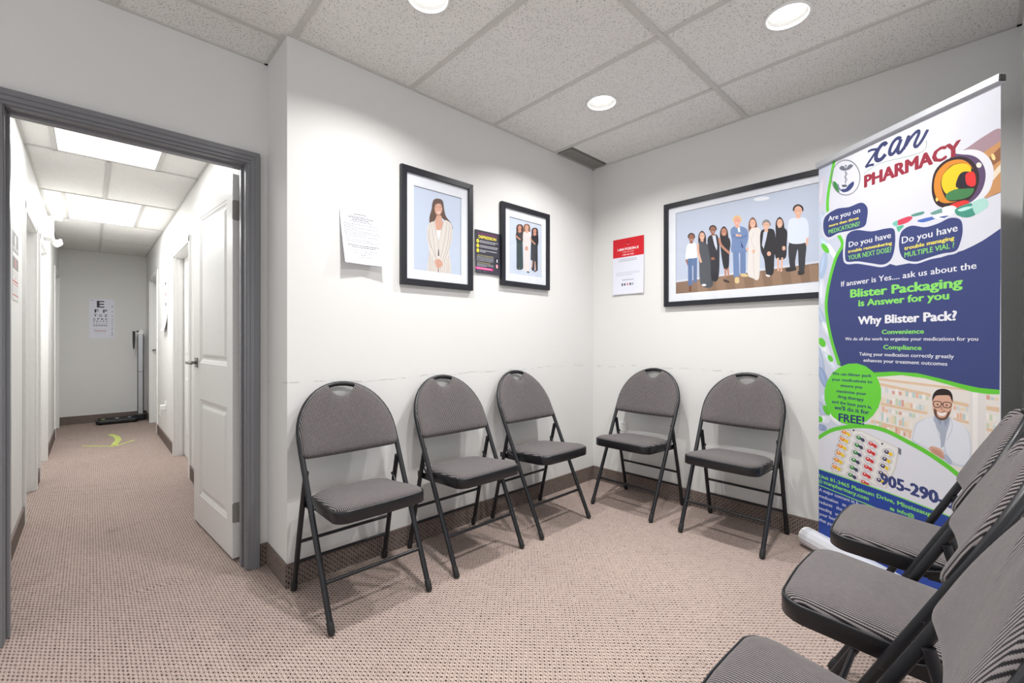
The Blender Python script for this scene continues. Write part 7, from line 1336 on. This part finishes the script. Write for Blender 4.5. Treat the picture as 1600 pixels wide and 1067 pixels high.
# ================================================================== CHAIRS
def make_chair(label):
    t = thing('folding_chair', label, 'chair', (0, 0, 0), 0, 'padded folding chairs in the waiting room')
    R_ = .0118; K_ = .5                                    # slope of the main tube: y = K*z
    HWF, HWB = .219, .226; Y0 = -.215
    nrm = math.hypot(1, K_); U = Vector((0, K_ / nrm, 1 / nrm)); Nn = Vector((0, -1 / nrm, K_ / nrm))   # up the back; out of its front
    def fr(x, s, o=0.0): p = Vector((x, Y0, 0)) + U * s + Nn * o; return (p.x, p.y, p.z)
    SS = .50; ARC0 = .775; TOP = 1.028
    # front legs
    for sx in (-1, 1):
        hw = lambda s: sx * (HWF + (HWB - HWF) * min(1, s / ARC0))
        MB().tube([fr(hw(.012), .012), fr(hw(.25), .25), fr(hw(SS), SS)], R_, 12).build('leg', M['black'], t)
        MB().tube([fr(hw(.0), .006), fr(hw(.01), .016), fr(hw(.045), .048), fr(hw(.05), .050)], [.0122, .0140, .0138, .0122], 12).build('foot_cap', M['rubber'], t)
    pts = [fr(-(HWF + (HWB - HWF) * SS / ARC0), SS - .004), fr(-HWB, ARC0 - .08)]
    for k in range(0, 25):
        a = PI - PI * k / 24; pts.append(fr(HWB * math.cos(a), ARC0 + (TOP - ARC0) * math.sin(a)))
    pts += [fr(HWB, ARC0 - .08), fr((HWF + (HWB - HWF) * SS / ARC0), SS - .004)]
    MB().tube(pts, R_, 12).build('back_frame', M['black'], t)
    # rear legs
    for sx in (-1, 1):
        MB().tube([(sx * .221, .214, .010), (sx * .219, .152, .27), (sx * .216, .075, .565)], R_ * .96, 12).build('leg', M['black'], t)
        MB().tube([(sx * .221, .2165, .004), (sx * .221, .2155, .012), (sx * .2205, .208, .043), (sx * .2205, .2075, .045)], [.0120, .0138, .0136, .0120], 12).build('foot_cap', M['rubber'], t)
        # fold link and pivots
        lk = MB().tube([(sx * .207, .100, .468), (sx * .206, .080, .440), (sx * .204, .020, .418)], .0045, 8)
        lk.tube([(sx * .200, .100, .470), (sx * .226, .100, .470)], .007, 10)
        lk.tube([(sx * .198, .018, .418), (sx * .212, .018, .418)], .006, 10)
        lk.box(min(sx * .2, sx * .206), .03, .40, max(sx * .2, sx * .206), .16, .43)
        lk.build('hinge_link', M['black'], t)
        MB().lathe([(0, sx * .003), (.004, sx * .002), (.0055, -sx * .003)], (sx * .2325, -.012, .405), 10, ax='x').build('rivet', M['pvc'], t)
        MB().lathe([(0, sx * .003), (.004, sx * .002), (.0055, -sx * .003)], (sx * .2340, .056, .540), 10, ax='x').build('rivet', M['pvc'], t)
    # crossbars
    def bar(y, z, hw, r=.0078): MB().tube([(-hw, y, z), (hw, y, z)], r, 10).build('crossbar', M['black'], t)
    bar(Y0 + .168 * K_, .168, .220); bar(.160, .238, .218); bar(.184, .140, .219)
    # seat: plan outline
    def plan(k, dz=0):
        P = []
        def arc(cx, cy, rx, ry, a0, a1, n_):
            for i in range(n_ + 1):
                a = math.radians(a0 + (a1 - a0) * i / n_); P.append((cx + rx * math.cos(a), cy + ry * math.sin(a)))
        W2, W3 = .203, .182; FR = .055; YF, YR = -.232, .175
        arc(W2 - FR, YF + FR + .004, FR, FR, -82, 0, 7)
        arc(W3 - .085, YR - .075, .085, .075, 8, 88, 7)
        arc(-W3 + .085, YR - .075, .085, .075, 92, 172, 7)
        arc(-W2 + FR, YF + FR + .004, FR, FR, 180, 262, 7)
        P.append((-.07, YF)); P.append((0, YF - .002)); P.append((.07, YF))
        c_ = (0, -.03)
        return [(c_[0] + (x - c_[0]) * k, c_[1] + (y - c_[1]) * k) for x, y in P]
    tilt = lambda y: .466 - (y + .232) * .085
    def ringz(k, dz): return [(x, y, tilt(y) + dz) for x, y in plan(k)]
    def loft(rings, m=0, cap0=False, cap1=False):
        mb = MB(); n_ = len(rings[0]); V = [p for r in rings for p in r]
        F = [(i * n_ + j, i * n_ + (j + 1) % n_, (i + 1) * n_ + (j + 1) % n_, (i + 1) * n_ + j) for i in range(len(rings) - 1) for j in range(n_)]
        mb.add(V, F, 0, True)
        if cap0: mb.add(rings[0], [tuple(range(n_ - 1, -1, -1))], 0, True)
        if cap1: mb.add(rings[-1], [tuple(range(n_))], 0, True)
        return mb
    loft([ringz(.93, -.044), ringz(.985, -.049), ringz(1.0, -.046), ringz(1.0, -.004), ringz(.993, .0005), ringz(.978, .0), ringz(.970, -.006)]).build('seat_frame', M['black'], t)
    loft([ringz(.95, -.040), ringz(.955, -.03)], cap0=True, cap1=True).build('seat_base', M['pvc'], t)
    rr = [(.968, -.010), (.966, .0), (.955, .0055), (.93, .0105), (.88, .0155), (.78, .0200), (.62, .0240), (.42, .0265), (.2, .0275), (.05, .028)]
    loft([ringz(k, z) for k, z in rr], cap1=True).build('seat_cushion', M['fabric'], t)
    # backrest cushion, outline in (x, s)
    O = []
    HB = HWB + .003; S0 = .688
    for i in range(6):                                   # bottom right corner
        a = math.radians(-90 + 90 * i / 5); O.append((HB - .026 + .024 * math.cos(a), S0 + .026 + .026 * math.sin(a)))
    for k in range(0, 31):
        a = PI * k / 30; x = (HB - .001) * math.cos(a); s = ARC0 - .006 + (TOP - ARC0 + .006) * math.sin(a)
        if abs(x) < .066:
            q = x / .066; s = (TOP - .012) - .054 * (1 - q * q) ** .6 - .002
        O.append((x, s))
    for i in range(6):
        a = math.radians(180 + 90 * i / 5); O.append((-HB + .026 + .024 * math.cos(a), S0 + .026 + .026 * math.sin(a)))
    for i in range(1, 8):
        x = -.19 + .38 * i / 8; O.append((x, S0 + .004 * (1 - (x / .19) ** 2)))
    cx, cs = 0, .80
    def bow(x, s): return -.034 * (1 - min(1, (x / .23) ** 2)) * max(0.0, min(1.0, (TOP - .03 - s) / .25))
    def rb(k, o): return [fr(cx + (x - cx) * k, cs + (s - cs) * k, o + bow(cx + (x - cx) * k, cs + (s - cs) * k)) for x, s in O]
    prof = [(.0, -.017), (.5, -.017), (.9, -.013), (.985, -.003), (1.0, .006), (.992, .016), (.96, .0245), (.90, .030), (.8, .0345), (.6, .0375), (.35, .039), (.12, .0395), (.02, .0395)]
    prof = prof[1:]
    loft([rb(k, o) for k, o in prof], cap0=True, cap1=True).build('back_cushion', M['fabric'], t)
    return t
CH = [((.889, 1.917), 0.0, 'leftmost padded folding chair along the back wall, nearest the open doorway'),
      ((1.484, 1.922), 0.0, 'middle one of the three padded folding chairs along the back wall, under the large portrait'),
      ((2.078, 1.918), 0.0, 'third padded folding chair along the back wall, closest to the room corner'),
      ((2.731, 1.625), -PI / 2, 'padded folding chair on the right wall beside the corner, left of its pair'),
      ((2.731, .995), -PI / 2, 'padded folding chair on the right wall below the group photo, beside the banner'),
      ((2.062, .138), PI, 'foreground padded folding chair right in front of the pharmacy banner, farthest of its row'),
      ((1.500, .138), PI, 'foreground padded folding chair in the middle of the right-hand row of three'),
      ((.902, .140), PI, 'foreground padded folding chair nearest the camera, cut by the bottom of the photo')]
c0 = make_chair(CH[0][2]); c0.location = (CH[0][0][0], CH[0][0][1], 0)
for (p, rz, lab) in CH[1:]: dup(c0, (p[0], p[1], 0), rz, lab, 'padded folding chairs in the waiting room')

# ================================================================== PICTURES AND NOTICES
def picture(name, label, loc, rz, W_, Hh, bar, mt, ml, art, dx, dz, bg=(200, 206, 216), pz=0):
    """frame with its back on the wall; local x right, y into the wall, origin bottom centre of its back"""
    t = thing(name, label, 'picture', loc, rz, 'black-framed photographs on the walls')
    D = .026; hw = W_ / 2; f = MB()
    def quad(ix0, ix1, iz0, iz1):
        pass
    o = [(-hw, 0), (hw, 0), (hw, Hh), (-hw, Hh)]; i_ = [(-hw + bar, bar), (hw - bar, bar), (hw - bar, Hh - bar), (-hw + bar, Hh - bar)]
    mids = ('bottom', 'right', 'top', 'left')
    for k in range(4):
        a, b = o[k], o[(k + 1) % 4]; c_, d = i_[(k + 1) % 4], i_[k]
        V = [(p[0], -D, p[1]) for p in (a, b, c_, d)] + [(p[0], 0, p[1]) for p in (a, b, c_, d)]
        MB().add(V, [(0, 1, 2, 3), (7, 6, 5, 4), (0, 4, 5, 1), (1, 5, 6, 2), (2, 6, 7, 3), (3, 7, 4, 0)]).build('frame_side', M['frame'], t, bevel=.0015)
    # mat board with a bevelled window
    xi0, xi1, zi0, zi1 = -hw + bar, hw - bar, bar, Hh - bar
    wx0, wx1, wz0, wz1 = xi0 + ml[0], xi1 - ml[1], zi0 + mt[0], zi1 - mt[1]
    m = MB(); A_ = [(xi0, zi0), (xi1, zi0), (xi1, zi1), (xi0, zi1)]; B_ = [(wx0, wz0), (wx1, wz0), (wx1, wz1), (wx0, wz1)]
    Cc = [(wx0 + .002, wz0 + .002), (wx1 - .002, wz0 + .002), (wx1 - .002, wz1 - .002), (wx0 + .002, wz1 - .002)]
    V = [(p[0], -.014, p[1]) for p in A_] + [(p[0], -.014, p[1]) for p in B_] + [(p[0], -.0115, p[1]) for p in Cc]
    m.add(V, [(i, (i + 1) % 4, (i + 1) % 4 + 4, i + 4) for i in range(4)] + [(i + 4, (i + 1) % 4 + 4, (i + 1) % 4 + 8, i + 8) for i in range(4)]).build('mat_board', M['mat'], t)
    cv = Canvas((wx0, wz0, wx1, wz1)); cv.rect(wx0, wz0, wx1, wz1, bg); cv.ops(art, dx, dz); cv.build('photo_print', M['print'], t, -.009)
    MB().box(xi0 - .002, -.0180, zi0 - .002, xi1 + .002, -.0165, zi1 + .002).build('glass_pane', M['glass'], t)
    return t
z0 = 1.438
picture('framed_photograph', 'large black-framed portrait of a woman in a striped suit', (1.470, YA, z0), 0, .494, .653, .034, (.052, .062), (.048, .048), ART['portrait'], -1.470, -z0, (190, 201, 220))
z0 = 1.495
picture('framed_photograph', 'smaller black-framed photograph of three women standing, nearest the corner', (2.193, YA, z0), 0, .472, .551, .033, (.050, .052), (.045, .045), ART['trio'], -2.193, -z0, (196, 206, 222))
z0 = 1.370; yc = .976
picture('framed_photograph', 'wide black-framed group photograph of nine people on the right wall, behind the banner', (XE, yc, z0), -PI / 2, 1.15, .726, .033, (.052, .040), (.050, .050), ART['group'], yc, -z0, (188, 198, 216))

def dashes(cv, x0, x1, y, h_, c_, rnd, fill=.9):
    """a line of print too small to read: word-length dashes"""
    x = x0
    while x < x1 - .003:
        w_ = rnd.uniform(.005, .014); w_ = min(w_, x1 - x)
        cv.rect(x, y, x + w_, y + h_, c_); x += w_ + .0025
    pass
def sheet(cv, W_, Hh, c_, nx=10, ny=12, y0=0.0):
    for i in range(nx):
        for j in range(ny):
            cv.rect(W_ * (i / nx - .5), y0 + (Hh - y0) * j / ny, W_ * ((i + 1) / nx - .5), y0 + (Hh - y0) * (j + 1) / ny, c_)
R = random.Random(7)
# typed notice, loose at the bottom
ty = thing('paper_notice', 'loose white typed letter taped to the wall left of the large portrait', 'notice', (1.005, YA - .003, 1.515), math.radians(0))
cv = Canvas(None, 1e-4); Wp, Hp = .212, .274; sheet(cv, Wp, Hp, (236, 238, 248))
K = (48, 50, 66); K2 = (88, 90, 108)
for (y, a, b, c_, h_) in ((.252, -.035, .03, K, .0028), (.242, -.06, .055, K2, .002), (.234, -.065, .07, K, .003), (.224, -.045, .045, K, .003), (.215, -.06, .06, K2, .0025),
                     (.200, -.092, .09, K2, .002), (.191, -.092, -.03, K2, .002), (.183, -.092, .085, K2, .002), (.174, -.092, -.02, K2, .002), (.166, -.092, .088, K2, .002), (.157, -.092, .092, K2, .002), (.148, -.092, .02, K2, .002), (.139, -.092, .085, K2, .002), (.130, -.092, -.07, K2, .002), (.121, -.092, .05, K2, .002), (.111, -.092, .082, K2, .002),
                     (.092, -.08, .085, K, .003), (.083, -.06, .065, K, .003), (.066, -.08, .085, K2, .0018), (.055, -.05, .05, K2, .0018), (.045, -.018, .015, K2, .0022), (.034, -.045, .045, K2, .0018)):
    dashes(cv, a, b, y, h_ * 1.35, c_, R)
def loose(x, y, z):
    t_ = 1 - y / Hp; k = .030 * t_ ** 1.6 + .012 * abs(x / Wp) * t_ * 2; k += .006 * (1 - (2 * x / Wp) ** 2) * (1 - t_)
    return (x + .012 * (t_ - .5), -z - k, y)
cv.build('printed_sheet', M['print'], ty, 0, loose)
# dark information poster
dp = thing('information_poster', 'small dark poster on depression hanging between the two framed photographs', 'poster', (1.852, YA - .003, 1.556), 0)
cv = Canvas(None, 8e-5); Wd, Hd = .214, .272; sheet(cv, Wd, Hd, (58, 58, 68), 8, 10)
cv.text('IDENTIFYING', (-.080, .245), (.080, .247), .013, (128, 54, 104), True); cv.text('DEPRESSION', (-.076, .222), (.072, .222), .018, (240, 222, 80), True)
for k in range(3):
    y = .196 - k * .030; cv.ell(-.083, y + .006, .011, .012, (244, 226, 60)); cv.text(str(k + 1), (-.0855, y + .001), (-.0805, y + .001), .009, (70, 66, 40), True)
    dashes(cv, -.066, .088 - k * .004, y + .009, .003, (226, 226, 232), R); dashes(cv, -.066, (.06, .08, -.02)[k], y, .003, (226, 226, 232), R)
for (y, a, b, c_) in ((.112, -.088, .045, (200, 190, 110)), (.103, -.092, .05, (176, 178, 186)), (.095, -.092, .045, (176, 178, 186)), (.087, -.092, .05, (176, 178, 186)), (.079, -.092, .04, (176, 178, 186)), (.066, -.090, .02, (200, 190, 110)), (.057, -.092, .045, (176, 178, 186)), (.050, -.092, .05, (176, 178, 186)), (.043, -.092, -.01, (176, 178, 186))): dashes(cv, a, b, y, .003, c_, R)
cv.ell(.075, .094, .017, .019, (24, 24, 34)); cv.ell(.077, .093, .006, .012, (196, 196, 210)); cv.ell(.075, .057, .017, .019, (44, 30, 38)); cv.ell(.075, .057, .009, .014, (216, 160, 166))
[cv.rect(-.104 + .0144 * i, .023, -.104 + .0144 * (i + 1), .038, (216, 62, 138)) for i in range(10)]; dashes(cv, -.096, .03, .0295, .003, (244, 214, 230), R)
for x in (-.07, -.02): dashes(cv, x - .02, x + .01, .011, .003, (130, 130, 140), R)
def softsheet(W_, H_, amp):
    return lambda x, y, z: (x, -z - amp * ((1 - y / H_) ** 2) * (.4 + abs(x / W_)) - .002, y)
cv.build('printed_sheet', M['print'], dp, 0, softsheet(Wd, Hd, .008))
# poison line poster
pp = thing('information_poster', 'red and white poison helpline sheet on the right wall near the corner', 'poster', (XE - .003, 1.852, 1.486), -PI / 2)
Wq, Hq = .268, .430; cv = Canvas(None, 8e-5); sheet(cv, Wq, Hq, (224, 226, 238), 8, 12)
sheet(cv, Wq, Hq, (206, 26, 40), 16, 8, .287); cv.ell(0, .395, .010, .012, (170, 20, 36)); cv.rect(-.010, .381, .010, .384, (230, 150, 150))
cv.text('1-844 POISON-X', (-.092, .338), (.092, .338), .019, (250, 240, 240), True); cv.text('1-844-764-7669', (-.050, .320), (.050, .320), .009, (244, 190, 196), False); cv.text('1-800-463-5060', (-.050, .299), (.050, .299), .010, (248, 210, 214), True)
for (y, a, b, c_, h_) in ((.268, -.075, .075, (110, 112, 126), .0035), (.256, -.082, .078, (110, 112, 126), .0035), (.167, -.105, .10, (166, 168, 180), .0025), (.157, -.105, .105, (166, 168, 180), .0025), (.147, -.105, .04, (166, 168, 180), .0025), (.108, -.05, .05, (80, 82, 96), .004)): dashes(cv, a, b, y, h_, c_, R)
for x, c_ in ((-.055, (70, 70, 90)), (-.034, (80, 80, 96)), (-.010, (206, 130, 140)), (.014, (60, 60, 80)), (.034, (160, 160, 176))): cv.rect(x, .066, x + .013, .084, c_)
[cv.rect(Wq * (i / 16 - .5), .245, Wq * ((i + 1) / 16 - .5), .2458, (206, 208, 220)) for i in range(16)]
cv.build('printed_sheet', M['print'], pp, 0, softsheet(Wq, Hq, .009))

# ================================================================== ROLL-UP BANNER
BL, BR = (2.87807, .60246), (2.40272, -.05345); BW = .810
ang = math.atan2(BR[1] - BL[1], BR[0] - BL[0])
bn = thing('roll_up_banner', 'tall pharmacy roll-up banner stand behind the foreground chairs', 'banner', (BL[0], BL[1], 0), ang)
ZB, ZT = .055, 2.098
cv = Canvas((0, ZB, BW, ZT - .012)); cv.tone = .80; cv.rect(0, ZB, BW, ZT - .01, (222, 223, 233)); cv.ops(ART['banner'])
cv.build('printed_graphic', M['print_s'], bn, -.0006)
MB().box(0, 0, ZB, BW, .0006, ZT - .01).build('banner_sheet', M['mat'], bn)
MB().prism([(-.012, ZT - .030), (-.016, ZT - .026), (-.014, ZT + .000), (-.006, ZT + .003), (.012, ZT + .003), (.014, ZT - .010), (.012, ZT - .030)], 'x', -.004, BW + .004).build('top_rail', M['alu'], bn, bevel=.001)
for x0, x1 in ((-.009, -.004), (BW + .004, BW + .009)): MB().box(x0, -.012, ZT - .026, x1, .011, ZT - .002).build('end_cap', M['pvc'], bn, bevel=.002)
pr = []
for k in range(13):
    a = math.radians(-60 + 270 * k / 12) ; pr.append((-.050 - .0 + .046 * math.cos(a + .6), .048 + .042 * math.sin(a + .6)))
pr = [(.016, .010), (.016, .070), (.004, .076), (-.010, .092), (-.030, .102), (-.054, .103), (-.076, .094), (-.091, .076), (-.096, .054), (-.091, .032), (-.078, .015), (-.060, .008)]
MB().prism(pr, 'x', -.030, BW + .030, 0).build('base_housing', M['silver'], bn, bevel=.004)
for x0, x1 in ((-.040, -.030), (BW + .030, BW + .040)): MB().prism([(p[0] * .94 - .002, .004 + p[1] * .95) for p in pr], 'x', x0, x1).build('base_end_cap', M['whitegap'], bn, bevel=.003)
MB().tube([(BW / 2, .016, .05), (BW / 2, .016, ZT - .01)], .008, 10).build('support_pole', M['alu'], bn)
for x in (.06, BW - .06): MB().box(x - .015, -.080, 0, x + .015, .055, .012).build('foot', M['pvc'], bn, bevel=.003)
for x in (-.034, ): MB().tube([(x - .008, -.075, .055), (x, -.075, .055)], .009, 10).build('end_knob', M['chrome'], bn)
